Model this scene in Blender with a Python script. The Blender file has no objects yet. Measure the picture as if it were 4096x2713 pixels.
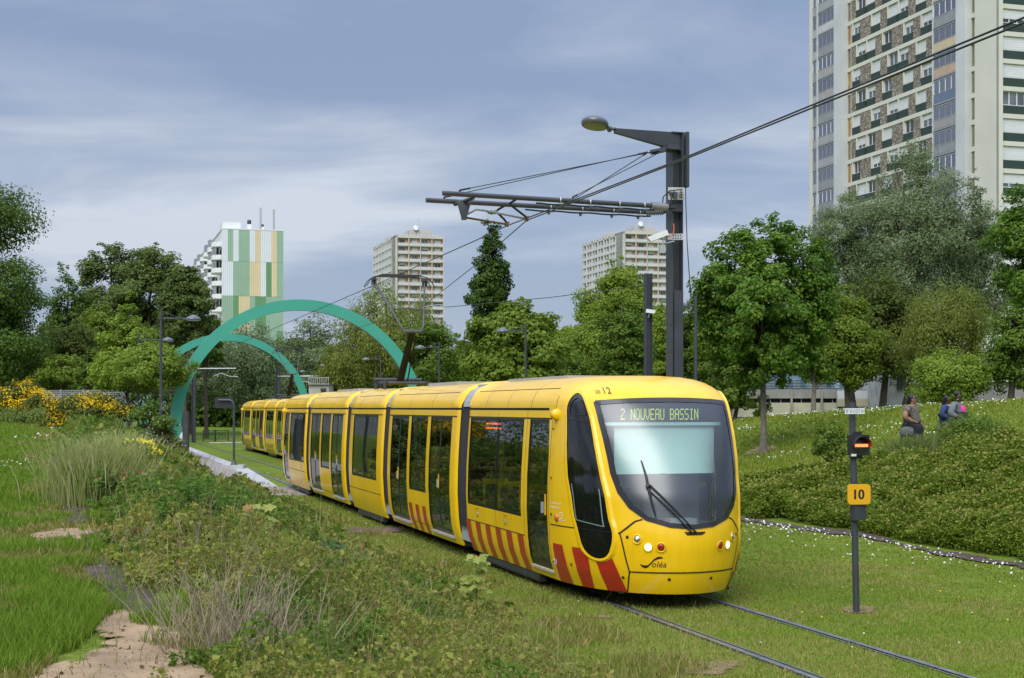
import bpy, bmesh, math, random
import numpy as np
from mathutils import Vector, Matrix
R=math.radians
SC=bpy.context.scene
COL=SC.collection
rnd=random.Random(7)
RS=np.random.RandomState

# ------------------------------------------------------------------ frame
# world: camera foot at the origin, Y away from the viewer; rail head at z=0
# T runs along the tramway (away), n across it (to the right)
C_,S_=.9583,.2856
EYE=2.7
def tn(T,n,z=0.): return Vector((-S_*T+C_*n, C_*T+S_*n, z))
def to_tn(X,Y): return (C_*Y-S_*X, C_*X+S_*Y)
ROT_T=math.atan2(-C_,S_)            # heading of the tram
def at(x,y,d): return Vector(((x-1183.5)*.0003*d, d, EYE-(y-943)*.0003*d))
def T_of(x,n):                      # along-track place of a sight line on a plane n=const
    r=(x-2048)/5770.
    return n*(C_-S_*r)/(S_+C_*r)

def sstep(x,a,b):
    t=np.clip((np.asarray(x,float)-a)/(b-a),0,1); return t*t*(3-2*t)
def vnoise(x,y,s,seed=0):           # cheap smooth value noise, numpy
    x=np.asarray(x,float)/s; y=np.asarray(y,float)/s
    xi=np.floor(x); yi=np.floor(y); fx=x-xi; fy=y-yi
    fx=fx*fx*(3-2*fx); fy=fy*fy*(3-2*fy)
    def h(a,b): 
        v=np.sin(a*127.1+b*311.7+seed*74.7)*43758.5453
        return v-np.floor(v)
    return (h(xi,yi)*(1-fx)+h(xi+1,yi)*fx)*(1-fy)+(h(xi,yi+1)*(1-fx)+h(xi+1,yi+1)*fx)*fy
def ground_z(X,Y):
    X=np.asarray(X,float); Y=np.asarray(Y,float)
    T=C_*Y-S_*X; n=C_*X+S_*Y
    Tc=np.clip(T,0,60)
    hc=1.1+.0178*Tc
    foot=4.7-1.6*sstep(T,30,48)
    zl=hc*(1-sstep(n,.3,1)*0)* (1-sstep(n,.5,foot)) + .10*sstep(-n,2,7)
    zl=zl*(1-.55*sstep(T,75,110))
    hb=np.clip(2.28-.034*T,.35,2.0)
    hr=np.clip(3.09-.036*(T-39),1.6,3.7)
    k=sstep(n,15.2,20.5)
    zr=hb*k+(np.maximum(hr-hb,0))*sstep(n,19.5,31)
    zr=zr-1.0*sstep(n,32,46)*np.clip(hr-1.8,0,2)/1.3
    far=1.9*sstep(T,122,190)*(1-sstep(n,14,30))
    z=zl*(n<8)+zr*(n>=8)+far
    bump=(vnoise(X,Y,2.3,1)-.5)*.10+(vnoise(X,Y,.7,2)-.5)*.04
    flat=np.minimum(sstep(np.abs(n-7.75),1.6,4.5),1)
    return z+bump*flat
def gz(X,Y): return float(ground_z(X,Y))
def hit(x,y):                        # where a sight line meets the ground
    d=4.
    while d<400:
        p=at(x,y,d)
        if p.z<=gz(p.x,p.y): break
        d+=.02*d/4
    return Vector((p.x,p.y,gz(p.x,p.y)))

# ------------------------------------------------------------------ materials
def new_mat(name):
    m=bpy.data.materials.new(name); m.use_nodes=True
    nt=m.node_tree; nt.nodes.clear()
    return m,nt,nt.nodes,nt.links
def N(nt,t,**kw):
    n=nt.nodes.new(t)
    for k,v in kw.items(): setattr(n,k,v)
    return n
def ramp(nt,stops,inter='LINEAR'):
    r=N(nt,'ShaderNodeValToRGB'); r.color_ramp.interpolation=inter
    e=r.color_ramp.elements
    while len(e)<len(stops): e.new(.5)
    for i,(p,c) in enumerate(stops):
        e[i].position=p; e[i].color=(c[0],c[1],c[2],1) if not isinstance(c,(int,float)) else (c,c,c,1)
    return r
MATS={}
def pbr(name,col,rough=.5,metal=0.,spec=.5,coat=0.,var=.12,scale=3.,bump=0.,bscale=60.,emit=None,estr=1.,detail=5.):
    """painted / plain surface with slight large- and small-scale unevenness"""
    if name in MATS: return MATS[name]
    m,nt,ns,ln=new_mat(name)
    o=N(nt,'ShaderNodeOutputMaterial'); b=N(nt,'ShaderNodeBsdfPrincipled')
    b.inputs['Roughness'].default_value=rough; b.inputs['Metallic'].default_value=metal
    b.inputs['Specular IOR Level'].default_value=spec; b.inputs['Coat Weight'].default_value=coat
    b.inputs['Coat Roughness'].default_value=.06
    b.inputs['Base Color'].default_value=(*col,1)
    ln.new(b.outputs[0],o.inputs[0])
    tc=N(nt,'ShaderNodeTexCoord')
    if var>0:
        nz=N(nt,'ShaderNodeTexNoise'); nz.inputs['Scale'].default_value=scale; nz.inputs['Detail'].default_value=detail
        ln.new(tc.outputs['Object'],nz.inputs['Vector'])
        lo=[c*(1-var) for c in col]; hi=[min(1,c*(1+var)) for c in col]
        r=ramp(nt,[(.3,lo),(.7,hi)]); ln.new(nz.outputs['Fac'],r.inputs[0]); ln.new(r.outputs[0],b.inputs['Base Color'])
        mr=N(nt,'ShaderNodeMapRange'); mr.inputs[3].default_value=max(.02,rough*.85); mr.inputs[4].default_value=min(1,rough*1.2)
        ln.new(nz.outputs['Fac'],mr.inputs[0]); ln.new(mr.outputs[0],b.inputs['Roughness'])
    if bump>0:
        n2=N(nt,'ShaderNodeTexNoise'); n2.inputs['Scale'].default_value=bscale; n2.inputs['Detail'].default_value=4
        ln.new(tc.outputs['Object'],n2.inputs['Vector'])
        bp=N(nt,'ShaderNodeBump'); bp.inputs['Strength'].default_value=bump; bp.inputs['Distance'].default_value=.02
        ln.new(n2.outputs['Fac'],bp.inputs['Height']); ln.new(bp.outputs[0],b.inputs['Normal'])
    if emit:
        b.inputs['Emission Color'].default_value=(*emit,1); b.inputs['Emission Strength'].default_value=estr
    MATS[name]=m; return m
def body_paint(name,col,inner,**kw):
    m=pbr(name,col,**kw); nt=m.node_tree; b=[n for n in nt.nodes if n.type=='BSDF_PRINCIPLED'][0]; o=[n for n in nt.nodes if n.type=='OUTPUT_MATERIAL'][0]
    # rain streaks and road film, drawn out along the vertical
    tc=N(nt,'ShaderNodeTexCoord'); mp=N(nt,'ShaderNodeMapping'); mp.inputs['Scale'].default_value=(5.,5.,.55); nt.links.new(tc.outputs['Object'],mp.inputs[0])
    nz=N(nt,'ShaderNodeTexNoise'); nz.inputs['Scale'].default_value=2.2; nz.inputs['Detail'].default_value=7; nz.inputs['Roughness'].default_value=.65; nt.links.new(mp.outputs[0],nz.inputs['Vector'])
    rp=ramp(nt,[(.34,(.74,.70,.66)),(.56,(1,1,1))]); nt.links.new(nz.outputs['Fac'],rp.inputs[0]); mu=N(nt,'ShaderNodeMix',data_type='RGBA',blend_type='MULTIPLY'); mu.inputs[0].default_value=.22
    src=b.inputs['Base Color'].links[0].from_socket; nt.links.new(src,mu.inputs[6]); nt.links.new(rp.outputs[0],mu.inputs[7]); nt.links.new(mu.outputs[2],b.inputs['Base Color'])
    d=N(nt,'ShaderNodeBsdfDiffuse'); d.inputs[0].default_value=(*inner,1); g=N(nt,'ShaderNodeNewGeometry'); mx=N(nt,'ShaderNodeMixShader')
    nt.links.new(g.outputs['Backfacing'],mx.inputs[0]); nt.links.new(b.outputs[0],mx.inputs[1]); nt.links.new(d.outputs[0],mx.inputs[2]); nt.links.new(mx.outputs[0],o.inputs[0])
    return m
def leafmat(name,cols,trans=.32,rough=.55):
    """leaves: hue differs leaf by leaf; light passes through"""
    if name in MATS: return MATS[name]
    m,nt,ns,ln=new_mat(name)
    o=N(nt,'ShaderNodeOutputMaterial'); b=N(nt,'ShaderNodeBsdfPrincipled'); t=N(nt,'ShaderNodeBsdfTranslucent'); mx=N(nt,'ShaderNodeMixShader')
    g=N(nt,'ShaderNodeNewGeometry'); oi=N(nt,'ShaderNodeObjectInfo')
    k=len(cols); cols=[(min(.8,c[0]*1.30),min(.8,c[1]*1.17),c[2]*1.25) for c in cols] if cols[0][1]>cols[0][0] else cols
    r=ramp(nt,[(i/(k-1) if k>1 else 0,c) for i,c in enumerate(cols)])
    ln.new(g.outputs['Random Per Island'],r.inputs[0])
    hs=N(nt,'ShaderNodeHueSaturation')
    mr=N(nt,'ShaderNodeMapRange'); mr.inputs[3].default_value=.88; mr.inputs[4].default_value=1.14
    ln.new(oi.outputs['Random'],mr.inputs[0]); ln.new(mr.outputs[0],hs.inputs['Value'])
    ln.new(r.outputs[0],hs.inputs['Color'])
    ln.new(hs.outputs[0],b.inputs['Base Color']); ln.new(hs.outputs[0],t.inputs['Color'])
    b.inputs['Roughness'].default_value=rough; b.inputs['Specular IOR Level'].default_value=.16
    mx.inputs[0].default_value=trans
    ln.new(b.outputs[0],mx.inputs[1]); ln.new(t.outputs[0],mx.inputs[2]); ln.new(mx.outputs[0],o.inputs[0])
    MATS[name]=m; return m
def glassmat(name,tint=(.3,.33,.32),rough=.02,ior=1.5,refl=1.0,base=.04):
    """tinted pane: mirror reflection growing towards grazing angles over a coloured see-through"""
    if name in MATS: return MATS[name]
    m,nt,ns,ln=new_mat(name)
    o=N(nt,'ShaderNodeOutputMaterial'); tr=N(nt,'ShaderNodeBsdfTransparent'); gl=N(nt,'ShaderNodeBsdfGlossy'); mx=N(nt,'ShaderNodeMixShader')
    fr=N(nt,'ShaderNodeFresnel'); fr.inputs['IOR'].default_value=ior
    mu=N(nt,'ShaderNodeMath',operation='MULTIPLY_ADD'); mu.inputs[1].default_value=refl; mu.inputs[2].default_value=base
    ln.new(fr.outputs[0],mu.inputs[0]); mu.use_clamp=True
    tr.inputs[0].default_value=(*tint,1); gl.inputs['Roughness'].default_value=rough; gl.inputs['Color'].default_value=(.95,.97,1,1)
    ln.new(mu.outputs[0],mx.inputs[0]); ln.new(tr.outputs[0],mx.inputs[1]); ln.new(gl.outputs[0],mx.inputs[2]); ln.new(mx.outputs[0],o.inputs[0])
    MATS[name]=m; return m

# ------------------------------------------------------------------ mesh building
class MB:
    def __init__(s): s.v=[]; s.f=[]; s.m=[]; s.sm=[]
    def add(s,vs,fs,mat=0,smooth=False):
        o=len(s.v); s.v+= [tuple(v) for v in vs]
        for f in fs: s.f.append(tuple(o+i for i in f)); s.m.append(mat); s.sm.append(smooth)
        return s
    def poly(s,vs,mat=0): return s.add(vs,[tuple(range(len(vs)))],mat)
    def box(s,c,sz,mat=0,M=None,taper=(1,1)):
        x,y,z=[q/2 for q in sz]; tx,ty=taper
        vs=[(-x,-y,-z),(x,-y,-z),(x,y,-z),(-x,y,-z),(-x*tx,-y*ty,z),(x*tx,-y*ty,z),(x*tx,y*ty,z),(-x*tx,y*ty,z)]
        if M is not None: vs=[M@Vector(v) for v in vs]
        vs=[Vector(v)+Vector(c) for v in vs]
        return s.add(vs,[(3,2,1,0),(4,5,6,7),(0,1,5,4),(1,2,6,5),(2,3,7,6),(3,0,4,7)],mat)
    def bbox(s,p,q,mat=0):
        return s.box([(a+b)/2 for a,b in zip(p,q)],[abs(b-a) for a,b in zip(p,q)],mat)
    def prism(s,pts,z0,z1,mat=0,M=None):
        """outline (x,y) extruded z0..z1"""
        k=len(pts); vs=[(x,y,z0) for x,y in pts]+[(x,y,z1) for x,y in pts]
        if M is not None: vs=[M@Vector(v) for v in vs]
        fs=[tuple(range(k-1,-1,-1)),tuple(range(k,2*k))]+[(i,(i+1)%k,k+(i+1)%k,k+i) for i in range(k)]
        return s.add(vs,fs,mat)
    def tube(s,pts,r,n=8,mat=0,cap=True,smooth=True):
        pts=[Vector(p) for p in pts]; k=len(pts)
        rr=r if isinstance(r,(list,tuple)) else [r]*k
        rings=[]; up=None
        for i,p in enumerate(pts):
            d=(pts[min(i+1,k-1)]-pts[max(i-1,0)])
            if d.length<1e-9: d=Vector((0,0,1))
            d.normalize()
            if up is None:
                up=d.cross(Vector((0,0,1)))
                if up.length<.1: up=d.cross(Vector((1,0,0)))
            up=(up-d*up.dot(d)); up.normalize(); w=d.cross(up)
            rings.append([p+(up*math.cos(2*math.pi*j/n)+w*math.sin(2*math.pi*j/n))*rr[i] for j in range(n)])
        vs=[v for rg in rings for v in rg]; fs=[]
        for i in range(k-1):
            for j in range(n): fs.append((i*n+j,i*n+(j+1)%n,(i+1)*n+(j+1)%n,(i+1)*n+j))
        s.add(vs,fs,mat,smooth)
        if cap:
            s.add(rings[0],[tuple(range(n-1,-1,-1))],mat); s.add(rings[-1],[tuple(range(n))],mat)
        return s
    def lathe(s,prof,n=20,mat=0,M=None,smooth=True,sy=1.):
        """profile (r,z) turned about z"""
        vs=[]; 
        for r,z in prof:
            for j in range(n):
                a=2*math.pi*j/n; v=Vector((r*math.cos(a),sy*r*math.sin(a),z)); vs.append(M@v if M is not None else v)
        fs=[]
        for i in range(len(prof)-1):
            for j in range(n): fs.append((i*n+j,i*n+(j+1)%n,(i+1)*n+(j+1)%n,(i+1)*n+j))
        return s.add(vs,fs,mat,smooth)
    def build(s,name,mats,parent=None,weld=False):
        me=bpy.data.meshes.new(name)
        me.from_pydata(s.v,[],s.f)
        ms=mats if isinstance(mats,(list,tuple)) else [mats]
        for m in ms: me.materials.append(m)
        me.polygons.foreach_set('material_index',s.m); me.polygons.foreach_set('use_smooth',s.sm)
        if weld:
            bm=bmesh.new(); bm.from_mesh(me); bmesh.ops.remove_doubles(bm,verts=bm.verts,dist=1e-4)
            bmesh.ops.recalc_face_normals(bm,faces=bm.faces); bm.to_mesh(me); bm.free()
            me.set_sharp_from_angle(angle=R(32))
        me.update()
        o=bpy.data.objects.new(name,me); COL.objects.link(o)
        if parent: o.parent=parent
        return o
def fast_mesh(name,V,F,mats,parent=None,mi=None,smooth=False):
    """numpy: V (n,3), F (m,k) with constant k"""
    me=bpy.data.meshes.new(name); V=np.ascontiguousarray(V,np.float32); F=np.ascontiguousarray(F,np.int32)
    m,k=F.shape
    me.vertices.add(len(V)); me.vertices.foreach_set('co',V.ravel())
    me.loops.add(m*k); me.loops.foreach_set('vertex_index',F.ravel())
    me.polygons.add(m); me.polygons.foreach_set('loop_start',np.arange(m,dtype=np.int32)*k); 
    try: me.polygons.foreach_set('loop_total',np.full(m,k,np.int32))
    except Exception: pass
    for q in (mats if isinstance(mats,(list,tuple)) else [mats]): me.materials.append(q)
    if mi is not None: me.polygons.foreach_set('material_index',np.ascontiguousarray(mi,np.int32))
    if smooth: me.polygons.foreach_set('use_smooth',np.ones(m,bool))
    me.update(calc_edges=True); me.validate()
    o=bpy.data.objects.new(name,me); COL.objects.link(o)
    if parent: o.parent=parent
    return o
def tag(o,label=None,cat=None,group=None,kind=None):
    if label: o['label']=label
    if cat: o['category']=cat
    if group: o['group']=group
    if kind: o['kind']=kind
    return o
def thing(name,label,cat,loc=(0,0,0),rz=0,group=None):
    o=bpy.data.objects.new(name,None); COL.objects.link(o); o.empty_display_size=.2
    o.location=loc; o.rotation_euler=(0,0,rz)
    return tag(o,label,cat,group)
def struct(o): o['kind']='structure'; return o
def copy_tree(o,parent=None):
    c=o.copy(); COL.objects.link(c)
    if parent is not None: c.parent=parent
    for ch in list(o.children): copy_tree(ch,c)
    return c
_fonts={}
def text_geo(s,size=1.,shear=0.,align='LEFT',res=3):
    """letter outlines as (verts2d, faces)"""
    cu=bpy.data.curves.new('lettering','FONT'); cu.body=s; cu.size=size; cu.shear=shear; cu.align_x=align; cu.resolution_u=res
    o=bpy.data.objects.new('lettering',cu); COL.objects.link(o)
    dg=bpy.context.evaluated_depsgraph_get(); dg.update()
    me=bpy.data.meshes.new_from_object(o.evaluated_get(dg))
    vs=[(v.co.x,v.co.y) for v in me.vertices]; fs=[tuple(p.vertices) for p in me.polygons]
    bpy.data.objects.remove(o); bpy.data.curves.remove(cu); bpy.data.meshes.remove(me)
    return vs,fs
# ------------------------------------------------------------------ shared materials
YEL=body_paint('tram_yellow_paint',(.87,.525,.006),(.16,.17,.17),rough=.32,spec=.45,coat=.38,var=.05,scale=1.2)
BLK=pbr('black_gasket',(.010,.010,.011),.35,var=0)
GAP=pbr('panel_gap',(.02,.014,.004),.7,var=0)
RED=pbr('red_stripe_film',(.42,.022,.012),.38,coat=.3,var=.08,scale=4)
DKG=pbr('dark_grey_paint',(.040,.043,.050),.42,var=.12,scale=4)
STEEL=pbr('galvanised_steel',(.42,.43,.44),.42,metal=.75,var=.2,scale=9)
ALU=pbr('pale_aluminium',(.55,.56,.57),.35,metal=.5,var=.1,scale=6)
RUST=pbr('rusted_brass',(.16,.10,.055),.7,metal=.3,var=.3,scale=30)
WHITE=pbr('white_paint',(.70,.71,.71),.45,var=.05,scale=5)
GREYP=pbr('grey_roof_plate',(.33,.34,.36),.5,var=.12,scale=2)
SKIRT=pbr('dark_skirt_board',(.035,.037,.038),.55,var=.25,scale=5)
BELLOW=pbr('grey_bellows_rubber',(.16,.155,.15),.6,var=.2,scale=6)
BELLOWD=pbr('black_bellows_fold',(.02,.02,.021),.7,var=0)
LINING=pbr('tram_lining',(.28,.31,.31),.7,var=.05)
FLOOR=pbr('tram_floor',(.06,.065,.07),.7,var=.1)
SEAT=pbr('yellow_seat_shell',(.62,.45,.01),.4,var=.05)
SEATC=pbr('dark_seat_cloth',(.05,.07,.07),.85,var=.3,scale=30)
TGLASS=glassmat('tinted_tram_glass',(.80,.85,.83),.012,1.5,.9,.03)
DGLASS=glassmat('tinted_door_glass',(.66,.71,.69),.012,1.5,1.0,.035)
WSGLASS=glassmat('windscreen_glass',(.84,.92,.89),.30,1.5,1.0,.06)
CABGLASS=pbr('black_cab_glass',(.006,.007,.007),.04,spec=.6,var=0)
BLIND=pbr('mint_sun_blind',(.58,.80,.74),.7,var=.04,scale=2)
CHROME=pbr('lamp_chrome',(.6,.6,.58),.12,metal=1,var=0)
REDL=pbr('red_lens',(.30,.008,.006),.12,coat=.6,var=0)
WLAMP=pbr('lit_headlamp',(.9,.9,.85),.2,var=0,emit=(1,.95,.85),estr=2.6)
ORL=pbr('orange_lens',(.55,.14,.01),.2,coat=.5,var=0)
LED=pbr('led_dots',(.3,.4,.05),.5,var=0,emit=(.50,.66,.10),estr=.62)
LEDO=pbr('orange_led_dots',(.4,.1,.02),.5,var=0,emit=(1,.18,.03),estr=.8)
DISP=pbr('display_black',(.012,.016,.02),.5,var=0)
INK=pbr('black_lettering',(.018,.015,.02),.4,var=0)
WINK=pbr('white_lettering',(.8,.78,.7),.5,var=0)
WIPER=pbr('wiper_black',(.012,.012,.013),.45,var=0)

# ------------------------------------------------------------------ the tram
W_=[(.22,1.172),(.25,1.185),(.32,1.21),(.45,1.26),(.7,1.30),(1.2,1.325),(1.7,1.315),(2.2,1.285),(2.69,1.25),(2.74,1.245),(2.82,1.225),(2.92,1.17),(3.0,1.10),(3.06,1.0),(3.11,.87),(3.145,.72),(3.165,.5),(3.172,.02)]
A_=[(.22,.14),(.25,.12),(.5,.03),(.9,-.02),(1.1,.0),(1.5,.09),(1.75,.19),(2.0,.31),(2.3,.48),(2.6,.68),(2.82,.85),(2.92,.96),(3.0,1.09),(3.06,1.23),(3.11,1.4),(3.145,1.6),(3.165,1.85),(3.172,2.2)]
L_=[(.22,2.1),(1.2,2.1),(1.75,2.0),(2.82,1.5),(3.0,1.4),(3.172,.9)]
P_=[(.22,2.2),(1.2,2.2),(1.75,2.5),(2.82,4.0),(3.172,4.0)]
def ip(t,z): return float(np.interp(z,[p[0] for p in t],[p[1] for p in t]))
HALF=16.35
def nose(z,ang):
    w,a0,L,p=ip(W_,z),ip(A_,z),ip(L_,z),ip(P_,z)
    c=max(math.cos(ang),0.)
    return Vector((HALF-(a0+L*(1-c**(2/p))), w*math.sin(ang), z))
def on_nose(ang,z,off=0.):
    p=nose(z,ang)
    if off:
        e=.01
        du=nose(z,min(ang+e,1.5707))-nose(z,max(ang-e,-1.5707)); dv=nose(min(z+e,3.17),ang)-nose(max(z-e,.22),ang)
        nn=du.cross(dv); nn.normalize()
        p=p+nn*off
    return p
def nose_n(ang,z): return (on_nose(ang,z,1.)-nose(z,ang))
def ny(y,z,off=0.): return on_nose(math.asin(max(-1,min(1,y/ip(W_,z)))),z,off)
def inside(p,poly):
    x,y=p; c=False; j=len(poly)-1
    for i in range(len(poly)):
        xi,yi=poly[i]; xj,yj=poly[j]
        if (yi>y)!=(yj>y) and x<(xj-xi)*(y-yi)/(yj-yi)+xi: c=not c
        j=i
    return c
def clip(poly,x0,x1,y0,y1):
    for ax,lim,sg in ((0,x0,1),(0,x1,-1),(1,y0,1),(1,y1,-1)):
        out=[]
        for i in range(len(poly)):
            a,b=poly[i-1],poly[i]; da=(a[ax]-lim)*sg; db=(b[ax]-lim)*sg
            if (da>=0)!=(db>=0):
                t=da/(da-db); out.append((a[0]+t*(b[0]-a[0]),a[1]+t*(b[1]-a[1])))
            if db>=0: out.append(b)
        poly=out
        if len(poly)<3: return []
    return poly
def patch(mb,poly,off,mat=0,st=.06,f=on_nose):
    us=[p[0] for p in poly]; zs=[p[1] for p in poly]
    u=min(us)
    while u<max(us):
        z=min(zs)
        while z<max(zs):
            q=clip(poly,u,u+st,z,z+st)
            if len(q)>2: mb.add([f(a,b,off) for a,b in q],[tuple(range(len(q)))],mat,True)
            z+=st
        u+=st
def dense(poly,st):
    out=[]
    for i in range(len(poly)):
        a,b=poly[i],poly[(i+1)%len(poly)]
        k=max(1,int(math.hypot(b[0]-a[0],b[1]-a[1])/st))
        out+=[(a[0]+(b[0]-a[0])*j/k,a[1]+(b[1]-a[1])*j/k) for j in range(k)]
    return out
def smooth_poly(poly,it=2):
    for _ in range(it):
        q=[]
        for i in range(len(poly)):
            a,b=poly[i],poly[(i+1)%len(poly)]
            q+=[(.75*a[0]+.25*b[0],.75*a[1]+.25*b[1]),(.25*a[0]+.75*b[0],.25*a[1]+.75*b[1])]
        poly=q
    return poly
def inset(poly,dist):
    k=len(poly); out=[]
    area=sum(poly[i-1][0]*poly[i][1]-poly[i][0]*poly[i-1][1] for i in range(k))
    sg=1 if area>0 else -1
    for i in range(k):
        a,b=poly[i-1],poly[(i+1)%k]; tx,ty=b[0]-a[0],b[1]-a[1]; l=math.hypot(tx,ty) or 1
        out.append((poly[i][0]-sg*ty/l*dist,poly[i][1]+sg*tx/l*dist))
    return out
def ribbon(mb,pts,w,off,f,mat=0):
    """thin strip following points (u,z) on the skin"""
    for (a,b) in zip(pts[:-1],pts[1:]):
        k=max(1,int(math.hypot(b[0]-a[0],b[1]-a[1])/.08))
        for j in range(k):
            p=(a[0]+(b[0]-a[0])*j/k,a[1]+(b[1]-a[1])*j/k); q=(a[0]+(b[0]-a[0])*(j+1)/k,a[1]+(b[1]-a[1])*(j+1)/k)
            tx,ty=q[0]-p[0],q[1]-p[1]; l=math.hypot(tx,ty) or 1; ox,oy=-ty/l*w/2,tx/l*w/2
            mb.add([f(p[0]-ox,p[1]-oy,off),f(q[0]-ox,q[1]-oy,off),f(q[0]+ox,q[1]+oy,off),f(p[0]+ox,p[1]+oy,off)],[(0,1,2,3)],mat)
def side_pt(sgn):
    return lambda a,z,off=0.: Vector((HALF-a, sgn*(ip(W_,z)+off), z))
ZB=[.22,.28,.36,.48,.62,.77,.90,1.04,1.2,1.4,1.6,1.8,2.0,2.2,2.38,2.53,2.60,2.662,2.668,2.694,2.70]
ZR=[2.74,2.82,2.87,2.92,2.96,3.0,3.03,3.06,3.09,3.11,3.13,3.145,3.157,3.165,3.172]
ZS=ZB+ZR
def gapw(z): return ip(W_,z)-(.022 if 2.664<z<2.698 else 0)
def module_shell(name,par,a0,a1,holes,gaps,roofgaps):
    """straight carriage body; holes = (a0,a1,z0,z1) openings on both sides"""
    cols={a0,a1,a0+.05,a1-.05,a0+.12,a1-.12}
    for h in holes: cols|={h[0],h[1]}
    for g in gaps+roofgaps: cols|={g-.007,g+.007}
    k=int((a1-a0)/.5)
    cols=sorted(cols); mb=MB()
    def pt(a,z,sg):
        e=min(a-a0,a1-a); inn=.045 if e<1e-6 else (.012 if e<.06 else 0)
        lip=.018 if (.1<e<.13 and z>2.72) else 0
        return (HALF-a, sg*(gapw(z)-inn+lip), z-(inn*.8 if z>2.8 else 0)+(lip if z>2.95 else 0))
    for sg in (-1,1):
        for i in range(len(cols)-1):
            ca,cb=cols[i],cols[i+1]; mid=(ca+cb)/2
            for j in range(len(ZS)-1):
                z0,z1=ZS[j],ZS[j+1]; zm=(z0+z1)/2
                if any(h[0]<mid<h[1] and h[2]<zm<h[3] for h in holes): continue
                mt=0
                if 2.664<zm<2.698: mt=1
                if cb-ca<.02 and ((zm<2.66 and any(abs(mid-g)<.01 for g in gaps)) or (zm>2.7 and any(abs(mid-g)<.01 for g in roofgaps))): mt=1
                vs=[pt(ca,z0,sg),pt(cb,z0,sg),pt(cb,z1,sg),pt(ca,z1,sg)]
                mb.add(vs,[(0,1,2,3) if sg>0 else (3,2,1,0)],mt,True)
    # closed ends (bulkhead frames with gangway opening) and underside
    for a in (a0,a1):
        for sg in (-1,1):
            vs=[]; zz=[z for z in ZS if z<2.66]
            for z0,z1 in zip(zz[:-1],zz[1:]):
                mb.add([(HALF-a,sg*(ip(W_,z0)-.045),z0),(HALF-a,sg*.7,z0),(HALF-a,sg*.7,z1),(HALF-a,sg*(ip(W_,z1)-.045),z1)],[(0,1,2,3)],1)
    mb.bbox((HALF-a1,-1.15,.2),(HALF-a0,1.15,.23),1)
    return mb.build(name,[YEL,GAP],par,weld=True)
def pane(par,name,a0,a1,z0,z1,sgn,border=.045,glass=None,inn=.014,leaves=1,bottom=None):
    """window or door glass following the body side, black fritted edge"""
    mb=MB(); bt=bottom or border
    w=(a1-a0)/leaves
    zz=[z0,z0+bt]+[z for z in np.linspace(z0+bt,z1-border,9)[1:-1]]+[z1-border,z1]
    for l in range(leaves):
        x0=a0+l*w; x1=x0+w
        cc=[x0,x0+border,x1-border,x1]
        for i in range(3):
            for j in range(len(zz)-1):
                edge=i!=1 or j==0 or j==len(zz)-2
                off=-inn+(.004 if edge else 0)
                pts=[Vector((HALF-a,sgn*(ip(W_,z)+off),z)) for a,z in ((cc[i],zz[j]),(cc[i+1],zz[j]),(cc[i+1],zz[j+1]),(cc[i],zz[j+1]))]
                mb.add(pts,[(0,1,2,3)],1 if edge else 0,False)
    return mb.build(name,[glass or TGLASS,BLK],par,weld=True)
def seat_mesh(face):
    """one seat: yellow shell, dark cloth; face=+1 looks forward"""
    mb=MB()
    back=[(-.22,.42),(-.2,.0),(.16,-.02),(.2,.04),(-.14,.06),(-.17,.42),(-.195,.46)]
    M=Matrix(((face,0,0,0),(0,0,1,0),(0,1,0,0),(0,0,0,1)))
    pr=[(-.27,.62),(-.25,.05),(.2,.0),(.22,.05),(-.18,.11),(-.2,.6),(-.235,.66)]
    for k in (-1,):
        mb.prism([(x*face,y) for x,y in pr],-.22,.22,0,Matrix(((1,0,0,0),(0,0,1,0),(0,1,0,.45),(0,0,0,1))))
    mb.box((.0,0,.5),(.34,.40,.05),1); mb.box((-.165*face,0,.80),(.03,.38,.44),1)
    mb.box((0,0,.24),(.12,.1,.46),1)
    return mb
GLY={'2':['.###.','#...#','....#','...#.','..#..','.#...','#....','#....','#####'],
'N':['#...#','##..#','##..#','#.#.#','#.#.#','#..##','#..##','#...#','#...#'],
'O':['.###.','#...#','#...#','#...#','#...#','#...#','#...#','#...#','.###.'],
'U':['#...#']*8+['.###.'],'V':['#...#']*6+['.#.#.','.#.#.','..#..'],
'E':['#####','#....','#....','#....','####.','#....','#....','#....','#####'],
'A':['.###.','#...#','#...#','#...#','#####','#...#','#...#','#...#','#...#'],
'B':['####.','#...#','#...#','#...#','####.','#...#','#...#','#...#','####.'],
'S':['.####','#....','#....','#....','.###.','....#','....#','....#','####.'],
'I':['.###.','..#..','..#..','..#..','..#..','..#..','..#..','..#..','.###.'],' ':['.....']*9}
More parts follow.
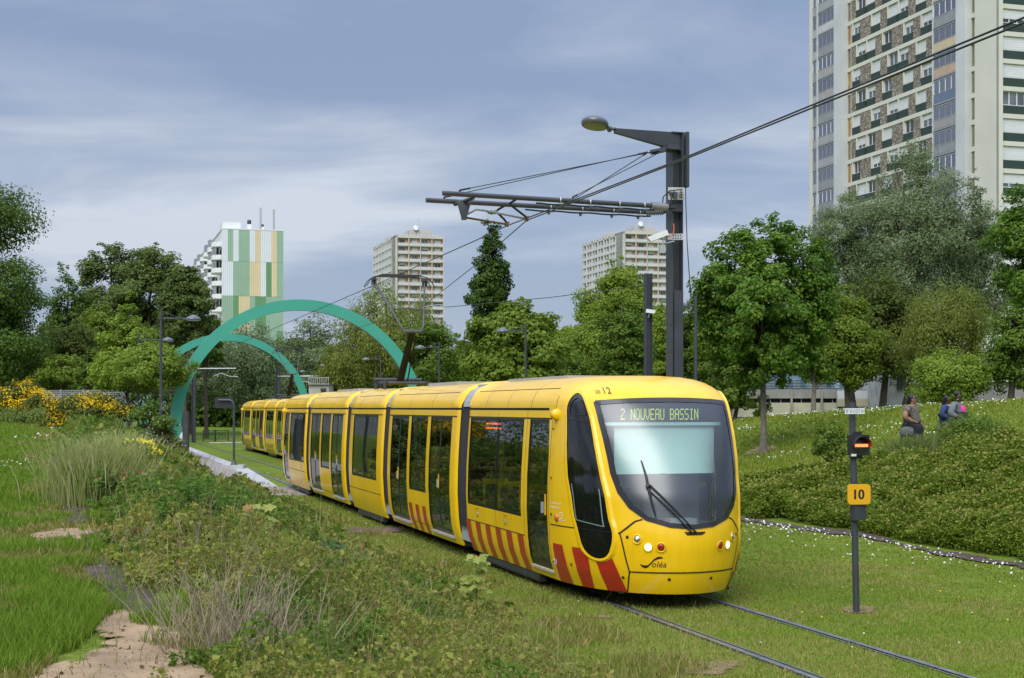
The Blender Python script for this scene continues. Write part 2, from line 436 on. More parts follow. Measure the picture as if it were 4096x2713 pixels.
def build_cab(tram,front,stripes=None):
    """cab carriage: body, screen, lamps, cab windows. Built at the front end"""
    a1=6.87
    sh=MB()
    zs=sorted(set(ZB+ZR+[round(z,3) for z in np.arange(1.06,2.9,.062)]))
    win=[(6.66,4.95,),(4.91,3.50)]
    holes=[(3.50,6.66,1.04,2.53),(2.19,3.19,.36,2.53)]
    gaps=[4.93,3.345]; rgaps=[3.2,4.45,5.75,2.0]
    cols=sorted({a1,a1-.05,a1-.12,2.19,3.19,3.50,6.66,2.6}|{g+e for g in gaps+rgaps for e in(-.007,.007)})
    WS=[(0,2.838),(.33,2.834),(.7,2.82),(.955,2.80),(.985,2.77),(.972,2.5),(.945,2.14),(.918,1.816),(.865,1.557),(.76,1.36),(.585,1.205),(.31,1.118),(0,1.093)]
    full=[(-y,z) for y,z in WS[::-1] if y>0]+WS
    full=[(y,z) for y,z in full]
    # order: around
    right=WS; left=[(-y,z) for y,z in WS[::-1]][1:-1]
    outline=right+left
    outl=dense(outline,.05)
    hole=inset(outl,.035)
    # side sections
    for sg in (-1,1):
        for i in range(len(cols)-1):
            ca,cb=cols[i],cols[i+1]; mid=(ca+cb)/2
            for j in range(len(zs)-1):
                z0,z1=zs[j],zs[j+1]; zm=(z0+z1)/2
                if any(h[0]<mid<h[1] and h[2]<zm<h[3] for h in holes): continue
                def pt(a,z):
                    e=a1-a; inn=.045 if e<1e-6 else (.012 if e<.06 else 0); lip=.018 if (.1<e<.13 and z>2.72) else 0
                    if z>2.9 and a<ip(A_,z)+ip(L_,z): a=ip(A_,z)+ip(L_,z)
                    return (HALF-a,sg*(gapw(z)-inn+lip),z-(inn*.8 if z>2.8 else 0)+(lip if z>2.95 else 0))
                mt=1 if (2.664<zm<2.698 and ca>1.98) else 0
                if cb-ca<.02 and ((zm<2.66 and any(abs(mid-g)<.01 for g in gaps)) or (zm>2.7 and any(abs(mid-g)<.01 for g in rgaps))): mt=1
                sh.add([pt(ca,z0),pt(cb,z0),pt(cb,z1),pt(ca,z1)],[(0,1,2,3) if sg>0 else (3,2,1,0)],mt,True)
    # side to nose blend, then nose
    NA=56
    angs=[-math.pi/2+math.pi*i/NA for i in range(NA+1)]
    a_s=cols[0]
    for j in range(len(zs)-1):
        z0,z1=zs[j],zs[j+1]; zm=(z0+z1)/2
        for sg in (-1,1):
            def sp(a,z):
                return Vector((HALF-max(a,ip(A_,z)+ip(L_,z)),sg*gapw(z) if a>1.99 else sg*ip(W_,z),z))
            e0,e1=nose(z0,sg*math.pi/2),nose(z1,sg*math.pi/2)
            sh.add([sp(a_s,z0),sp(a_s,z1),e1,e0],[(0,1,2,3)],0,True)
        for i in range(NA):
            q=[(angs[i],z0),(angs[i+1],z0),(angs[i+1],z1),(angs[i],z1)]
            yz=[(ip(W_,z)*math.sin(a),z) for a,z in q]
            if inside((sum(p[0] for p in yz)/4,zm),hole): continue
            sh.add([nose(z,a) for a,z in q],[(0,1,2,3)],0,True)
    sh.bbox((HALF-6.87,-1.15,.2),(HALF-2.2,1.15,.23),1); sh.bbox((HALF-2.2,-.8,.2),(HALF-.6,.8,.23),1)
    for sg in (-1,1):
        zz=[z for z in ZS if z<2.66]
        for z0,z1 in zip(zz[:-1],zz[1:]):
            sh.add([(HALF-a1,sg*(ip(W_,z0)-.045),z0),(HALF-a1,sg*.7,z0),(HALF-a1,sg*.7,z1),(HALF-a1,sg*(ip(W_,z1)-.045),z1)],[(0,1,2,3)],1)
    cab=sh.build('cab_carriage',[YEL,GAP],tram,weld=True)
    for sg in (-1,1):
        pane(cab,'window',4.95,6.66,1.04,2.53,sg); pane(cab,'window',3.50,4.91,1.04,2.53,sg)
        d=pane(cab,'door',2.19,3.19,.36,2.53,sg,.06,DGLASS,leaves=1,bottom=.11)
        h=MB(); h.box((HALF-2.42,sg*1.325,1.25),(.05,.03,.16),0); h.box((HALF-2.30,sg*1.318,1.3),(.035,.012,.30),1)
        h.build('door_handle',[ALU,YEL],cab); h=MB(); h.bbox((HALF-3.2,sg*1.19,.315),(HALF-2.18,sg*1.245,.345),0); h.build('door_sill',ALU,cab)
        g=MB(); sp=side_pt(sg)
        ribbon(g,[(6.82,.765),(3.35,.765)],.014,.003,sp); ribbon(g,[(2.12,.3),(2.12,2.53)],.010,.003,sp)
        ribbon(g,[(6.86,2.545),(2.15,2.545)],.022,.004,sp); ribbon(g,[(6.6,2.985),(2.2,2.985)],.010,.003,sp)
        for aa in (6.0,4.3):
            ribbon(g,[(aa,.85),(aa+.14,.85),(aa+.14,.99),(aa,.99),(aa,.85)],.008,.003,sp)
            g.box(sp(aa+.07,.91,.008),(.035,.014,.04),1)
        # seams round the cab window and on the nose
        f=lambda u,z,o,sg=sg: on_nose(sg*u,z,o)
        ribbon(g,[(1.56,1.035),(1.13,1.045)],.016,.004,f); ribbon(g,[(.787,1.022),(.715,1.024),(.56,1.19),(.49,1.22)],.02,.004,f)
        ribbon(g,[(.715,1.024),(.69,.86),(.655,.65),(.63,.51),(.66,.23)],.014,.004,f)
        for y_,z_ in ((.92,1.0),(.79,.98),(.80,.43),(.30,.43)):
            if y_<.9: pp=ny(sg*y_,z_,.004); q=ny(sg*y_,z_,1)-ny(sg*y_,z_,0); g.lathe([(.0,.0),(.022,.0),(.022,.003),(0,.003)],10,0,Matrix.Translation(pp)@q.to_track_quat('Z','Y').to_matrix().to_4x4())
        for aa,z_ in ((2.02,.5),(1.42,.52),(2.0,1.18),(2.05,2.4),(2.0,1.7)): g.box(on_nose(sg*math.acos(max(0,1-min(.99,aa/2.12))**1.1),z_,.004),(.03,.012,.03),0)
        g.build('panel_seams',[GAP,ALU],cab)
        # bogie skirt
        b=MB(); b.bbox((HALF-6.45,sg*1.05,.09),(HALF-3.05,sg*1.16,.215),0); b.bbox((HALF-6.45,sg*1.16,.12),(HALF-3.05,sg*1.172,.135),0)
        b.build('bogie_skirt',SKIRT,cab)
        # cab side window
        cw=[(1.345,2.55),(1.33,2.08),(1.268,1.703),(1.185,1.208),(1.152,1.014),(1.13,.86),(1.075,.735),(.985,.66),(.89,.655),(.82,.72),(.79,.86),(.775,1.0),(.785,1.088),(.81,1.246),(.85,1.609),(.935,2.096),(.98,2.53),(1.0,2.63),(1.03,2.757),(1.085,2.86),(1.17,2.915),(1.25,2.88),(1.31,2.8),(1.343,2.69)]
        cw=smooth_poly(cw,1); cwd=dense(cw,.03)
        c=MB(); patch(c,cw,.008,0,.055,f)
        cwo=c.build('cab_window',CABGLASS,cab,weld=True)
        c=MB()
        o1=inset(cwd,-.022); o2=inset(cwd,.006); k=len(cwd)
        V=[f(u,z,.016) for u,z in o2]+[f(u,z,.022) for u,z in o1]+[f(u,z,.0) for u,z in inset(cwd,-.05)]
        for i in range(k):
            j=(i+1)%k; c.add([V[i],V[j],V[k+j],V[k+i]],[(0,1,2,3)],0,True); c.add([V[k+i],V[k+j],V[2*k+j],V[2*k+i]],[(0,1,2,3)],0,True)
        c.build('window_surround',YEL,cwo,weld=True)
        c=MB(); ribbon(c,[(1.33,2.535),(.985,2.515)],.03,.018,f); ribbon(c,[(1.155,1.05),(.795,1.03)],.02,.016,f)
        ar=[(1.29,2.6),(1.29,2.7),(1.24,2.8),(1.17,2.84),(1.10,2.8),(1.06,2.72),(1.04,2.6)]
        ribbon(c,ar+[ar[0]],.018,.018,f); c.build('window_bars',BLK,cwo)
        c=MB(); ribbon(c,[(1.22,1.65),(1.155,1.16),(.86,1.10),(.90,1.6)],.012,.018,f); c.build('sliding_pane_edge',pbr('pane_edge',(.18,.24,.22),.3,var=0),cwo)
        # bracket lamp housing above the door, side indicator
        c=MB(); c.lathe([(0,-.07),(.06,-.07),(.078,-.05),(.078,.05),(.06,.07),(0,.075)],14,0,Matrix.Translation(side_pt(sg)(1.93,2.605,.012))@Matrix.Rotation(math.pi/2,4,'Y'))
        c.build('camera_pod',YEL,cab)
        c=MB(); pp=on_nose(sg*1.44,1.15,.0); c.lathe([(.055,0),(.055,.012),(.04,.03),(0,.036)],12,0,Matrix.Translation(pp)@Vector((0,sg,0)).to_track_quat('Z','Y').to_matrix().to_4x4())
        c.build('indicator_lamp',ORL,cab)
        if stripes:
            sp=side_pt(sg)
            for k in range(6):
                s0=6.84-k*.62; c=MB()
                patch(c,[(s0,.755),(s0-.30,.755),(s0-.36,.225),(s0-.06,.225)],.003,0,.11,sp); c.build('warning_stripe',stripes,cab,weld=True)
            for tp in ([(-1.53,.775),(-1.38,.775),(-1.29,.222),(-1.49,.222)],[(-1.245,.775),(-1.10,.775),(-1.05,.66),(-1.02,.222),(-1.165,.222)],[(-.965,.62),(-.87,.66),(-.80,.755),(-.815,.755),(-.66,.222),(-.87,.222)]):
                c=MB(); patch(c,[(-u,z) for u,z in tp],.004,0,.06,f); c.build('warning_stripe',stripes,cab,weld=True)
    # nose seams and marks
    g=MB(); sl=[(-.64,.513),(-.4,.516),(-.2,.518),(.2,.518),(.4,.516),(.64,.513)]; ribbon(g,sl,.018,.004,on_nose)
    patch(g,[(-.10,1.06),(-.07,1.015),(.09,1.015),(.13,1.04),(.13,1.06)],.004,0,.05)
    g.build('nose_seams',GAP,cab)
    # windscreen
    oa=[(math.asin(y/ip(W_,z)),z) for y,z in outl]
    g=MB(); patch(g,oa,.004,0,.07); ws=g.build('windscreen',WSGLASS,tram,weld=True)
    ia=[(math.asin(max(-1,min(1,y/ip(W_,z)))),z) for y,z in inset(outl,.062)]
    g=MB(); k=len(oa)
    V=[on_nose(u,z,.010) for u,z in oa]+[on_nose(u,z,.010) for u,z in ia]
    for i in range(k): g.add([V[i],V[(i+1)%k],V[k+(i+1)%k],V[k+i]],[(0,1,2,3)],0,True)
    g.build('windscreen_frame',pbr('windscreen_frit',(.022,.022,.026),.22,var=0),ws)
    g=MB()
    b0=ny(-.03,1.045,.03); b1=ny(.03,1.045,.03); e0=ny(-.545,1.62,.07); e1=ny(-.50,1.655,.07)
    for p,q,mx in ((b0,e0,.05),(b1,e1,.05)):
        m_=(p+q)/2; m_.x=max(m_.x,ny(-.27,1.34,.06).x); g.tube([p,m_,q],.013,6)
    g.tube([ny(-.545,1.62,.07),ny(-.5,1.66,.07)],.03,8)
    g.tube([ny(-.565,1.985,.035),ny(-.535,1.8,.05),ny(-.525,1.64,.06),ny(-.505,1.45,.05),ny(-.47,1.25,.035)],[.010,.017,.022,.017,.010],6)
    g.build('wiper',WIPER,ws)
    # cab interior
    g=MB(); g.bbox((HALF-1.12,-.70,1.78),(HALF-1.11,.80,2.45),0); g.build('sun_blind',BLIND,tram)
    bb=MB(); bb.bbox((HALF-1.10,-.96,2.455),(HALF-1.06,.88,2.50),0); bb.bbox((HALF-1.10,-.03,1.765),(HALF-1.07,.06,1.785),1); bb.build('blind_bar',[BLIND,BLK],tram)
    g=MB(); g.bbox((HALF-1.45,-.93,2.515),(HALF-1.16,.93,2.79),0); ds=g.build('destination_sign',DISP,tram)
    g=MB(); msg='2 NOUVEAU BASSIN'; cw_=1.18/len(msg)
    for ci,ch in enumerate(msg):
        for r_ in range(9):
            for c_ in range(5):
                if GLY[ch][r_][c_]=='#':
                    y0=-.585+ci*cw_+c_*cw_/6.; z0=2.688-r_*.0172
                    g.add([(HALF-1.157,y0,z0-.0145),(HALF-1.157,y0+cw_/6.9,z0-.0145),(HALF-1.157,y0+cw_/6.9,z0),(HALF-1.157,y0,z0)],[(0,1,2,3)],0)
    g.build('destination_lettering',LED,ds)
    g=MB(); g.bbox((HALF-2.25,-1.05,.5),(HALF-2.18,1.05,2.4),0)
    g.bbox((HALF-1.25,-.70,.55),(HALF-.62,.70,.93),1); g.box((HALF-.9,.0,1.0),(.55,1.2,.16),1,None,(.8,.9)); g.box((HALF-1.0,.25,1.1),(.2,.4,.12),1)
    g.bbox((HALF-2.2,-1.1,.38),(HALF-1.3,1.1,.42),1)
    g.build('driver_console',[pbr('cab_bulkhead',(.36,.38,.41),.6,var=.1),pbr('cab_console',(.26,.275,.30),.6,var=.1)],tram)
    g=seat_mesh(1); so=g.build('driver_seat',[SEATC,SEATC],tram); so.location=(HALF-1.75,-.15,.42)
    g=MB(); g.box((HALF-1.0,-.93,2.05),(.06,.13,.22),0); g.tube([(HALF-1.0,-.93,2.1),(HALF-1.0,-.93,2.4)],.012,6); g.build('cab_mirror',DKG,tram)
    # lamps
    for sg in (-1,1):
        for nm,y_,z_,mt,rr in (('fog_lamp',.69,.957,CHROME,.044),('headlamp',.572,.858,WLAMP,.042),('tail_lamp',.425,.858,REDL,.046)):
            p=ny(sg*y_,z_,0); nn=(ny(sg*y_,z_,1)-p).normalized()
            nn2=(nn+Vector((1.2,0,0))).normalized()
            M=Matrix.Translation(p)@nn.to_track_quat('Z','Y').to_matrix().to_4x4()
            g=MB(); g.lathe([(rr*1.55,.003),(rr*1.42,.016),(rr*1.2,.010),(rr,.004)],20,0,M); ring=None
            g.lathe([(rr*1.02,.004),(rr*.98,.012),(rr*.7,.018),(rr*.35,.021),(0,.022)],20,1,M)
            if nm=='fog_lamp': g.lathe([(rr*.45,.024),(rr*.2,.032),(0,.033)],12,2,M)
            g.build(nm,[YEL,mt,ALU],tram)
    if front:
        def txt(s,size,y0,z0,shear=0,mat=INK,nm='lettering',off=.0035,par=None,sx=1.):
            vs,fs=text_geo(s,size,shear); g=MB(); g.add([ny(y0+x*sx,z0+y,off) for x,y in vs],fs,0); return g
        g=txt('20',.068,-.925,2.893,.2,sx=.85,off=.014); g2=txt('12',.128,-.845,2.890,.2,sx=.85,off=.014); 
        for q in (g2,): g.add(q.v,q.f,0)
        g.build('fleet_number',INK,tram)
        g=MB()
        lg=[(-.648,.625),(-.625,.603),(-.59,.592),(-.56,.603),(-.53,.645),(-.497,.69),(-.455,.718),(-.415,.722),(-.395,.715)]
        wd=[.004,.014,.018,.016,.013,.014,.016,.012,.004]
        L=[ny(y,z+w,.0035) for (y,z),w in zip(lg,wd)]; Rr=[ny(y,z-w,.0035) for (y,z),w in zip(lg,wd)]
        for i in range(len(lg)-1): g.add([Rr[i],Rr[i+1],L[i+1],L[i]],[(0,1,2,3)],0)
        q=txt('oléa',.115,-.525,.592,.1,sx=.92); g.add(q.v,q.f,0)
        g.build('operator_logo',INK,tram)
        g=MB()
        for s,y0,z0 in (('Ce tramway roule',1.62,1.345),("à l'énergie verte",1.60,1.285)):
            vs,fs=text_geo(s,.052,.3)
            g.add([on_nose(-(1.555-x*.47),z0+y-.01,.004) for x,y in vs],fs,0)
        for k in range(16):
            t0,t1=2*math.pi*k/16,2*math.pi*(k+1)/16
            g.add([on_nose(-(1.37+r_*.55*math.cos(t)),1.185+r_*math.sin(t),.004) for r_,t in ((.05,t0),(.05,t1),(.04,t1),(.04,t0))],[(0,1,2,3)],0)
        patch(g,[(-1.42,1.118),(-1.32,1.118),(-1.32,1.124),(-1.42,1.124)],.004,0,.05)
        g.build('green_power_slogan',WINK,tram)
        g=MB(); sp=side_pt(-1)
        f=lambda u,z,o: on_nose(-u,z,o)
        patch(g,[(1.545,.46),(1.49,.46),(1.49,.55),(1.545,.55)],.004,0,.05,f); g.build('notice_sticker',pbr('sticker',(.7,.68,.75),.5,var=.2,scale=40),tram)
    return cab
def interior(tram,a0,a1):
    mb=MB(); x0,x1=HALF-a1,HALF-a0
    mb.bbox((x0,-1.14,.30),(x1,1.14,.34),1); mb.bbox((x0,-1.12,2.56),(x1,1.12,2.60),0)
    for sg in (-1,1): mb.bbox((x0,sg*1.16,.34),(x1,sg*1.20,.98),0)
    return mb
def build_tram(name,label,group,stripes_front,front=True):
    tram=thing(name,label,'tram',(0,0,0),ROT_T,group)
    def doorcar(a0,stripes):
        a1=a0+6.14
        d1,d2=(a0+.43,a0+2.10),(a0+4.06,a0+5.73); w=(a0+2.36,a0+3.82)
        if a0>15: pass
        sh=module_shell('door_carriage',tram,a0,a1,[(*d1,.36,2.53),(*d2,.36,2.53),(*w,1.04,2.53)],[],[a0+2.1,a0+4.1])
        for sg in (-1,1):
            pane(sh,'window',*w,1.04,2.53,sg)
            for d in (d1,d2):
                pane(sh,'door',*d,.36,2.53,sg,.055,DGLASS,leaves=2,bottom=.10)
                h=MB(); m_=(d[0]+d[1])/2
                h.box((HALF-m_-.10,sg*1.322,1.28),(.045,.025,.15),0); h.box((HALF-m_-.03,sg*1.318,1.32),(.03,.012,.26),1)
                h.build('door_handle',[ALU,YEL],sh); h=MB(); h.bbox((HALF-d[1],sg*1.19,.315),(HALF-d[0],sg*1.265,.35),0); h.build('door_sill',ALU,sh)
            g=MB(); sp=side_pt(sg); ribbon(g,[(a0+.1,2.545),(a1-.1,2.545)],.022,.004,sp); ribbon(g,[(a0+.2,2.985),(a1-.2,2.985)],.010,.003,sp)
            ribbon(g,[(w[0]-.1,.40),(w[1]+.1,.40)],.010,.003,sp); g.build('panel_seams',GAP,sh)
            if stripes:
                for k in range(3):
                    s0=w[1]+.10-k*.60; c=MB()
                    patch(c,[(s0,.765),(s0-.28,.765),(s0-.33,.225),(s0-.05,.225)],.003,0,.11,sp); c.build('warning_stripe',stripes,sh,weld=True)
        return sh
    sM1=stripes_front
    cab=build_cab(tram,front,sM1)
    m2=doorcar(7.54,stripes_front if front else None)
    # centre carriage
    c0,c1=14.25,18.45
    sh=module_shell('centre_carriage',tram,c0,c1,[(14.82,17.88,1.04,2.53)],[16.35],[15.6,17.1])
    for sg in (-1,1):
        pane(sh,'window',14.82,16.33,1.04,2.53,sg); pane(sh,'window',16.37,17.88,1.04,2.53,sg)
        g=MB(); sp=side_pt(sg); ribbon(g,[(14.4,.74),(18.3,.74)],.014,.003,sp); ribbon(g,[(c0+.1,2.545),(c1-.1,2.545)],.022,.004,sp); ribbon(g,[(c0+.2,2.985),(c1-.2,2.985)],.010,.003,sp)
        g.build('panel_seams',GAP,sh)
        b=MB(); b.bbox((HALF-17.9,sg*1.05,.09),(HALF-14.8,sg*1.16,.215),0); b.build('bogie_skirt',SKIRT,sh)
        if not front:
            for k in range(6): c=MB(); patch(c,[(17.8-k*.5,.70),(17.6-k*.5,.70),(17.6-k*.5,.26),(17.8-k*.5,.26)],.003,0,.15,sp); c.build('warning_stripe',INK,sh,weld=True)
    # the other half is the same turned round
    for o in list(tram.children):
        if o.name.split('.')[0] in ('centre_carriage','fleet_number','operator_logo','green_power_slogan','notice_sticker'): continue
        c=copy_tree(o,tram)
        c.location=(-o.location.x,-o.location.y,o.location.z); c.rotation_euler=(0,0,math.pi)
        if front:
            for ch in list(c.children):
                if ch.name.startswith('warning_stripe'): bpy.data.objects.remove(ch)
    # bellows
    for a0,a1 in ((6.87,7.54),(13.68,14.25),(18.45,19.02),(25.16,25.83)):
        g=MB(); k=7
        for i in range(2*k):
            aa,ab=a0+(a1-a0)*i/(2*k),a0+(a1-a0)*(i+1)/(2*k)
            wa=-.065 if i%2==0 else -.125; wb=-.125 if i%2==0 else -.065
            for sg in (-1,1):
                zz=[z for z in ZS if z<3.05 and not 2.66<z<2.699]
                for z0,z1 in zip(zz[:-1],zz[1:]):
                    g.add([(HALF-aa,sg*(ip(W_,z0)+wa),z0),(HALF-ab,sg*(ip(W_,z0)+wb),z0),(HALF-ab,sg*(ip(W_,z1)+wb),z1),(HALF-aa,sg*(ip(W_,z1)+wa),z1)],[(0,1,2,3)],i%2,True)
        for sg in (-1,1):   # roof joint cover
            zz=[2.72,2.82,2.92,3.0,3.06,3.11]
            for z0,z1 in zip(zz[:-1],zz[1:]):
                g.add([(HALF-a0-.1,sg*(ip(W_,z0)-.05),z0),(HALF-a1+.1,sg*(ip(W_,z0)-.05),z0),(HALF-a1+.1,sg*(ip(W_,z1)-.05),z1),(HALF-a0-.1,sg*(ip(W_,z1)-.05),z1)],[(0,1,2,3)],2)
        g.bbox((HALF-a1,-.9,3.06),(HALF-a0,.9,3.12),2); g.bbox((HALF-a1-.1,-1.05,.3),(HALF-a0+.1,1.05,.33),1)
        g.build('bellows',[BELLOW,BELLOWD,GREYP],tram)
    # floor, ceiling, inside walls
    g=MB()
    for a0,a1 in ((2.3,13.68+.3),(13.98,18.75),(18.75,30.4)):
        q=interior(tram,a0,a1); o=len(g.v); g.v+=q.v; g.f+=[tuple(i+o for i in f) for f in q.f]; g.m+=q.m; g.sm+=q.sm
    g.build('saloon_lining',[LINING,FLOOR],tram)
    sm=None
    for a in (6.3,5.35,4.6,3.75,10.2,11.1,15.2,16.1,16.7,17.5):
        for aa,fc in ((a,1 if int(a*10)%2 else -1),(2*HALF-a,-1 if int(a*10)%2 else 1)):
            for y in (-.86,.86):
                if sm is None or fc not in sm: sm=sm or {}; s_=seat_mesh(fc).build('seat',[SEAT,SEATC],tram); sm[fc]=s_
                else: s_=sm[fc].copy(); COL.objects.link(s_)
                s_.location=(HALF-aa,y,.36)
    g=MB()
    for a in (3.0,3.45,8.0,9.7,9.95,11.5,11.7,13.3):
        for aa in (a,2*HALF-a):
            for y in (-.8,.8): g.tube([(HALF-aa,y,.35),(HALF-aa,y*1.0,1.3),(HALF-aa,y*.9,1.6),(HALF-aa,y*.9,2.55)],.02,6)
    g.build('grab_poles',SEAT,tram)
    if front:
        g=MB(); g.bbox((HALF-6.3,-1.12,2.26),(HALF-5.2,-1.09,2.5),0)
        for r_ in range(2):
            for k in range(26):
                if (k*7+r_*3)%5: g.bbox((HALF-6.2+k*.036,-1.126,2.42-r_*.075),(HALF-6.2+k*.036+.024,-1.121,2.45-r_*.075),1)
        g.build('passenger_display',[DISP,LEDO],tram)
    # roof gear
    for xa_,xb_,w_,h_ in ((12.9,10.4,.55,3.23),(24.5,21.2,.55,3.23),(6.6,3.4,.6,3.2)): g=MB(); g.bbox((HALF-xa_,-w_,3.10),(HALF-xb_,w_,h_),0); g.build('roof_equipment',GREYP,tram)
    # pantograph over the far end of the centre carriage
    px=HALF-18.1
    pt=MB(); pt.tube([(px-.55,-.62,3.42),(px-.55,.62,3.42)],.045,8); pt.tube([(px+.45,-.55,3.32),(px+.45,.55,3.32)],.04,8)
    for x in (-.6,.5):
        for y in (-.55,.55): pt.tube([(px+x,y,3.1),(px+x,y,3.36)],.05,8)
    pt.tube([(px-.6,-.5,3.34),(px+.5,-.5,3.34)],.035,6); pt.tube([(px-.6,.5,3.34),(px+.5,.5,3.34)],.035,6)
    pan=pt.build('pantograph',DKG,tram)
    ex,ez=px+1.15,4.57; hx,hz=px-.35,6.0
    g=MB(); g.tube([(px-.3,0,3.36),(ex,0,ez)],[.10,.075],10); g.tube([(px+.05,.12,3.36),(ex-.05,.1,ez-.1)],.018,6); g.build('lower_arm',pbr('black_arm',(.012,.012,.013),.75,spec=.2,var=0),pan)
    g=MB()
    for sg in (-1,1): g.tube([(ex,sg*.2,ez),(ex+.0,sg*.28,ez+.12),(hx,sg*.66,hz-.05)],[.034,.028,.02],7); 
    g.tube([(ex,-.24,ez),(ex,.24,ez)],.045,8); mx_=(ex*.6+hx*.4); mz_=ez*.6+hz*.4; g.tube([(mx_,-.42,mz_),(mx_,0,mz_+.04),(mx_,.42,mz_)],.02,6)
    g.tube([(ex+.05,-.2,ez-.02),(ex-.35,-.36,ez+.42),(hx+.02,-.72,hz-.1)],.016,6)
    g.build('upper_arm',pbr('grey_arm',(.075,.078,.085),.5,metal=.2,var=.1),pan)
    g=MB()
    for dx in (-.18,.18):
        g.tube([(hx+dx,-.55,hz+.055),(hx+dx,.55,hz+.055)],.022,6)
        g.tube([(hx+dx,-.88,hz-.22),(hx+dx,-.8,hz-.08),(hx+dx,-.68,hz+.02),(hx+dx,-.5,hz+.055)],.014,6); g.tube([(hx+dx,.88,hz-.22),(hx+dx,.8,hz-.08),(hx+dx,.68,hz+.02),(hx+dx,.5,hz+.055)],.014,6)
        g.bbox((hx+dx-.02,-.5,hz+.07),(hx+dx+.02,.5,hz+.088))
    for y in (-.66,.66): g.box((hx,y,hz-.04),(.42,.05,.06)); g.box((hx,y,hz-.12),(.1,.12,.12))
    g.build('collector_head',DKG,pan)
    return tram
def tram_at(tram,T,n): p=tn(T,n,0.); tram.location=(p.x,p.y,0)
t1=build_tram('tram','yellow tram in front, red stripes low on its side and lit destination in its windscreen','',RED,True) 

tram_at(t1,33.95,7.75)
t2=build_tram('tram','farther yellow tram seen behind the front tram, dark stripes along its lower panels','',INK,False)

tram_at(t2,79.1,11.1)
# ------------------------------------------------------------------ tram infrastructure and street furniture
POLE=pbr('anthracite_pole_paint',(.046,.050,.060),.42,var=.15,scale=3)
POLED=pbr('anthracite_web_shadow_side',(.040,.044,.052),.5,var=.15,scale=3)
WIREM=pbr('blackened_copper',(.025,.028,.03),.45,metal=.4,var=0)
INSUL=pbr('grey_insulator',(.26,.27,.28),.35,var=.1)
TEAL=pbr('teal_arch_paint',(.050,.330,.235),.5,var=.05,scale=.6)
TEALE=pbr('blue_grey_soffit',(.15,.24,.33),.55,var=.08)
CONC=pbr('pale_concrete',(.40,.40,.39),.85,var=.14,scale=1.3,bump=.25,bscale=40)
CONCD=pbr('grey_concrete',(.24,.235,.215),.9,var=.25,scale=.8,bump=.3,bscale=20)
PAVE=pbr('pinkish_paving',(.25,.22,.20),.9,var=.12,scale=2,bump=.2,bscale=60)
LAMPD=pbr('lamp_shade_paint',(.075,.085,.10),.3,coat=.4,var=.05)
LENS=pbr('frosted_lens',(.24,.245,.235),.25,var=.06)
GREEN=pbr('green_barrier_paint',(.015,.055,.03),.45,var=.1)

def street_lamp(loc,rz,label,H=4.2,arm=1.02,group='slim street lamps along the tramway'):
    t=thing('street_lamp',label,'street lamp',loc,rz,group)
    g=MB(); g.tube([(0,0,-.4),(0,0,H*.5),(0,0,H)],[.062,.055,.045],10); g.tube([(0,0,-.4),(0,0,.5)],.075,10); g.build('pole',POLE,t)
    g=MB(); g.tube([(0,0,H-.28),(arm*.75,0,H-.30)],.022,6); g.tube([(.0,0,H-.02),(arm*.55,0,H-.26)],.006,5); g.tube([(0,.03,H-.05),(arm*.6,.02,H-.27)],.006,5)
    g.box((arm*.3,0,H-.30),(arm*.5,.03,.05)); g.build('arm',POLE,t)
    g=MB(); M=Matrix.Translation((arm,0,H-.34)); g.lathe([(.27,-.03),(.28,.0),(.25,.06),(.18,.11),(.09,.14),(.04,.17),(.0,.175)],18,0,M); g.lathe([(.27,-.03),(.2,-.05),(0,-.055)],18,1,M)
    g.box((arm*.75,0,H-.31),(.14,.07,.07),0); g.build('lamp_shade',[LAMPD,LENS],t)
    return t
def lamp_from(x,ytop,d,side,label,xl=None):
    p=at(x,ytop,d); z=gz(p.x,p.y); arm=abs(xl-x)*.0003*d if xl else 1.0
    return street_lamp((p.x,p.y,z),0 if side>0 else math.pi,label,p.z-z,arm)
lamp_from(372.5,717,52,1,'nearest left street lamp, tall grey pole in front of the first teal arch foot',447)
lamp_from(320.5,771,68,1,'street lamp behind the young bright green trees, its shade showing beside the nearer pole',388)
lamp_from(90.5,825,99,-1,'small street lamp behind the mesh fence and yellow broom',54)
lamp_from(1215,748,60,-1,'street lamp in front of the broad leafy lime tree at centre',1162)
lamp_from(1015,790,75,-1,'street lamp between the raised pantograph and the lime tree',971)
lamp_from(880,820,95,-1,'street lamp below the big teal arch beside the weeping willow',846)
lamp_from(779,836,108,-1,'street lamp left of the yellow weeping willow inside the arch',748)
lamp_from(725,851,126,-1,'farthest street lamp, just above the rear of the front tram',699)
lamp_from(1608,684,45,-1,'street lamp pole immediately right of the big catenary mast',1572)

def hbeam(g,d,w,t,z0,z1,mat=0,mat2=0,c=(0,0)):
    """H section: flanges at x=+-d/2 (width w along y), web along x"""
    for s in (-1,1): g.bbox((c[0]+s*d/2-t/2,c[1]-w/2,z0),(c[0]+s*d/2+t/2,c[1]+w/2,z1),mat)
    g.bbox((c[0]-d/2+t/2,c[1]-t/2,z0),(c[0]+d/2-t/2,c[1]+t/2,z1),mat2)
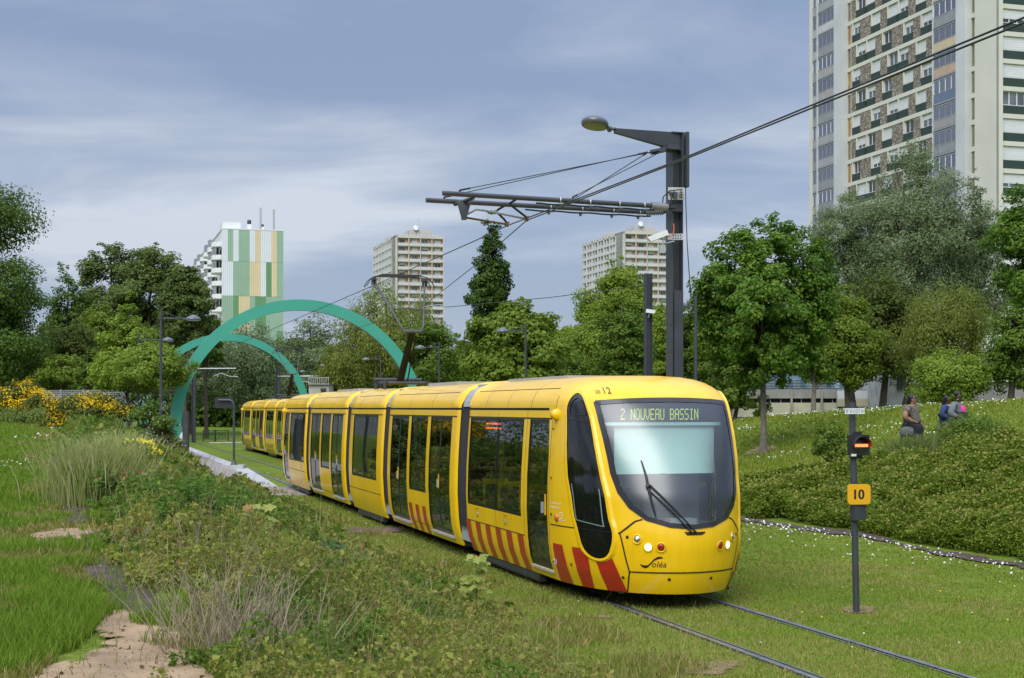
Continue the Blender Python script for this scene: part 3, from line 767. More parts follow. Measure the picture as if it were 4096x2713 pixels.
# main mast: built in world axes about its own foot
mp=at(1559,900,27.); mp.z=gz(mp.x,mp.y)
mast=thing('catenary_mast','big anthracite catenary mast with long cantilever, street lamp and white camera, behind the tram front','catenary mast',mp)
def L(v): return Vector(v)-mp
RN=Matrix.Rotation(math.atan2(S_,C_),4,'Z')
ztop=EYE+(943-310)*.0081-mp.z
g=MB(); hbeam(g,.20,.30,.022,-.3,ztop); g.v=[tuple(RN@Vector(v)) for v in g.v]
g.box((0,0,ztop),(.24,.34,.02),0,RN)
for z in np.arange(2.2,4.3,.52): 
    for y in (-.1,.1): g.box(RN@Vector((-.113,y,z)),(.012,.03,.03),0,RN)
g.box(RN@Vector((.02,-.152,2.7)),(.18,.01,4.4),0,RN)
g.build('post',POLE,mast)
g=MB(); g.bbox((-.02,-.14,-1.15),(.05,.14,.02)); 
M=Matrix.Translation((.14,0,ztop))@RN
g2=MB(); g2.add([M@Vector(v) for v in [(.05,-.09,-1.0),(.11,-.09,-1.0),(.11,.09,-1.0),(.05,.09,-1.0),(.05,-.09,.03),(.11,-.09,.03),(.11,.09,.03),(.05,.09,.03)]],[(3,2,1,0),(4,5,6,7),(0,1,5,4),(1,2,6,5),(2,3,7,6),(3,0,4,7)])
tip=L(at(1421,297.5,26.3)); rt=Vector((.12,0,ztop+.01))
dirn=(tip-rt).normalized(); wd=Vector((dirn.y,-dirn.x,0)).normalized()
vs=[]
for p,h,w in ((rt,.34,.07),(tip,.085,.04)):
    vs+=[p-wd*w-Vector((0,0,h)),p+wd*w-Vector((0,0,h)),p+wd*w,p-wd*w]
g2.add(vs,[(3,2,1,0),(4,5,6,7),(0,1,5,4),(1,2,6,5),(2,3,7,6),(3,0,4,7)]); g2.build('lamp_arm',POLE,mast)
hc=L(at(1375,287,26.05))
g=MB(); tilt=Matrix.Translation(hc)@Matrix.Rotation(R(8),4,'Y')@Matrix.Rotation(R(-9),4,'X')
g.lathe([(.235,-.045),(.25,-.02),(.25,.02),(.24,.045),(.20,.09),(.12,.125),(.05,.14),(0,.142)],24,0,tilt); g.lathe([(.235,-.045),(.215,-.052),(.2,-.05)],24,0,tilt); g.lathe([(.2,-.05),(.1,-.06),(0,-.062)],24,1,tilt)
j=L(at(1409,299,26.2)); g.tube([tilt@Vector((.24,0,-.03)),j,tip],.03,8); g.lathe([(0,-.05),(.05,-.05),(.05,.05),(0,.05)],10,0,Matrix.Translation(j)@Matrix.Rotation(math.pi/2,4,'X'))
g.build('lamp_head',[LAMPD,LENS],mast)
# cantilever pipes
nA,nB=L(Vector((-1.21,25.2,6.45))),L(Vector((2.70,26.6,6.42)))
fA,fB=L(Vector((-1.55,26.04,6.45))),L(Vector((2.72,27.47,6.42)))
pole_c=Vector((0,0,6.42-mp.z))
def lerp(a,b,t): return a+(b-a)*t
for A,B in ((nA,nB),(fA,fB)):
    g=MB(); g.tube([A,lerp(A,B,.97)],.045,12); g.build('cantilever_pipe',POLE,mast)
    g=MB(); q=lerp(A,B,.965); e=lerp(B,pole_c+Vector((0,(.16 if A is fA else -.16),0)),.5)
    k=9
    for i in range(k):
        c=lerp(q,e,i/k); c2=lerp(q,e,(i+.5)/k); g.tube([c,c2],[.075,.05],10); g.tube([c2,lerp(q,e,(i+1)/k)],[.03,.06],10)
    g.build('insulator',INSUL,mast)
    g=MB(); g.tube([e,pole_c+Vector((.0,(.17 if A is fA else -.17),0))],.04,8); g.box(pole_c+Vector((0,(.18 if A is fA else -.18),0)),(.26,.05,.14),0,RN); g.build('pipe_bracket',POLE,mast)
    # feeder cable slung under the pipe, clamps
    g=MB(); pts=[lerp(A,B,t)-Vector((0,0,.075+.012*math.sin((t-.42)*22)**2)) for t in np.linspace(.42,.98,26)]; g.tube(pts,.016,6); g.build('feeder_cable',WIREM,mast)
    for t in (.53,.67,.81,.93):
        g=MB(); c=lerp(A,B,t); d=(B-A).normalized(); Mq=Matrix.Translation(c)@d.to_track_quat('Z','Y').to_matrix().to_4x4()
        g.lathe([(.05,-.012),(.053,-.012),(.053,.012),(.05,.012)],12,1,Mq); g.box(c-Vector((0,0,.085)),(.12,.03,.03),0); g.box(c-Vector((.03,0,.12)),(.05,.04,.04),0); g.build('cable_clamp',[POLE,ALU],mast)
g=MB(); dc=lerp(nA,nB,.135); fc=lerp(fA,fB,.12); mid=(dc+fc)/2
g.tube([dc-Vector((0,0,.05)),fc-Vector((0,0,.05))],.035,6)
zb=EYE+(943-507)*.0003*25.7-mp.z
g.add([mid+Vector(v) for v in [(-.13,-.03,-.06),(.13,-.03,-.06),(.13,.03,-.06),(-.13,.03,-.06)]]+[Vector((mid.x+x,mid.y+y,mid.z-.34)) for x,y in((-.05,-.04),(.05,-.04),(.05,.04),(-.05,.04))],[(0,1,5,4),(1,2,6,5),(2,3,7,6),(3,0,4,7),(0,3,2,1)])
g.box((mid.x,mid.y,(mid.z-.3+zb)/2),(.095,.08,mid.z-.3-zb)); g.build('drop_bracket',POLE,mast)
PB=at(1217,510,26.1); PA=at(1171,522.5,26.7)
g=MB(); s0=Vector((mid.x+.06,mid.y-.02,zb+.10)); e=L(PB)+Vector((0,0,.03)); g.tube([s0,lerp(s0,e,.15)+Vector((0,0,.10)),lerp(s0,e,.3)+Vector((0,0,.09)),e],.021,8,0); g.build('steady_arm',pbr('grey_zinc_tube',(.24,.27,.29),.45,metal=.5,var=.15,scale=8),mast)
g=MB(); s1=Vector((mid.x+.06,mid.y+.03,zb+.04)); e=L(PA)+Vector((0,0,.03)); g.tube([s1,e],.02,8,0); g.build('steady_arm',RUST,mast)
for P,src in ((PB,lerp(nA,nB,.33)),(PA,lerp(fA,fB,.33))):
    l=L(P); g=MB(); g.box(l+Vector((0,0,.03)),(.07,.07,.09)); g.box(l+Vector((.03,0,.06)),(.05,.03,.03)); g.build('wire_clamp',RUST,mast)
    g=MB(); g.tube([src-Vector((0,0,.03)),src+Vector((-.12,0,-.10)),lerp(src,l,.4)+Vector((-.16,0,.02)),lerp(src,l,.7)+Vector((-.03,0,0)),l+Vector((0,0,.06))],.021,7); g.build('jumper_cable',WIREM,mast)
# stays from the mast head
hd=L(at(1547,343,26.75))
g=MB(); g.tube([L(at(1508,353,26.6)),hd],.035,6); g.box(lerp(L(at(1508,353,26.6)),hd,.45),(.36,.05,.09),0,Matrix.Rotation(R(-12),4,'Y')); g.box(hd,(.22,.36,.09),0,RN); g.build('stay_bracket',POLE,mast)
for a,b in ((lerp(nA,nB,.075),L(at(1522,349,26.6))),(lerp(fA,fB,.075),L(at(1497,352,26.7))),(lerp(nA,nB,.59),L(at(1530,350,26.6))),(lerp(fA,fB,.60),L(at(1495,354,26.8)))):
    g=MB(); a=a+Vector((0,0,.07)); g.tube([a,b],.0085,6); g.tube([a,lerp(a,b,.05)],.018,6); g.tube([a-Vector((0,0,.1)),a],.02,6); g.tube([lerp(a,b,.95),b],.016,6); g.build('stay_rod',WIREM,mast)
# lightning arrester plate, cctv camera, band clamps, loose cable
g=MB(); c=L(at(1563,448,26.72)); g.box(c,(.31,.012,.23),0,Matrix.Rotation(R(8),4,'Z')); g.build('arrester_plate',pbr('pale_plate',(.48,.49,.47),.5,var=.08),mast)
g=MB()
for i in range(6): z=-.09+i*.03; g.lathe([(.018,z),(.04,z+.008),(.018,z+.018)],10,0,Matrix.Translation(c+Vector((.08,-.08,0))))
g.box(c+Vector((-.06,-.06,-.0)),(.16,.06,.03),1); g.box(c+Vector((-.03,-.05,-.06)),(.08,.05,.05),1); g.build('arrester',[pbr('brown_insulator',(.09,.085,.08),.35,var=.1),POLE],mast)
g=MB(); g.tube([c+Vector((.03,-.07,.06)),c+Vector((-.12,-.05,.05)),c+Vector((-.24,0,-.06)),c+Vector((-.26,.05,-.26))],.011,6); g.tube([c+Vector((.06,-.08,.07)),c+Vector((-.05,-.1,.04)),c+Vector((-.10,-.08,-.1)),c+Vector((-.12,.0,-.25))],.011,6); g.build('arrester_cable',WIREM,mast)
cc=L(at(1524,545,26.6)); g=MB(); Mq=Matrix.Translation(cc)@Matrix.Rotation(R(-21),4,'Y')@Matrix.Rotation(R(8),4,'Z')
g.box((0,0,0),(.36,.10,.10),0,Mq); g.v=[tuple(v) for v in g.v]; 
g3=MB(); g3.v=[]; 
vs=[(-.2,-.055,-.05),(.16,-.055,-.05),(.16,.055,-.05),(-.2,.055,-.05),(-.24,-.06,.05),(.16,-.06,.05),(.16,.06,.05),(-.24,.06,.05)]
g3.add([Mq@Vector(v) for v in vs],[(3,2,1,0),(4,5,6,7),(0,1,5,4),(1,2,6,5),(2,3,7,6),(3,0,4,7)],0)
g3.tube([cc+Vector((.1,0,-.03)),cc+Vector((.12,0,-.14)),cc+Vector((.28,.05,-.10))],.016,6,1); g3.box(cc+Vector((.05,0,-.25)),(.11,.10,.15),1); g3.tube([cc+Vector((.07,0,-.06)),cc+Vector((.06,0,-.18))],.015,6,1)
cctv=g3.build('surveillance_camera',[WHITE,GREYP],mast)
for yy in (544,551.5):
    g=MB(); b_=L(at(1561,yy,26.72)); g.box(b_,(.30,.015,.055),0); 
    for i in range(4): g.box(b_+Vector((-.04+i*.045,-.01,0)),(.022,.006,.022),1)
    g.build('band_clamp',[ALU,DKG],mast)
g=MB(); q=[at(1557,517,26.65),at(1558,530,26.65),at(1556,541,26.65),at(1540,549,26.6)]; g.tube([L(v) for v in q],.011,6); g.build('orange_cable',pbr('orange_cable_sheath',(.6,.13,.02),.5,var=0),mast)
g=MB(); q=[at(1583,371,26.9),at(1584,420,26.9),at(1585.5,480,26.9),at(1588,560,26.9),at(1592,620,26.9),at(1597,690,26.9)]; g.tube([L(v) for v in q],.009,6)
g.lathe([(.035,-.006),(.047,-.006),(.047,.006),(.035,.006)],14,0,Matrix.Translation(L(at(1582,366,26.9)))@Matrix.Rotation(math.pi/2,4,'X'))
g.build('hanging_cable',WIREM,mast)
# contact wires
def wire(pts,r,label):
    g=MB(); g.tube(pts,r,6); return tag(g.build('contact_wire',WIREM),label,'overhead wire')
A0=at(2367,41,12.6); A1=A0+(A0-PA)*.9
wire([A1,A0,at(1560,374,20.5),PA,at(1100,556,29.6),Vector(tn(37.4,7.75,6.10)),tn(70,7.8,6.05),tn(106,7.8,6.05),tn(150,7.8,6.0)],.0105,'upper overhead wire from the top right corner, running on to the raised pantograph')
B0=at(2367,53,12.5); B1=B0+(B0-PB)*.9
jn=at(973,712,50.5)
wire([B1,B0,at(1560,377.5,20.3),PB,at(1100,612,36.5),jn,tn(79.5,11.1,5.98),tn(106,11.1,6.0),tn(150,11.1,6.0)],.0105,'lower overhead wire from the top right corner, dropping steeply past the poplar')
# anchor post with pull-off
ap=at(1498,860,48); ap.z=gz(ap.x,ap.y)
post=thing('steel_post','short anthracite H section post with small white camera, left of the big mast','steel post',ap)
g=MB(); hbeam(g,.20,.22,.02,-.3,EYE+(943-632.5)*.0144-ap.z); g.v=[tuple(RN@Vector(v)) for v in g.v]; g.build('post_shaft',POLE,post)
g=MB(); c=at(1503,720,47.8)-ap; Mq=Matrix.Translation(c)@Matrix.Rotation(R(8),4,'Y'); g.box((0,0,0),(.22,.12,.12),0,Mq); g=MB(); g.add([Mq@Vector(v) for v in [(-.14,-.07,-.06),(.13,-.07,-.06),(.13,.07,-.06),(-.14,.07,-.06),(-.14,-.07,.06),(.17,-.07,.06),(.17,.07,.06),(-.14,.07,.06)]],[(3,2,1,0),(4,5,6,7),(0,1,5,4),(1,2,6,5),(2,3,7,6),(3,0,4,7)]); g.tube([c,c+Vector((-.06,.05,-.2))],.025,6,1); g.build('surveillance_camera',[WHITE,GREYP],post)
g=MB(); g.tube([at(1490,660,47.9),at(1270,688,49),at(1034,710,50.2)],.012,5); g.tube([at(1490,660,47.9),at(1468,663,48)],.022,6)
tag(g.build('pull_off_wire',WIREM),'thin span wire from the short post across to the overhead wire','span wire')
g=MB(); g.tube([at(1034,710,50.2),at(1018,705,50.3),at(998,707,50.4),jn],.024,6); tag(g.build('steady_tube',pbr('grey_zinc_tube',(.2,.2,.2)) ),'grey curved steady tube holding the overhead wire beside the pantograph','steady tube')
# arches
for d,xc,lab,ytop in ((70,695.5,'large near teal arch spanning the tracks','a'),(106,525,'smaller looking farther teal arch behind the near one','b')):
    n0=10.2; c=at(xc,943,d); T0,n0=to_tn(c.x,c.y)
    rr=6.2 if d==70 else 6.15; zc=1.75 if d==70 else 2.0; th=.53; ax=.40
    base=tn(T0,n0,0); base.z=0
    g=MB(); K=72; secs=[]
    for i in range(K+1):
        a=math.pi*1.10*i/K-math.pi*.05
        if i in(0,K): pass
        secs.append((math.cos(a),math.sin(a)))
    ring=[]
    for ca,sa in secs:
        for r_,t_ in ((rr,-ax/2),(rr,ax/2),(rr-th,ax/2),(rr-th,-ax/2)):
            ring.append(tn(T0+t_,n0+ca*r_,zc+sa*r_)-base)
    fs=[];
    for i in range(K):
        for j in range(4): fs.append((i*4+j,i*4+(j+1)%4,(i+1)*4+(j+1)%4,(i+1)*4+j))
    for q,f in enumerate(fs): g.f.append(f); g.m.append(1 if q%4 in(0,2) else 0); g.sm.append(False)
    g.v=[tuple(v) for v in ring]
    for s in (0,1):
        o=len(g.v)
        e=ring[0:4] if s==0 else ring[-4:]
        g.add([v for v in e]+[Vector((v.x,v.y,-.4)) for v in e],[(0,1,5,4),(1,2,6,5),(2,3,7,6),(3,0,4,7)],0)
    o=tag(g.build('arch',[TEAL,TEALE]),lab,'arch'); o.location=base
# platform, ramp and crossing
def strip(name,outline,mat,z0=-.3):
    g=MB(); pts=[(tn(T,n,z)) for T,n,z in outline]; k=len(pts)
    g.add(pts,[tuple(range(k))],0); g.add(pts+[Vector((p.x,p.y,z0)) for p in pts],[(i,(i+1)%k,k+(i+1)%k,k+i) for i in range(k)],0)
    return struct(g.build(name,mat))
strip('platform',[(58,6.30,.27),(58,2.6,.27),(150,2.6,.27),(150,6.30,.27)],PAVE)
strip('platform_ramp',[(48.5,6.3,.02),(48.5,3.0,.03),(58,2.6,.27),(58,6.3,.27)],PAVE)
EDGE=pbr('white_edge_slabs',(.37,.37,.365),.8,var=.12,scale=2,bump=.15,bscale=30)
strip('platform_edge',[(58,5.80,.285),(150,5.80,.285),(150,6.36,.285),(58,6.36,.285)],EDGE)
strip('ramp_edge',[(49.0,5.70,.045),(58,5.80,.285),(58,6.36,.285),(49.0,6.36,.045)],EDGE)
strip('crossing',[(44.3,6.9,.03),(44.3,3.6,.03),(49,3.0,.035),(49,6.9,.035)],PAVE)
strip('white_slab',[(45.5,4.9,.034),(45.5,4.2,.034),(48.6,4.0,.036),(48.6,4.9,.036)],CONC)
strip('far_path',[(112,9.4,.03),(112,30,.05),(114,30,.05),(114,9.4,.03)],pbr('beige_gravel',(.42,.37,.30),.95,var=.15,scale=3))
# mirror on a gooseneck with its concrete block
b=at(541,1078,57.7); b.z=.26
blk=MB(); blk.bbox((-.45,-.3,-.3),(.42,.3,.16)); o=tag(blk.build('concrete_block',CONC),'pale concrete block under the gooseneck mirror post','concrete block'); o.location=b
ms=thing('mirror_post','gooseneck post carrying a dark rounded mirror seen from behind','mirror post',b+Vector((0,0,.16)))
zt=EYE+(943-925)*.0173-b.z-.16
g=MB(); g.tube([(0,0,0),(0,0,zt-.22),(-.05,0,zt-.07),(-.16,0,zt),(-.62,0,zt)],.045,10); g.lathe([(.16,0),(.06,.14),(.05,.2)],12); g.build('post_shaft',POLE,ms)
g=MB(); out=[]
for cx,cy,a0 in ((.29,.15,0),(-.29,.15,90),(-.29,-.15,180),(.29,-.15,270)):
    for k in range(5): a=R(a0+k*22.5); out.append((cx+.07*math.cos(a),cy+.07*math.sin(a)))
g.prism(out,-.03,.03,0,Matrix.Translation((-.42,.10,zt-.10))@Matrix.Rotation(R(90),4,'X')); g.build('mirror_panel',pbr('mirror_back',(.035,.035,.042),.3,var=.1),ms)
# dark totem and cloth
b=at(430.5,1000,60); b.z=.25
g=MB(); g.bbox((-.10,-.16,0),(.10,.16,2.3)); g.bbox((-.115,-.17,0),(-.10,.17,2.2)); g.bbox((.10,-.05,0),(.112,.05,2.25))
tt=tag(g.build('totem',[DKG]),'dark narrow platform totem beside the white and black cloth','totem'); tt.location=b
g=MB(); q=[(412,1030),(408,1024),(413,1014),(419,1001),(421,998),(422,1010),(421,1024),(416,1034)]
Wd=[at(x,y,61)-b for x,y in q]
g.add(Wd+[v+Vector((.05,.12,0)) for v in Wd],[(0,1,2,3,4,5,6,7),(15,14,13,12,11,10,9,8)]+[(i,(i+1)%8,8+(i+1)%8,8+i) for i in range(8)],0)
q=[(414,1026),(420,1015),(421.5,1024),(417,1031)]; g.add([at(x,y,60.9)-b for x,y in q],[(0,1,2,3)],1)
ob=tag(g.build('cloth_banner',[WHITE,INK]),'crumpled white and black cloth hanging at the near arch foot','banner'); ob.location=b
# masts of the far stop
for x,yt,d,xa,ya,lab in ((448,868,112,546,852,'slim far catenary mast under the arches with arm to the right'),(643,853,108,737,870,'far catenary mast just left of the rear tram pantograph')):
    p=at(x,yt,d); z=gz(p.x,p.y); q=at(xa,ya,d-.5)
    m=thing('catenary_mast',lab,'catenary mast',(p.x,p.y,z)); g=MB(); hbeam(g,.26,.24,.03,-.3,max(p.z,q.z)-z+.1); g.build('post',POLE,m)
    g=MB(); g.tube([(0,0,q.z-z),q-Vector((p.x,p.y,z))],.055,7); g.build('cantilever_pipe',STEEL,m)
    g=MB(); c=(q-Vector((p.x,p.y,z)))*.5; c.z=q.z-z; g.tube([c+Vector((0,0,-.55)),c+Vector((.5,0,-.35)),c+Vector((1.1,0,-.6)),c+Vector((1.8,0,-.65))],.03,5); g.build('steady_arm',STEEL,m)
# barriers and bench beyond the rails
for x0,x1,lab in ((470,497,'left of the two low green barriers beside the far path'),(499,528,'right of the two low green barriers beside the far path')):
    p=at((x0+x1)/2,1016,116); z=gz(p.x,p.y); w=(x1-x0)*.0003*116; t=thing('barrier',lab,'barrier',(p.x,p.y,z),0,'low green barriers beside the far path')
    g=MB()
    for x in (-w/2,w/2): g.tube([(x,0,0),(x,0,.95)],.04,6)
    g.tube([(-w/2,0,.9),(w/2,0,.9)],.035,6); g.tube([(-w/2,0,.2),(w/2,0,.2)],.03,6); g.build('frame',GREEN,t)
    g=MB()
    for k in range(3): x=-w/2+w*(k+1)/4; g.tube([(x,0,.2),(x,0,.9)],.018,5)
    g.tube([(-w/2,0,.2),(w/2,0,.9)],.015,5); g.tube([(-w/2,0,.9),(w/2,0,.2)],.015,5); g.build('infill_bars',GREEN,t)
p=at(510,984,150); z=gz(p.x,p.y); t=thing('park_bench','dark park bench in front of the far bushes','bench',(p.x,p.y,z))
g=MB(); g.bbox((-.9,-.2,.42),(.9,.2,.47)); g.build('seat',DKG,t); g=MB(); g.bbox((-.9,.2,.55),(.9,.24,.85)); g.build('backrest',DKG,t)
for x in(-.7,.7): g=MB(); g.bbox((x-.04,-.2,0),(x+.04,.22,.42)); g.bbox((x-.04,.2,.42),(x+.04,.24,.85)); g.build('leg',DKG,t)
# rails
railM=pbr('rail_steel',(.26,.26,.27),.34,metal=.6,var=.25,scale=6); groove=pbr('rail_groove',(.018,.017,.016),.8,var=.3,scale=5)
def track(name,ncurve,Ts):
    g=MB()
    for off in (-.7525,.7525):
        for w0,w1,z,m in ((-.04,.04,.014,0),(.04,.085,.004,1),(.085,.11,.012,0),(-.075,-.04,.004,1)):
            s=1 if off<0 else -1
            for Ta,Tb in zip(Ts[:-1],Ts[1:]):
                na,nb=ncurve(Ta)+off,ncurve(Tb)+off
                g.add([tn(Ta,na+s*w0,z),tn(Ta,na+s*w1,z),tn(Tb,nb+s*w1,z),tn(Tb,nb+s*w0,z)],[(0,1,2,3)],m)
    return struct(g.build(name,[railM,groove]))
track('tram_track',lambda T:7.75,list(np.linspace(-10,170,60)))
track('tram_track_branch',lambda T:7.75+3.35*float(sstep(T,27,52)),list(np.linspace(27,170,70)))
# signal post on the right
b=at(1980,1417,19.0); b.z=0
sg_=thing('signal_post','grey signal post with white, yellow and number 10 plates beside the track','signal post',b)
g=MB(); lean=Vector((-.062,0,2.77)); g.tube([(0,0,-.2),lean],.043,14); g.tube([lean,lean+Vector((0,0,.003))],.043,14); 
for f_ in (.79,.62,.60,.735): g.tube([lean*f_,lean*(f_+.006)],.046,14)
g.build('post_shaft',POLE,sg_)
def SP(x,y): return at(x,y,18.93)-b
RZ=Matrix.Rotation(R(9),4,'Z')
def face_text(g,s,c,size,sx=1.,shear=0.,mat=0,M=RZ):
    vs,fs=text_geo(s,size,shear); xs=[v[0] for v in vs]; ys=[v[1] for v in vs]; mx=(min(xs)+max(xs))/2; my=(min(ys)+max(ys))/2
    g.add([Vector(c)+M@Vector(((x-mx)*sx,0,y-my)) for x,y in vs],fs,mat)
c=SP(1973,950.5)+Vector((0,-.055,0)); g=MB(); g.box(c,(.272,.006,.074),0,RZ); pl=g.build('name_plate',WHITE,sg_)
g=MB(); face_text(g,'SF SI·COT·01',c+RZ@Vector((0,-.0045,0)),.064,.74); g.build('lettering',INK,pl)
def rrect(w,h,r,k=5):
    o=[]
    for cx,cy,a0 in ((w/2-r,h/2-r,0),(-w/2+r,h/2-r,90),(-w/2+r,-h/2+r,180),(w/2-r,-h/2+r,270)):
        for i in range(k): a=R(a0+90*i/(k-1)); o.append((cx+r*math.cos(a),cy+r*math.sin(a)))
    return o
XZ=Matrix.Rotation(R(90),4,'X')
c=SP(1982.5,1142)+Vector((0,-.06,0)); g=MB(); g.prism(rrect(.312,.265,.045),-.012,.012,0,Matrix.Translation(c)@RZ@XZ); pl=g.build('number_plate',pbr('amber_plate',(.72,.36,.006),.4,var=.04),sg_)
g=MB(); face_text(g,'10',c+RZ@Vector((0,-.0145,0)),.185,.92); q=MB(); face_text(q,'10',c+RZ@Vector((.006,-.0142,0)),.185,.92); g.add(q.v,q.f,0); q=MB(); face_text(q,'10',c+RZ@Vector((-.006,-.0143,0)),.185,.92); g.add(q.v,q.f,0); g.build('numerals',INK,pl)
g=MB(); g.box(SP(1984,1184)+Vector((.0,.02,0)),(.175,.12,.205),0,Matrix.Rotation(R(20),4,'Z')); g.build('control_box',DKG,sg_)
c=SP(1985.5,1029); g=MB(); g.box(c+Vector((0,.03,0)),(.262,.12,.268),0,RZ); g.box(c+Vector((-.02,.06,.15)),(.12,.08,.05),0,RZ); g.box(c+Vector((-.03,.06,-.155)),(.14,.08,.05),0,RZ); hs=g.build('signal_housing',pbr('signal_black',(.016,.016,.017),.5,var=.1),sg_)
g=MB(); ctr=c+RZ@Vector((0,-.034,-.0))
g.lathe([(.115,-.008),(.105,.006),(0,.007)],24,0,Matrix.Translation(ctr)@RZ@XZ); ln_=g.build('signal_lens',pbr('dark_lens',(.03,.026,.024),.35,var=.2,scale=60),sg_)
g=MB(); vis=[]
for k in range(17):
    a=R(-10+200*k/16); vis.append((math.cos(a)*.118,math.sin(a)*.118))
for (x0,z0),(x1,z1) in zip(vis[:-1],vis[1:]):
    g.add([ctr+RZ@Vector(v) for v in((x0,0,z0),(x1,0,z1),(x1,-.12,z1+.0),(x0,-.12,z0+.0))],[(0,1,2,3)],0)
g.build('signal_visor',MATS['signal_black'],sg_)
g=MB()
for r_ in range(3):
    for k in range(15):
        g.lathe([(.0062,0),(.004,.004),(0,.005)],6,0,Matrix.Translation(ctr+RZ@Vector((-.098+k*.014,-.012,-.004+(r_-1)*.0125)))@RZ@XZ)
g.build('signal_bar',pbr('red_signal_leds',(.6,.05,.02),.5,var=0,emit=(1,.10,.03),estr=4.5),ln_)
g=MB(); g.box(c+RZ@Vector((-.09,-.04,-.13)),(.07,.004,.03),0,RZ); g.build('sticker',WHITE,hs)
# brick-brown cover in the grass
p=at(838,1228,31.6); p.z=gz(p.x,p.y)
g=MB(); g.lathe([(.95,.02),(.9,.045),(0,.05)],22,0,None,True,.75); o=struct(g.build('bare_patch',pbr('red_brown_soil',(.14,.085,.07),.95,var=.35,scale=6,bump=.6,bscale=20))); o.location=p
# ------------------------------------------------------------------ ground
def axis(*segs):
    a=[]
    for lo,hi,st in segs: a.append(np.arange(lo,hi,st))
    return np.concatenate(a+[np.array([segs[-1][1]])])
gT=axis((-2500,-300,550),(-300,-20,70),(-20,3,1.5),(3,30,.22),(30,60,.5),(60,130,1.2),(130,260,8),(260,700,60),(700,4000,550))
gN=axis((-3000,-400,650),(-400,-60,60),(-60,-14,4),(-14,-4,.6),(-4,7,.2),(7,15,.6),(15,32,.35),(32,60,2),(60,240,20),(240,3000,460))
TT,NN=np.meshgrid(gT,gN,indexing='ij')
XX=-S_*TT+C_*NN; YY=C_*TT+S_*NN
ZZ=ground_z(XX,YY)
ni,nj=TT.shape
idx=np.arange(ni*nj).reshape(ni,nj)
F=np.stack([idx[:-1,:-1],idx[1:,:-1],idx[1:,1:],idx[:-1,1:]],-1).reshape(-1,4)[:,::-1]
def ground_mat():
    m,nt,ns,ln=new_mat('grass_ground')
    o=N(nt,'ShaderNodeOutputMaterial'); b=N(nt,'ShaderNodeBsdfPrincipled'); b.inputs['Roughness'].default_value=.95; b.inputs['Specular IOR Level'].default_value=.1
    tc=N(nt,'ShaderNodeTexCoord')
    def nz(s,d=6,r=.6):
        n=N(nt,'ShaderNodeTexNoise'); n.inputs['Scale'].default_value=s; n.inputs['Detail'].default_value=d; n.inputs['Roughness'].default_value=r; ln.new(tc.outputs['Object'],n.inputs['Vector']); return n
    a,c,e=nz(.35),nz(2.2),nz(22,4)
    r1=ramp(nt,[(.32,(.090,.150,.016)),(.5,(.135,.195,.022)),(.68,(.195,.225,.036))]); ln.new(a.outputs['Fac'],r1.inputs[0])
    r2=ramp(nt,[(.30,(.088,.148,.016)),(.55,(.142,.205,.024)),(.74,(.235,.222,.060))]); ln.new(c.outputs['Fac'],r2.inputs[0])
    mx=N(nt,'ShaderNodeMix',data_type='RGBA'); mx.inputs[0].default_value=.5; ln.new(r1.outputs[0],mx.inputs[6]); ln.new(r2.outputs[0],mx.inputs[7])
    r3=ramp(nt,[(.3,.62),(.7,1.25)]); ln.new(e.outputs['Fac'],r3.inputs[0])
    mu=N(nt,'ShaderNodeMix',data_type='RGBA',blend_type='MULTIPLY'); mu.inputs[0].default_value=1; ln.new(mx.outputs[2],mu.inputs[6]); ln.new(r3.outputs[0],mu.inputs[7])
    ln.new(mu.outputs[2],b.inputs['Base Color'])
    bp=N(nt,'ShaderNodeBump'); bp.inputs['Strength'].default_value=.8; bp.inputs['Distance'].default_value=.05; ln.new(e.outputs['Fac'],bp.inputs['Height']); ln.new(bp.outputs[0],b.inputs['Normal'])
    ln.new(b.outputs[0],o.inputs[0]); return m
struct(fast_mesh('ground',np.stack([XX,YY,ZZ],-1).reshape(-1,3),F,ground_mat(),smooth=True))
SAND=pbr('sandy_path',(.300,.205,.115),.95,var=.30,scale=3.5,bump=.9,bscale=34,detail=9.)
SOIL=pbr('brown_mulch',(.062,.042,.028),.95,var=.45,scale=5,bump=.9,bscale=24)
def ragged(mat):
    nm=mat.name+'_worn'
    if nm in MATS: return MATS[nm]
    m=mat.copy(); m.name=nm; nt=m.node_tree; o=[n for n in nt.nodes if n.type=='OUTPUT_MATERIAL'][0]; b=[n for n in nt.nodes if n.type=='BSDF_PRINCIPLED'][0]
    at_=N(nt,'ShaderNodeAttribute'); at_.attribute_name='edge'; tc=N(nt,'ShaderNodeTexCoord'); nz=N(nt,'ShaderNodeTexNoise'); nz.inputs['Scale'].default_value=7.; nz.inputs['Detail'].default_value=8; nz.inputs['Roughness'].default_value=.68
    nt.links.new(tc.outputs['Object'],nz.inputs['Vector']); ad=N(nt,'ShaderNodeMath',operation='ADD'); nt.links.new(at_.outputs['Fac'],ad.inputs[0]); nt.links.new(nz.outputs['Fac'],ad.inputs[1])
    mr=N(nt,'ShaderNodeMapRange'); mr.inputs[1].default_value=.70; mr.inputs[2].default_value=.86; nt.links.new(ad.outputs[0],mr.inputs[0]); tr=N(nt,'ShaderNodeBsdfTransparent'); mx=N(nt,'ShaderNodeMixShader')
    nt.links.new(mr.outputs[0],mx.inputs[0]); nt.links.new(tr.outputs[0],mx.inputs[1]); nt.links.new(b.outputs[0],mx.inputs[2]); nt.links.new(mx.outputs[0],o.inputs[0]); MATS[nm]=m; return m
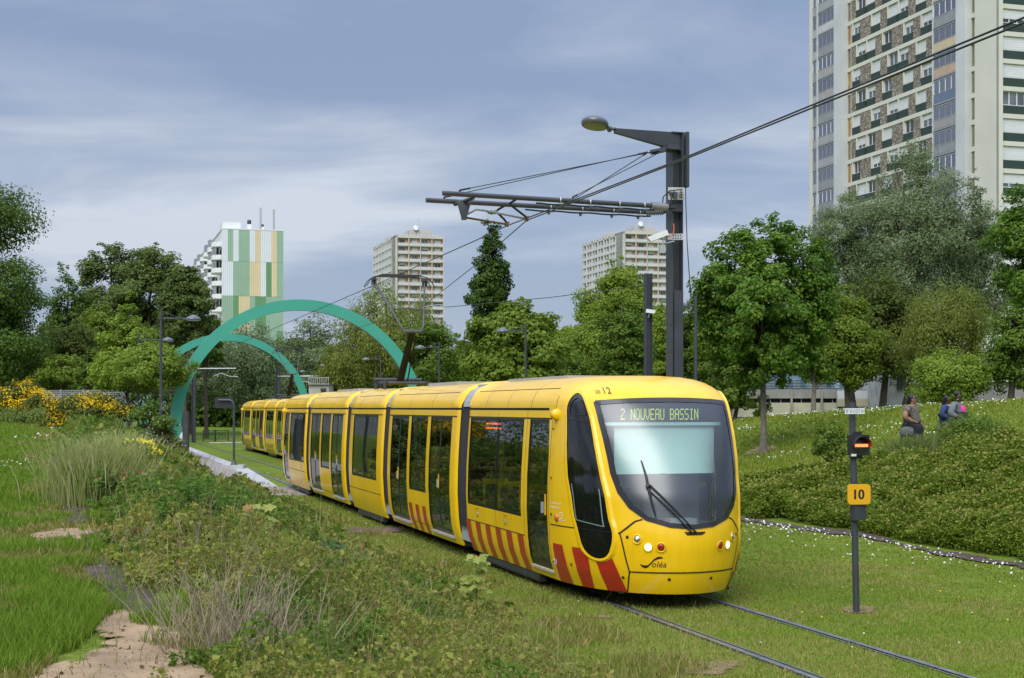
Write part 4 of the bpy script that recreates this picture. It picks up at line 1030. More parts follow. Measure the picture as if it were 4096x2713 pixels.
def ground_patch(name,poly,mat,lift=.018,st=.12,fade=.35):
    """worn patch lying on the ground; poly in (T,n)"""
    g=MB(); pl=smooth_poly(poly,2); us=[p[0] for p in pl]; vs_=[p[1] for p in pl]; cx,cy=sum(us)/len(us),sum(vs_)/len(vs_)
    pl=[(u+(float(vnoise(u,v,.5,5))-.5)*.5,v+(float(vnoise(u,v,.4,9))-.5)*.3) for u,v in dense(pl,.12)]
    def f(u,v,o):
        p=tn(u,v); return Vector((p.x,p.y,gz(p.x,p.y)+o))
    patch(g,pl,lift,0,st,f); o=struct(g.build(name,ragged(mat),weld=True)); me=o.data
    co=np.zeros(len(me.vertices)*3,np.float32); me.vertices.foreach_get('co',co); co=co.reshape(-1,3); B=np.array([tuple(f(u,v,0))[:2] for u,v in pl])
    dd=np.min(np.hypot(co[:,None,0]-B[None,:,0],co[:,None,1]-B[None,:,1]),1); a=me.attributes.new('edge','FLOAT','POINT'); a.data.foreach_set('value',np.clip(dd/fade,0,1).astype(np.float32)*.75); return o
def TNh(x,y):
    p=hit(x,y); return to_tn(p.x,p.y)
ground_patch('sand_path',[TNh(x,y) for x,y in ((-220,1680),(60,1572),(225,1500),(205,1440),(235,1405),(330,1418),(365,1460),(440,1520),(470,1570),(600,1690))],SAND,.018,.12,.22)
ground_patch('sand_path_patch',[TNh(x,y) for x,y in ((30,1258),(70,1238),(140,1218),(205,1226),(205,1262),(100,1270))],SAND,.018,.12,.18)
SAND_POLYS=[[TNh(x,y) for x,y in ((20,1585),(225,1505),(215,1440),(245,1415),(330,1425),(355,1460),(430,1520),(460,1570),(560,1690),(-200,1690))],[TNh(x,y) for x,y in ((40,1256),(80,1240),(145,1222),(200,1230),(200,1258),(100,1266))]]
SOIL_POLY=[TNh(x,y) for x,y in ((245,1425),(340,1445),(365,1400),(320,1340),(255,1298),(222,1265),(200,1200),(183,1150),(166,1090),(160,1055),(122,1055),(118,1100),(120,1150),(142,1190),(172,1240),(188,1290),(228,1360))]
def in_poly(T,n,poly):
    c=np.zeros(len(T),bool); j=len(poly)-1
    for i in range(len(poly)):
        xi,yi=poly[i]; xj,yj=poly[j]; c^=((yi>n)!=(yj>n))&(T<(xj-xi)*(n-yi)/(yj-yi+1e-12)+xi); j=i
    return c
ground_patch('soil_strip',[TNh(x,y) for x,y in ((240,1425),(345,1450),(375,1405),(330,1340),(265,1295),(230,1262),(205,1195),(190,1150),(172,1090),(165,1050),(115,1052),(110,1100),(112,1150),(135,1190),(165,1240),(180,1290),(220,1360))],SOIL,.012,.12,.14)
ground_patch('soil_mouth',[TNh(x,y) for x,y in ((45,1003),(60,994),(100,997),(125,1003),(90,1006))],SAND,.02,.3)
# bare soil line at the foot of the right bank, worn spots in the lawn
ground_patch('bank_foot_soil',[(T,15.55+.12*math.sin(T)) for T in np.arange(12,62,1.5)]+[(T,15.05+.12*math.sin(T*1.3)) for T in np.arange(61,11,-1.5)],SOIL,.03,.25,.15)
ground_patch('maple_foot_soil',[TNh(x,y) for x,y in ((1712,1054),(1735,1040),(1765,1032),(1800,1036),(1790,1044),(1745,1052))],SAND,.03,.2,.12)
ground_patch('post_foot_soil',[TNh(x,y) for x,y in ((1930,1408),(1960,1400),(2010,1402),(2030,1410),(1990,1420),(1950,1419))],pbr('straw_soil',(.19,.13,.065),.95,var=.35,scale=12,bump=.5,bscale=40),.014,.1,.12)
for k,(x,y,w) in enumerate(((985,1350,26),(1055,1358,20),(1270,1448,18),(1640,1545,26),(1400,1432,14))):
    T,n=TNh(x,y); ground_patch('worn_spot',[(T+a*w*.012,n+b*w*.022) for a,b in ((-1,-1),(1,-.6),(1.1,.7),(-.6,1))],MATS['straw_soil'],.012,.1,.2)

# ------------------------------------------------------------------ plants
LM={
'maple':leafmat('maple_leaves',[(.036,.105,.010),(.062,.150,.013),(.098,.195,.018),(.165,.255,.034)],.38),
'dark':leafmat('dark_leaves',[(.042,.096,.012),(.068,.135,.018),(.105,.175,.030)],.4),
'poplar':leafmat('aspen_leaves',[(.060,.112,.020),(.095,.155,.030),(.150,.205,.060),(.09,.14,.03)],.42),
'mid':leafmat('mid_green_leaves',[(.056,.125,.013),(.090,.172,.018),(.145,.220,.032)],.4),
'young':leafmat('young_green_leaves',[(.098,.185,.014),(.145,.240,.022),(.210,.295,.046)],.42),
'yellow':leafmat('yellow_green_leaves',[(.098,.178,.014),(.142,.228,.022),(.200,.272,.038)],.44),
'weep':leafmat('weeping_willow_leaves',[(.105,.160,.020),(.150,.205,.032),(.205,.250,.054)],.44),
'willow':leafmat('grey_willow_leaves',[(.074,.130,.044),(.110,.178,.066),(.160,.232,.098),(.215,.275,.145)],.38),
'brown':leafmat('brownish_leaves',[(.066,.115,.016),(.098,.138,.024),(.125,.150,.034),(.080,.165,.022)],.42),
'column':leafmat('column_poplar_leaves',[(.032,.075,.010),(.050,.105,.016),(.080,.140,.028)],.36),
}
BARK=pbr('grey_brown_bark',(.085,.068,.050),.95,var=.35,scale=6,bump=.8,bscale=14)
BARKG=pbr('grey_bark',(.17,.145,.115),.95,var=.3,scale=6,bump=.8,bscale=14)
PROF={'round':lambda h:np.sqrt(np.clip(1-(2*h-1)**2,0,1))**.9*(1-.10*h),
'egg':lambda h:np.clip(np.sin(np.pi*np.clip(h*.93+.07,0,1)**.72),0,1)**.8,
'cone':lambda h:np.clip((1-h)**.75*np.minimum(1,h*6+.35),0,1),
'column':lambda h:np.clip(np.minimum(1,.62+h*1.6)*np.minimum(1,((1-h)*1.45))**.85+.03,.0,1),
'spread':lambda h:np.clip(np.sin(np.pi*np.clip(h*.85+.15,0,1))**.6,0,1),
'tall':lambda h:np.clip(np.minimum(1,.5+h*2.5)*np.sqrt(np.clip(1.02-h**2.2,0,1)),0,1)}
def leaf_quads(P,nrm,l,w,rs,tan=None,fold=.25):
    n=len(P)
    nrm=nrm/np.maximum(np.linalg.norm(nrm,axis=1,keepdims=True),1e-6)
    t=rs.normal(size=(n,3)) if tan is None else tan
    t=t-nrm*(t*nrm).sum(1,keepdims=True); t/=np.maximum(np.linalg.norm(t,axis=1,keepdims=True),1e-6)
    b=np.cross(nrm,t)
    l=l[:,None]; w=w[:,None]
    V=np.stack([P-t*l*.5,P+b*w*.5+nrm*w*fold-t*l*.08,P+t*l*.5-nrm*l*.12,P-b*w*.5+nrm*w*fold-t*l*.08],1).reshape(-1,3)
    return V,np.arange(n*4).reshape(n,4)
def crown_leaves(rs,c0,h,r,prof,ncl,nleaf,lsize,clr,style,rz=1.,gap=.0):
    """leaves gathered in clumps through the crown volume. c0 = crown foot, h = crown height, r = half width"""
    f=PROF[prof]
    H=[];A=[];U=[]
    ph=rs.rand(4)*6.28
    while len(H)<ncl:
        hh=rs.rand(ncl*3); keep=rs.rand(ncl*3)<np.maximum(f(hh),.08)**1.3
        hh=hh[keep]; aa=rs.rand(len(hh))*2*np.pi; uu=rs.rand(len(hh))**.42
        gp=np.sin(2*aa+ph[0]+5*hh)+np.sin(3*aa-ph[1]-7*hh)+np.sin(9*hh+ph[2])
        ok=gp>-2.2+gap*2.2
        H+=list(hh[ok]);A+=list(aa[ok]);U+=list(uu[ok])
    H=np.array(H[:ncl]);A=np.array(A[:ncl]);U=np.array(U[:ncl])
    irr=1+.17*np.sin(3*A+ph[0]+4*H)+.12*np.sin(5*A+ph[1]-6*H)+.12*np.sin(7*H*2+ph[3]+A)+.10*(rs.rand(ncl)-.5)
    rad=r*f(H)*U*irr
    CC=np.stack([c0[0]+rad*np.cos(A),c0[1]+rad*np.sin(A)*rz,c0[2]+h*H+h*.03*rs.normal(size=ncl)],1)
    cr=r*clr*(.55+.9*rs.rand(ncl))*np.clip(f(H)+.25,.35,1)
    per=np.maximum(4,(nleaf*cr**2/np.sum(cr**2))).astype(int)
    ci=np.repeat(np.arange(ncl),per); n=len(ci)
    d=rs.normal(size=(n,3)); d/=np.linalg.norm(d,axis=1,keepdims=True)
    q=rs.rand(n)**.45
    off=d*q[:,None]*cr[ci][:,None]
    if style=='weep':
        off[:,2]=-rs.rand(n)**.8*cr[ci]*2.6+cr[ci]*.4; off[:,:2]*=.55*(1+.0*off[:,2:3])
        k=np.floor(rs.rand(n)*7); off[:,0]+=np.sin(k*2.4+ci)*cr[ci]*.35; off[:,1]+=np.cos(k*2.4+ci)*cr[ci]*.35
    else: off[:,2]*=.72
    P=CC[ci]+off
    out=P-np.array([c0[0],c0[1],c0[2]+h*.45]); out/=np.maximum(np.linalg.norm(out,axis=1,keepdims=True),1e-6)
    nrm=.45*d+.75*out+np.array([0,0,.6])+.42*rs.normal(size=(n,3))
    l=lsize*(.6+.8*rs.rand(n)); w=l*(.42 if style in('weep','willow') else .72)
    tan=None
    if style=='weep': tan=np.array([0,0,-1.])+.35*rs.normal(size=(n,3))
    elif style=='up': tan=np.array([0,0,1.])+.8*rs.normal(size=(n,3))
    V,F=leaf_quads(P,nrm,l,w,rs,tan)
    return V,F,CC
def limbs(g,rs,base,top,r0,CC,nb,wob=.04,fork=.35):
    """tapered trunk with limbs reaching into the clumps"""
    base=Vector(base); top=Vector(top); H=(top-base).length
    pts=[];rr=[]
    ph=rs.rand(2)*6.28
    for i in range(9):
        t=i/8; p=base.lerp(top,t); p.x+=wob*H*math.sin(t*4+ph[0])*t; p.y+=wob*H*math.sin(t*5+ph[1])*t
        pts.append(p); rr.append(r0*(1-.86*t)*(1.25 if i==0 else 1))
    g.tube(pts,rr,8)
    sel=rs.permutation(len(CC))[:nb]
    for k in sel:
        c=Vector(CC[k]); tt=max(fork,min(.92,((c.z-base.z)/max(H,.1))*.72)); q=base.lerp(top,tt)
        i=min(7,int(tt*8)); q=pts[i].lerp(pts[i+1],tt*8-i)
        if (c-q).length<.1: continue
        r1=max(.012,r0*(1-.86*tt)*.45); m=q.lerp(c,.5)+Vector((0,0,-.06*(c-q).length))
        g.tube([q,m,q.lerp(c,.97)],[r1,r1*.6,r1*.2],5,0,False)
def tree(name,label,x,hw,ytop,ybot,d,pal,prof='round',style='',trunk=.14,n=None,ls=None,ncl=None,clr=.30,seed=1,bark=None,xb=None,nb=26,cat='tree',group=None,gap=.2,rz=1.,stems=None,zbase=None):
    """tree standing on the ground d metres off; x,hw,ytop,ybot give its crown in sight-line units"""
    rs=RS(seed); p=at(xb if xb is not None else x,943,d); zg=gz(p.x,p.y) if zbase is None else zbase
    t=thing(name,label,cat,(p.x,p.y,zg),0,group)
    ct=at(x,ytop,d); cb=at(x,ybot,d); r=hw*.0003*d; h=max(.3,ct.z-cb.z)
    c0=np.array([ct.x-p.x,0,cb.z-zg])
    px=hw*2*(ybot-ytop)*.187           # crown area in picture pixels
    n=int(1.75*(n or min(26000,max(1500,px*1.25))))
    ls=(ls or max(.10,.0026*d))*.74
    ncl=ncl or int(min(230,max(26,n/75)))
    V,F,CC=crown_leaves(rs,c0,h,r,prof,ncl,n,ls,clr,style,rz,gap)
    g=MB(); 
    if trunk>0:
        if stems:
            for sx in stems: limbs(g,rs,(sx,rs.rand()*.3,-.15),(c0[0]+sx*2.2,0,c0[2]+h*.7),trunk*(.7+.4*rs.rand()),CC,nb//len(stems),.03)
        else: limbs(g,rs,(0,0,-.15),(c0[0],0,c0[2]+h*.86),trunk,CC,nb,.02 if style!='weep' else .03)
        g.build('trunk',bark or BARK,t)
    fast_mesh('crown',V,F,LM[pal] if isinstance(pal,str) else pal,t)
    return t
GB='trees in the belt behind the tramway'
tree('broadleaf_tree','tall dark broadleaf tree at the left edge',-35,135,560,905,88,'dark','round','',.30,24000,seed=11,clr=.26)
tree('broadleaf_tree','highest leafy bough at the upper left edge',-40,118,418,560,90,'dark','spread','',.22,7000,seed=12,clr=.34,xb=-190,gap=.4)
tree('broadleaf_tree','dark narrow tree right of the left edge tree, sky on both sides',150,62,608,880,108,'dark','egg','',.22,seed=13)
tree('poplar_tree','left and broadest of the aspens with fluttering leaves behind the bright young trees',252,78,560,850,122,'poplar','round','',.25,16000,seed=14,gap=.45,clr=.24)
tree('poplar_tree','middle of the aspens with fluttering leaves behind the bright young trees',345,85,570,840,118,'poplar','round','',.25,17000,seed=15,gap=.45,clr=.24)
tree('poplar_tree','right aspen, its boughs reaching over the white side of the striped tower',428,66,618,810,114,'poplar','round','',.22,13000,seed=16,gap=.45,clr=.24)
tree('dark_tree','small near black tree low beside the foot of the striped tower',478,44,724,850,126,'dark','round','',.2,seed=17)
tree('loose_tree','yellowish loose tree in front of the left aspen',222,52,690,860,100,'yellow','egg','',.15,seed=18)
tree('brown_tree','brownish green tree between the dark left trees and the yellowish tree',165,66,742,905,96,'brown','round','',.18,seed=19)
tree('bluish_maple','bluish green little maple left of the young bright trees',203,34,782,905,86,'mid','egg','',.08,seed=20)
tree('low_shrub','pale green low shrub above the mesh fence',150,62,815,905,88,'young','spread','',.06,seed=21,cat='shrub')
tree('low_shrub','dark low shrub at the left edge above the mesh fence',30,80,790,905,94,'dark','spread','',.06,seed=22,cat='shrub')
tree('low_shrub','pale maple shrub right behind the end of the mesh fence',262,48,840,920,80,'young','spread','',.06,seed=23,cat='shrub')
tree('young_tree','bright green young tree with tall pointed crown behind the nearest left street lamp',298,88,682,900,71,'young','cone','',.10,17000,seed=24,clr=.26,gap=.35,nb=40)
tree('young_tree','bright green young tree spreading right across the foot of the big arch',350,86,800,890,67,'young','spread','',.09,6500,seed=25,clr=.24,xb=322,gap=.6)
tree('grey_willow','grey willow rising left of the big arch leg',437,62,752,950,134,'willow','egg','willow',.25,seed=26)
tree('grey_willow','large grey willow framed by the two arches, in front of the striped tower',572,88,716,945,136,'willow','egg','willow',.28,seed=27)
tree('grey_willow','grey willow in the right half of the big arch',722,74,712,930,150,'willow','egg','willow',.28,seed=28)
tree('grey_willow','low grey willow filling the gap below the arch crown',655,50,800,930,152,'willow','round','willow',.2,seed=29)
tree('weeping_willow','yellow weeping willow in front of the left cream tower',897,128,655,905,108,'weep','round','weep',.30,21000,seed=30,clr=.22,gap=.3)
tree('weeping_willow','low yellowish willow boughs left of the weeping willow',790,58,785,905,104,'weep','spread','weep',.16,6500,seed=31,clr=.24)
tree('column_poplar','tall dark columnar poplar between the two cream towers',1134,44,462,800,168,'column','column','up',.3,12500,seed=32,clr=.34,gap=.25)
tree('column_poplar','side shoot leaning right from the foot of the columnar poplar',1168,24,655,800,166,'column','egg','up',.12,2600,seed=33,clr=.4)
tree('maple_tree','rounded mid green maple behind the street lamp beside the pantograph',990,74,744,905,84,'mid','round','',.14,seed=34)
tree('lime_tree','broad leafy lime tree at centre with big drooping bright leaves',1199,108,684,910,66,'young','egg','',.17,21000,seed=35,ls=.25,clr=.24,gap=.1)
tree('broadleaf_tree','pale tree peeping over between the maple and the lime',1078,46,742,900,112,'young','egg','',.15,seed=36)
tree('broadleaf_tree','pale green tree just right of the lime top',1290,56,735,905,102,'young','egg','',.15,seed=37)
tree('broadleaf_tree','tall yellowish tree in front of the right cream tower',1432,92,588,800,124,'yellow','egg','',.25,14500,seed=38,gap=.4,clr=.25)
tree('broadleaf_tree','soft mid green tree filling the space left of the short steel post',1375,86,690,910,98,'young','egg','',.2,seed=39)
tree('broadleaf_tree','darker green tree directly left of the short steel post',1442,62,660,910,82,'mid','egg','',.16,seed=40)
tree('broadleaf_tree','bushy tree low between lime and darker tree',1310,62,800,910,84,'mid','round','',.14,seed=41)
tree('broadleaf_tree','yellow green tree seen between the steel post and the big mast',1535,55,700,910,90,'yellow','egg','',.16,seed=42)
tree('broadleaf_tree','tree just behind the big mast lamp pole, left of the round maple',1612,58,650,905,88,'mid','egg','',.16,seed=43)
tree('maple_tree','round dark maple on the lawn with straight bare trunk, right of the mast',1764,158,512,893,50,'maple','round','',.125,30000,ls=.17,ncl=330,seed=44,clr=.17,gap=.05,nb=60,bark=BARKG)
tree('small_tree','small crooked tree behind the tram roof, left of the maple trunk',1690,54,812,940,68,'mid','spread','',.13,5200,seed=45,gap=.4,xb=1686,stems=(-.05,.25),nb=16)
tree('small_tree','light green tuft of suckers round the maple trunk',1752,30,880,960,51,'young','egg','',0,900,seed=46,ls=.10,gap=.5,cat='shrub')
tree('grey_poplar','huge grey green poplar in front of the right tower block',2120,150,305,720,100,'willow','egg','willow',.55,27000,seed=47,clr=.26,gap=.15,nb=50,ls=.26)
tree('grey_poplar','left bough mass of grey poplar standing at the tower edge',1950,82,440,690,103,'willow','round','willow',.3,12000,seed=48,clr=.28,xb=2050,ls=.26)
tree('grey_poplar','right bough mass of grey poplar against the cream end wall',2255,72,395,760,101,'willow','egg','willow',.3,14000,seed=49,clr=.28,ls=.26)
tree('broadleaf_tree','yellow green tree right behind the round maple',1950,78,645,885,78,'yellow','egg','',.20,15000,seed=50,gap=.35,xb=1962,nb=40)
tree('broadleaf_tree','thin brownish green tree with forked trunks behind the white name plate',2035,90,612,868,82,'brown','egg','',.24,12500,seed=51,gap=.55,xb=2030,stems=(-1.2,.2,1.3),nb=50)
tree('weeping_willow','green weeping willow behind the walking women',2185,108,652,860,74,'weep','round','weep',.26,15000,seed=52,clr=.24,gap=.4,xb=2150,stems=(-.35,.0,.4),nb=40)
tree('low_shrub','rounded green shrub under the willow, right behind the women',2192,90,812,935,66,'young','round','',.08,8000,seed=53,cat='shrub')
tree('maple_tree','dark maple cut by the right edge of the picture',2415,118,415,720,56,'maple','round','',.2,16000,ls=.19,seed=54,clr=.22,gap=.2,xb=2470)
tree('broadleaf_tree','leaning tree at the right edge under the maple',2352,66,660,900,66,'mid','egg','',.2,8000,seed=55,gap=.45,xb=2330,nb=30)
tree('broadleaf_tree','slim trunked green tree between round maple and yellow green tree',1880,46,760,880,72,'mid','egg','',.15,4200,seed=56,gap=.3,bark=BARKG)
tree('young_shrub','sparse young shrub on the lawn left of the signal post',1921,42,966,1050,37,'mid','egg','',.02,1500,seed=57,ls=.085,gap=.5,cat='shrub')
tree('rose_shrub','leafy rose shrub hiding the legs of the two walking women',2245,80,955,1040,37,'mid','spread','',.02,3400,seed=58,ls=.085,gap=.3,cat='shrub')
# woods that read as one mass far behind
def far_wood(name,x0,x1,d,yt,pal,n,seed,yb=960,amp=22,depth=14):
    rs=RS(seed); x=x0+(x1-x0)*rs.rand(n); dd=d+depth*rs.rand(n)
    top=yt+amp*(vnoise(x,x*0,46,seed)-.5)*2+amp*.6*(vnoise(x,x*0,15,seed+3)-.5)*2
    y=top+(yb-top)*rs.rand(n)**1.4
    P=np.stack([(x-1183.5)*.0003*dd,dd,EYE-(y-943)*.0003*dd],1)
    nrm=rs.normal(size=(n,3))+np.array([0,-.5,.6])
    l=.0030*d*(.6+.8*rs.rand(n)); V,F=leaf_quads(P,nrm,l,l*.7,rs)
    return tag(fast_mesh(name,V,F,LM[pal]),kind='stuff')
far_wood('far_wood',-1500,-120,105,560,'mid',30000,60,960,40,20)
far_wood('far_wood',-200,560,170,815,'dark',26000,61,975)
far_wood('far_hedge',400,700,148,900,'dark',14000,62,988,18,8)
far_wood('far_wood',640,1250,185,800,'mid',24000,63)
far_wood('far_wood',1180,1900,150,770,'mid',26000,64)
far_wood('far_wood',1900,2500,118,860,'dark',9000,65,950,26,6)

# broom, flowering bush
def flower_bush(name,label,x,hw,ytop,ybot,d,leaf,flower,nl,nf,seed,ls=.07,fs=.06,cat='bush',up=True,ftop=.0):
    rs=RS(seed); p=at(x,ybot,d); zg=gz(p.x,p.y); t=thing(name,label,cat,(p.x,p.y,zg)); r=hw*.0003*d; h=at(x,ytop,d).z-zg
    V,F,CC=crown_leaves(rs,np.array([0,0,0.]),h,r,'spread',70,nl,ls,.30,'up' if up else '',1.,.15)
    fast_mesh('foliage',V,F,leaf,t)
    if up:
        # upright sprays breaking the outline
        pass
    V,F,_=crown_leaves(RS(seed+1),np.array([0,0,h*ftop]),h*(1.08-ftop),r*1.05,'spread',130,nf,fs,.24,'up' if up else '',1.,.2)
    fast_mesh('flowers',V,F,flower,t)
    g=MB()
    for k in range(14):
        a=rs.rand()*6.28; q=Vector((math.cos(a)*r*.6,math.sin(a)*r*.6,h*.7)); g.tube([(0,0,-.1),q*.5+Vector((0,0,.1)),q],[.025,.015,.006],5,0,False)
    g.build('stems',BARK,t); return t
BROOML=leafmat('broom_stems_green',[(.045,.075,.012),(.075,.11,.018),(.10,.13,.02)])
BROOMF=leafmat('broom_flowers',[(.55,.36,.005),(.70,.47,.008),(.80,.58,.02)],.2)
WHF=leafmat('cream_flowers',[(.50,.50,.36),(.62,.62,.48)],.2)
flower_bush('broom_bush','yellow flowering broom at the left edge in front of the mesh fence',40,68,884,978,57,BROOML,BROOMF,8000,7500,71,.12,.065,ftop=.12)
flower_bush('broom_bush','yellow flowering broom with greener foliage, right of the left edge broom',208,78,912,1003,50,BROOML,BROOMF,9000,4200,73,.11,.060,ftop=.2)
flower_bush('broom_bush','small low broom sprig between the two yellow brooms',122,22,966,1000,49,BROOML,BROOMF,900,420,75,.10,.08)
flower_bush('flowering_bush','white flowered green bush around the foot of the nearest left street lamp',352,64,926,1024,48,LM['mid'],WHF,11000,800,77,.10,.040,up=False,ftop=.1)
flower_bush('low_bush','yellowish green low bush by the platform start',408,38,1030,1060,37,leafmat('tipped_leaves',[(.08,.13,.02),(.13,.17,.03),(.20,.12,.04)]),BROOML,2600,10,79,.09,.05,up=False)
flower_bush('low_bush','dull green low bush under the left edge broom',85,95,955,985,54,LM['brown'],LM['mid'],4200,600,81,.10,.09,up=False)
# ------------------------------------------------------------------ grass, ground cover, daisies (uncountable: one object each)
def tnp(T,n): return -S_*T+C_*n, C_*T+S_*n
def in_view(X,Y,m=.13): return (np.abs(X/np.maximum(Y,.5))<.355+m)&(Y>3)
def sample(rs,N_,T0,T1,n0,n1,d0,pw=2.):
    """random ground points, thinning with distance"""
    outx=[];outy=[];k=0
    while k<N_:
        T=T0+(T1-T0)*rs.rand(N_*2); n=n0+(n1-n0)*rs.rand(N_*2); X,Y=tnp(T,n)
        d=np.hypot(X,Y); ok=(rs.rand(N_*2)<np.minimum(1,(d0/np.maximum(d,.1))**pw))&in_view(X,Y)
        outx.append(X[ok]);outy.append(Y[ok]);k+=ok.sum()
    return np.concatenate(outx)[:N_],np.concatenate(outy)[:N_]
def blades(name,X,Y,h,w,mat,seed,lean=.35,seg=1,Z=None):
    rs=RS(seed); n=len(X); Z=ground_z(X,Y) if Z is None else Z
    a=rs.rand(n)*6.28; hh=h*(.55+.9*rs.rand(n)); ww=w*(.7+.6*rs.rand(n))
    la=rs.rand(n)*6.28; le=lean*hh*(.3+rs.rand(n))
    b=np.stack([np.cos(a),np.sin(a),0*a],1)*ww[:,None]*.5
    P=np.stack([X,Y,Z-.01],1); tip=P+np.stack([np.cos(la)*le,np.sin(la)*le,hh],1)
    mid=P+np.stack([np.cos(la)*le*.35,np.sin(la)*le*.35,hh*.55],1)
    V=np.stack([P-b,P+b,mid+b*.8,mid-b*.8,tip+b*.1,tip-b*.1],1).reshape(-1,3)
    i0=np.arange(n)*6; F=np.concatenate([np.stack([i0,i0+1,i0+2,i0+3],1),np.stack([i0+3,i0+2,i0+4,i0+5],1)])
    return tag(fast_mesh(name,V,F,mat),kind='stuff')
GR_LAWN=leafmat('lawn_blades',[(.078,.138,.010),(.118,.185,.014),(.168,.230,.024),(.24,.235,.055)],.25,.7)
GR_DRY=leafmat('dry_lawn_blades',[(.085,.140,.012),(.135,.175,.022),(.205,.205,.055),(.30,.25,.11)],.25,.7)
GR_LUSH=leafmat('lush_blades',[(.070,.160,.010),(.105,.210,.014),(.150,.255,.024),(.14,.19,.02)],.3,.6)
rs=RS(101)
def nt_of(X,Y): return C_*Y-S_*X, C_*X+S_*Y
def lens(X,Y): return np.hypot(X,Y)
# right and middle lawn
X,Y=sample(rs,190000,5,60,5.0,15.3,14)
T,n=nt_of(X,Y)
keep=(np.abs(np.abs(n-7.75)-.72)>.07)&~((T>44)&(T<59)&(n<6.9))
X,Y=X[keep],Y[keep]; T,n=nt_of(X,Y); d=lens(X,Y)
dry=vnoise(X,Y,1.6,21)*.6+vnoise(X,Y,.5,22)*.4+.16*np.exp(-((n-7.2)/1.6)**2)
m=dry>.60
blades('lawn_grass',X[~m],Y[~m],.034,np.maximum(.006,.00075*d[~m]),GR_LAWN,1)
blades('dry_lawn_grass',X[m],Y[m],.038,np.maximum(.006,.00075*d[m]),GR_DRY,2)
# hill lawn
X,Y=sample(rs,80000,28,75,17,34,30); d=lens(X,Y)
blades('hill_grass',X,Y,.09,.0008*d,GR_LAWN,3)
# left lawn on the crest, longer
X,Y=sample(rs,290000,2,60,-22,1.3,9); T,n=nt_of(X,Y); d=lens(X,Y)
wl=np.interp(T,[8,16,31,48,60],[.50,.05,-.5,-.8,-.9]); edge=wl-.75+.5*vnoise(T,T*0,1.7,31)+.3*vnoise(T,T*0,.4,32)
pit=(vnoise(X,Y,.9,33)>.60)
jT=T+.5*(vnoise(X,Y,.4,34)-.5); jn=n+.4*(vnoise(X,Y,.35,38)-.5); sandA=(in_poly(jT,jn,SAND_POLYS[0])|in_poly(jT,jn,SAND_POLYS[1]))&(rs.rand(len(T))<.985)|in_poly(jT,jn,SOIL_POLY)&(rs.rand(len(T))<.86)
keep=((n<edge+.25)|((n<wl+.4)&(rs.rand(len(n))<.5*(vnoise(X,Y,.5,36)>.42))))&~sandA
X,Y,d,T,n,wl=X[keep],Y[keep],d[keep],T[keep],n[keep],wl[keep]
hgt=.085*(.6+.9*vnoise(X,Y,1.1,35))
kd=vnoise(X,Y,1.3,37)*.55+vnoise(X,Y,.4,39)*.45+.22*sstep(n,wl-1.2,wl)*1.>.66
kd=kd[keep] if len(kd)!=len(X) else kd
blades('crest_grass',X[~kd],Y[~kd],hgt[~kd],np.maximum(.006,.0008*d[~kd]),GR_LUSH,4,.5); blades('crest_dry_grass',X[kd],Y[kd],hgt[kd]*.8,np.maximum(.006,.0008*d[kd]),GR_DRY,14,.6)
# rough longer tufts along the weeds and at the tram side
X,Y=sample(rs,26000,6,60,4.2,6.2,14); d=lens(X,Y); kk=vnoise(X,Y,.8,41)>.5; X,Y,d=X[kk],Y[kk],d[kk]
blades('rough_grass',X,Y,.11,np.maximum(.007,.0008*d),GR_DRY,5,.6)
# weeds: ground cover on the bank
def cover(name,X,Y,hf,ls,mat,seed,up=.7,asp=.7,Z=None):
    rs=RS(seed); n=len(X); q=1-rs.rand(n)**1.8*.85
    z=ground_z(X,Y)+hf*q
    P=np.stack([X,Y,z],1); nrm=rs.normal(size=(n,3))*.75+np.array([0,-.15,up])
    l=ls*(.55+.9*rs.rand(n)); V,F=leaf_quads(P,nrm,l,l*asp,rs)
    return tag(fast_mesh(name,V,F,mat),kind='stuff')
WEED=leafmat('weed_leaves',[(.085,.135,.016),(.130,.185,.022),(.185,.230,.034),(.225,.240,.055),(.19,.150,.05)],.38)
WEED2=leafmat('weed_leaves_green',[(.060,.130,.012),(.095,.175,.018),(.145,.235,.034)],.36)
X,Y=sample(rs,430000,4,48,-1.1,5.6,9,1.9); T,n=nt_of(X,Y); d=lens(X,Y)
e0=np.interp(T,[8,16,31,48,60],[.60,.12,-.42,-.75,-.85])+.40*(vnoise(T,T*0,1.3,51)-.4)+.3*(vnoise(T,T*0,.5,52)-.5); e1=4.4+.9*vnoise(T,T*0,2.2,53)+.4*vnoise(T,T*0,.6,54)+.5*sstep(T,20,34)
clump=vnoise(X,Y,.75,55)*.6+vnoise(X,Y,.28,56)*.4
keep=(n>e0)&(n<e1)&(clump>.24+.25*(n<e0+.3)+.2*(n>e1-.4))
X,Y,T,n,d,clump=[q[keep] for q in (X,Y,T,n,d,clump)]
hf=np.clip((clump-.2)*1.0,.04,.62)*np.clip((n-e0[keep])/.6,.25,1)*np.clip((e1[keep]-n)/.8,.2,1)
ls=np.maximum(.022,.0025*d)
mm=vnoise(X,Y,1.4,57)>.52
ls=ls*np.where(rs.rand(len(ls))<.10,2.1,1.); cover('weed_cover',X[~mm],Y[~mm],hf[~mm],ls[~mm],WEED,61); kk=rs.rand(len(X))<.022; blades('weed_stems',X[kk],Y[kk],hf[kk]+.16,np.maximum(.004,.00055*d[kk]),leafmat('weed_stem_blades',[(.30,.24,.13),(.22,.18,.09),(.14,.19,.04),(.26,.14,.07)],.2),60,.5); cover('weed_cover',X[mm],Y[mm],hf[mm],ls[mm],WEED2,62)
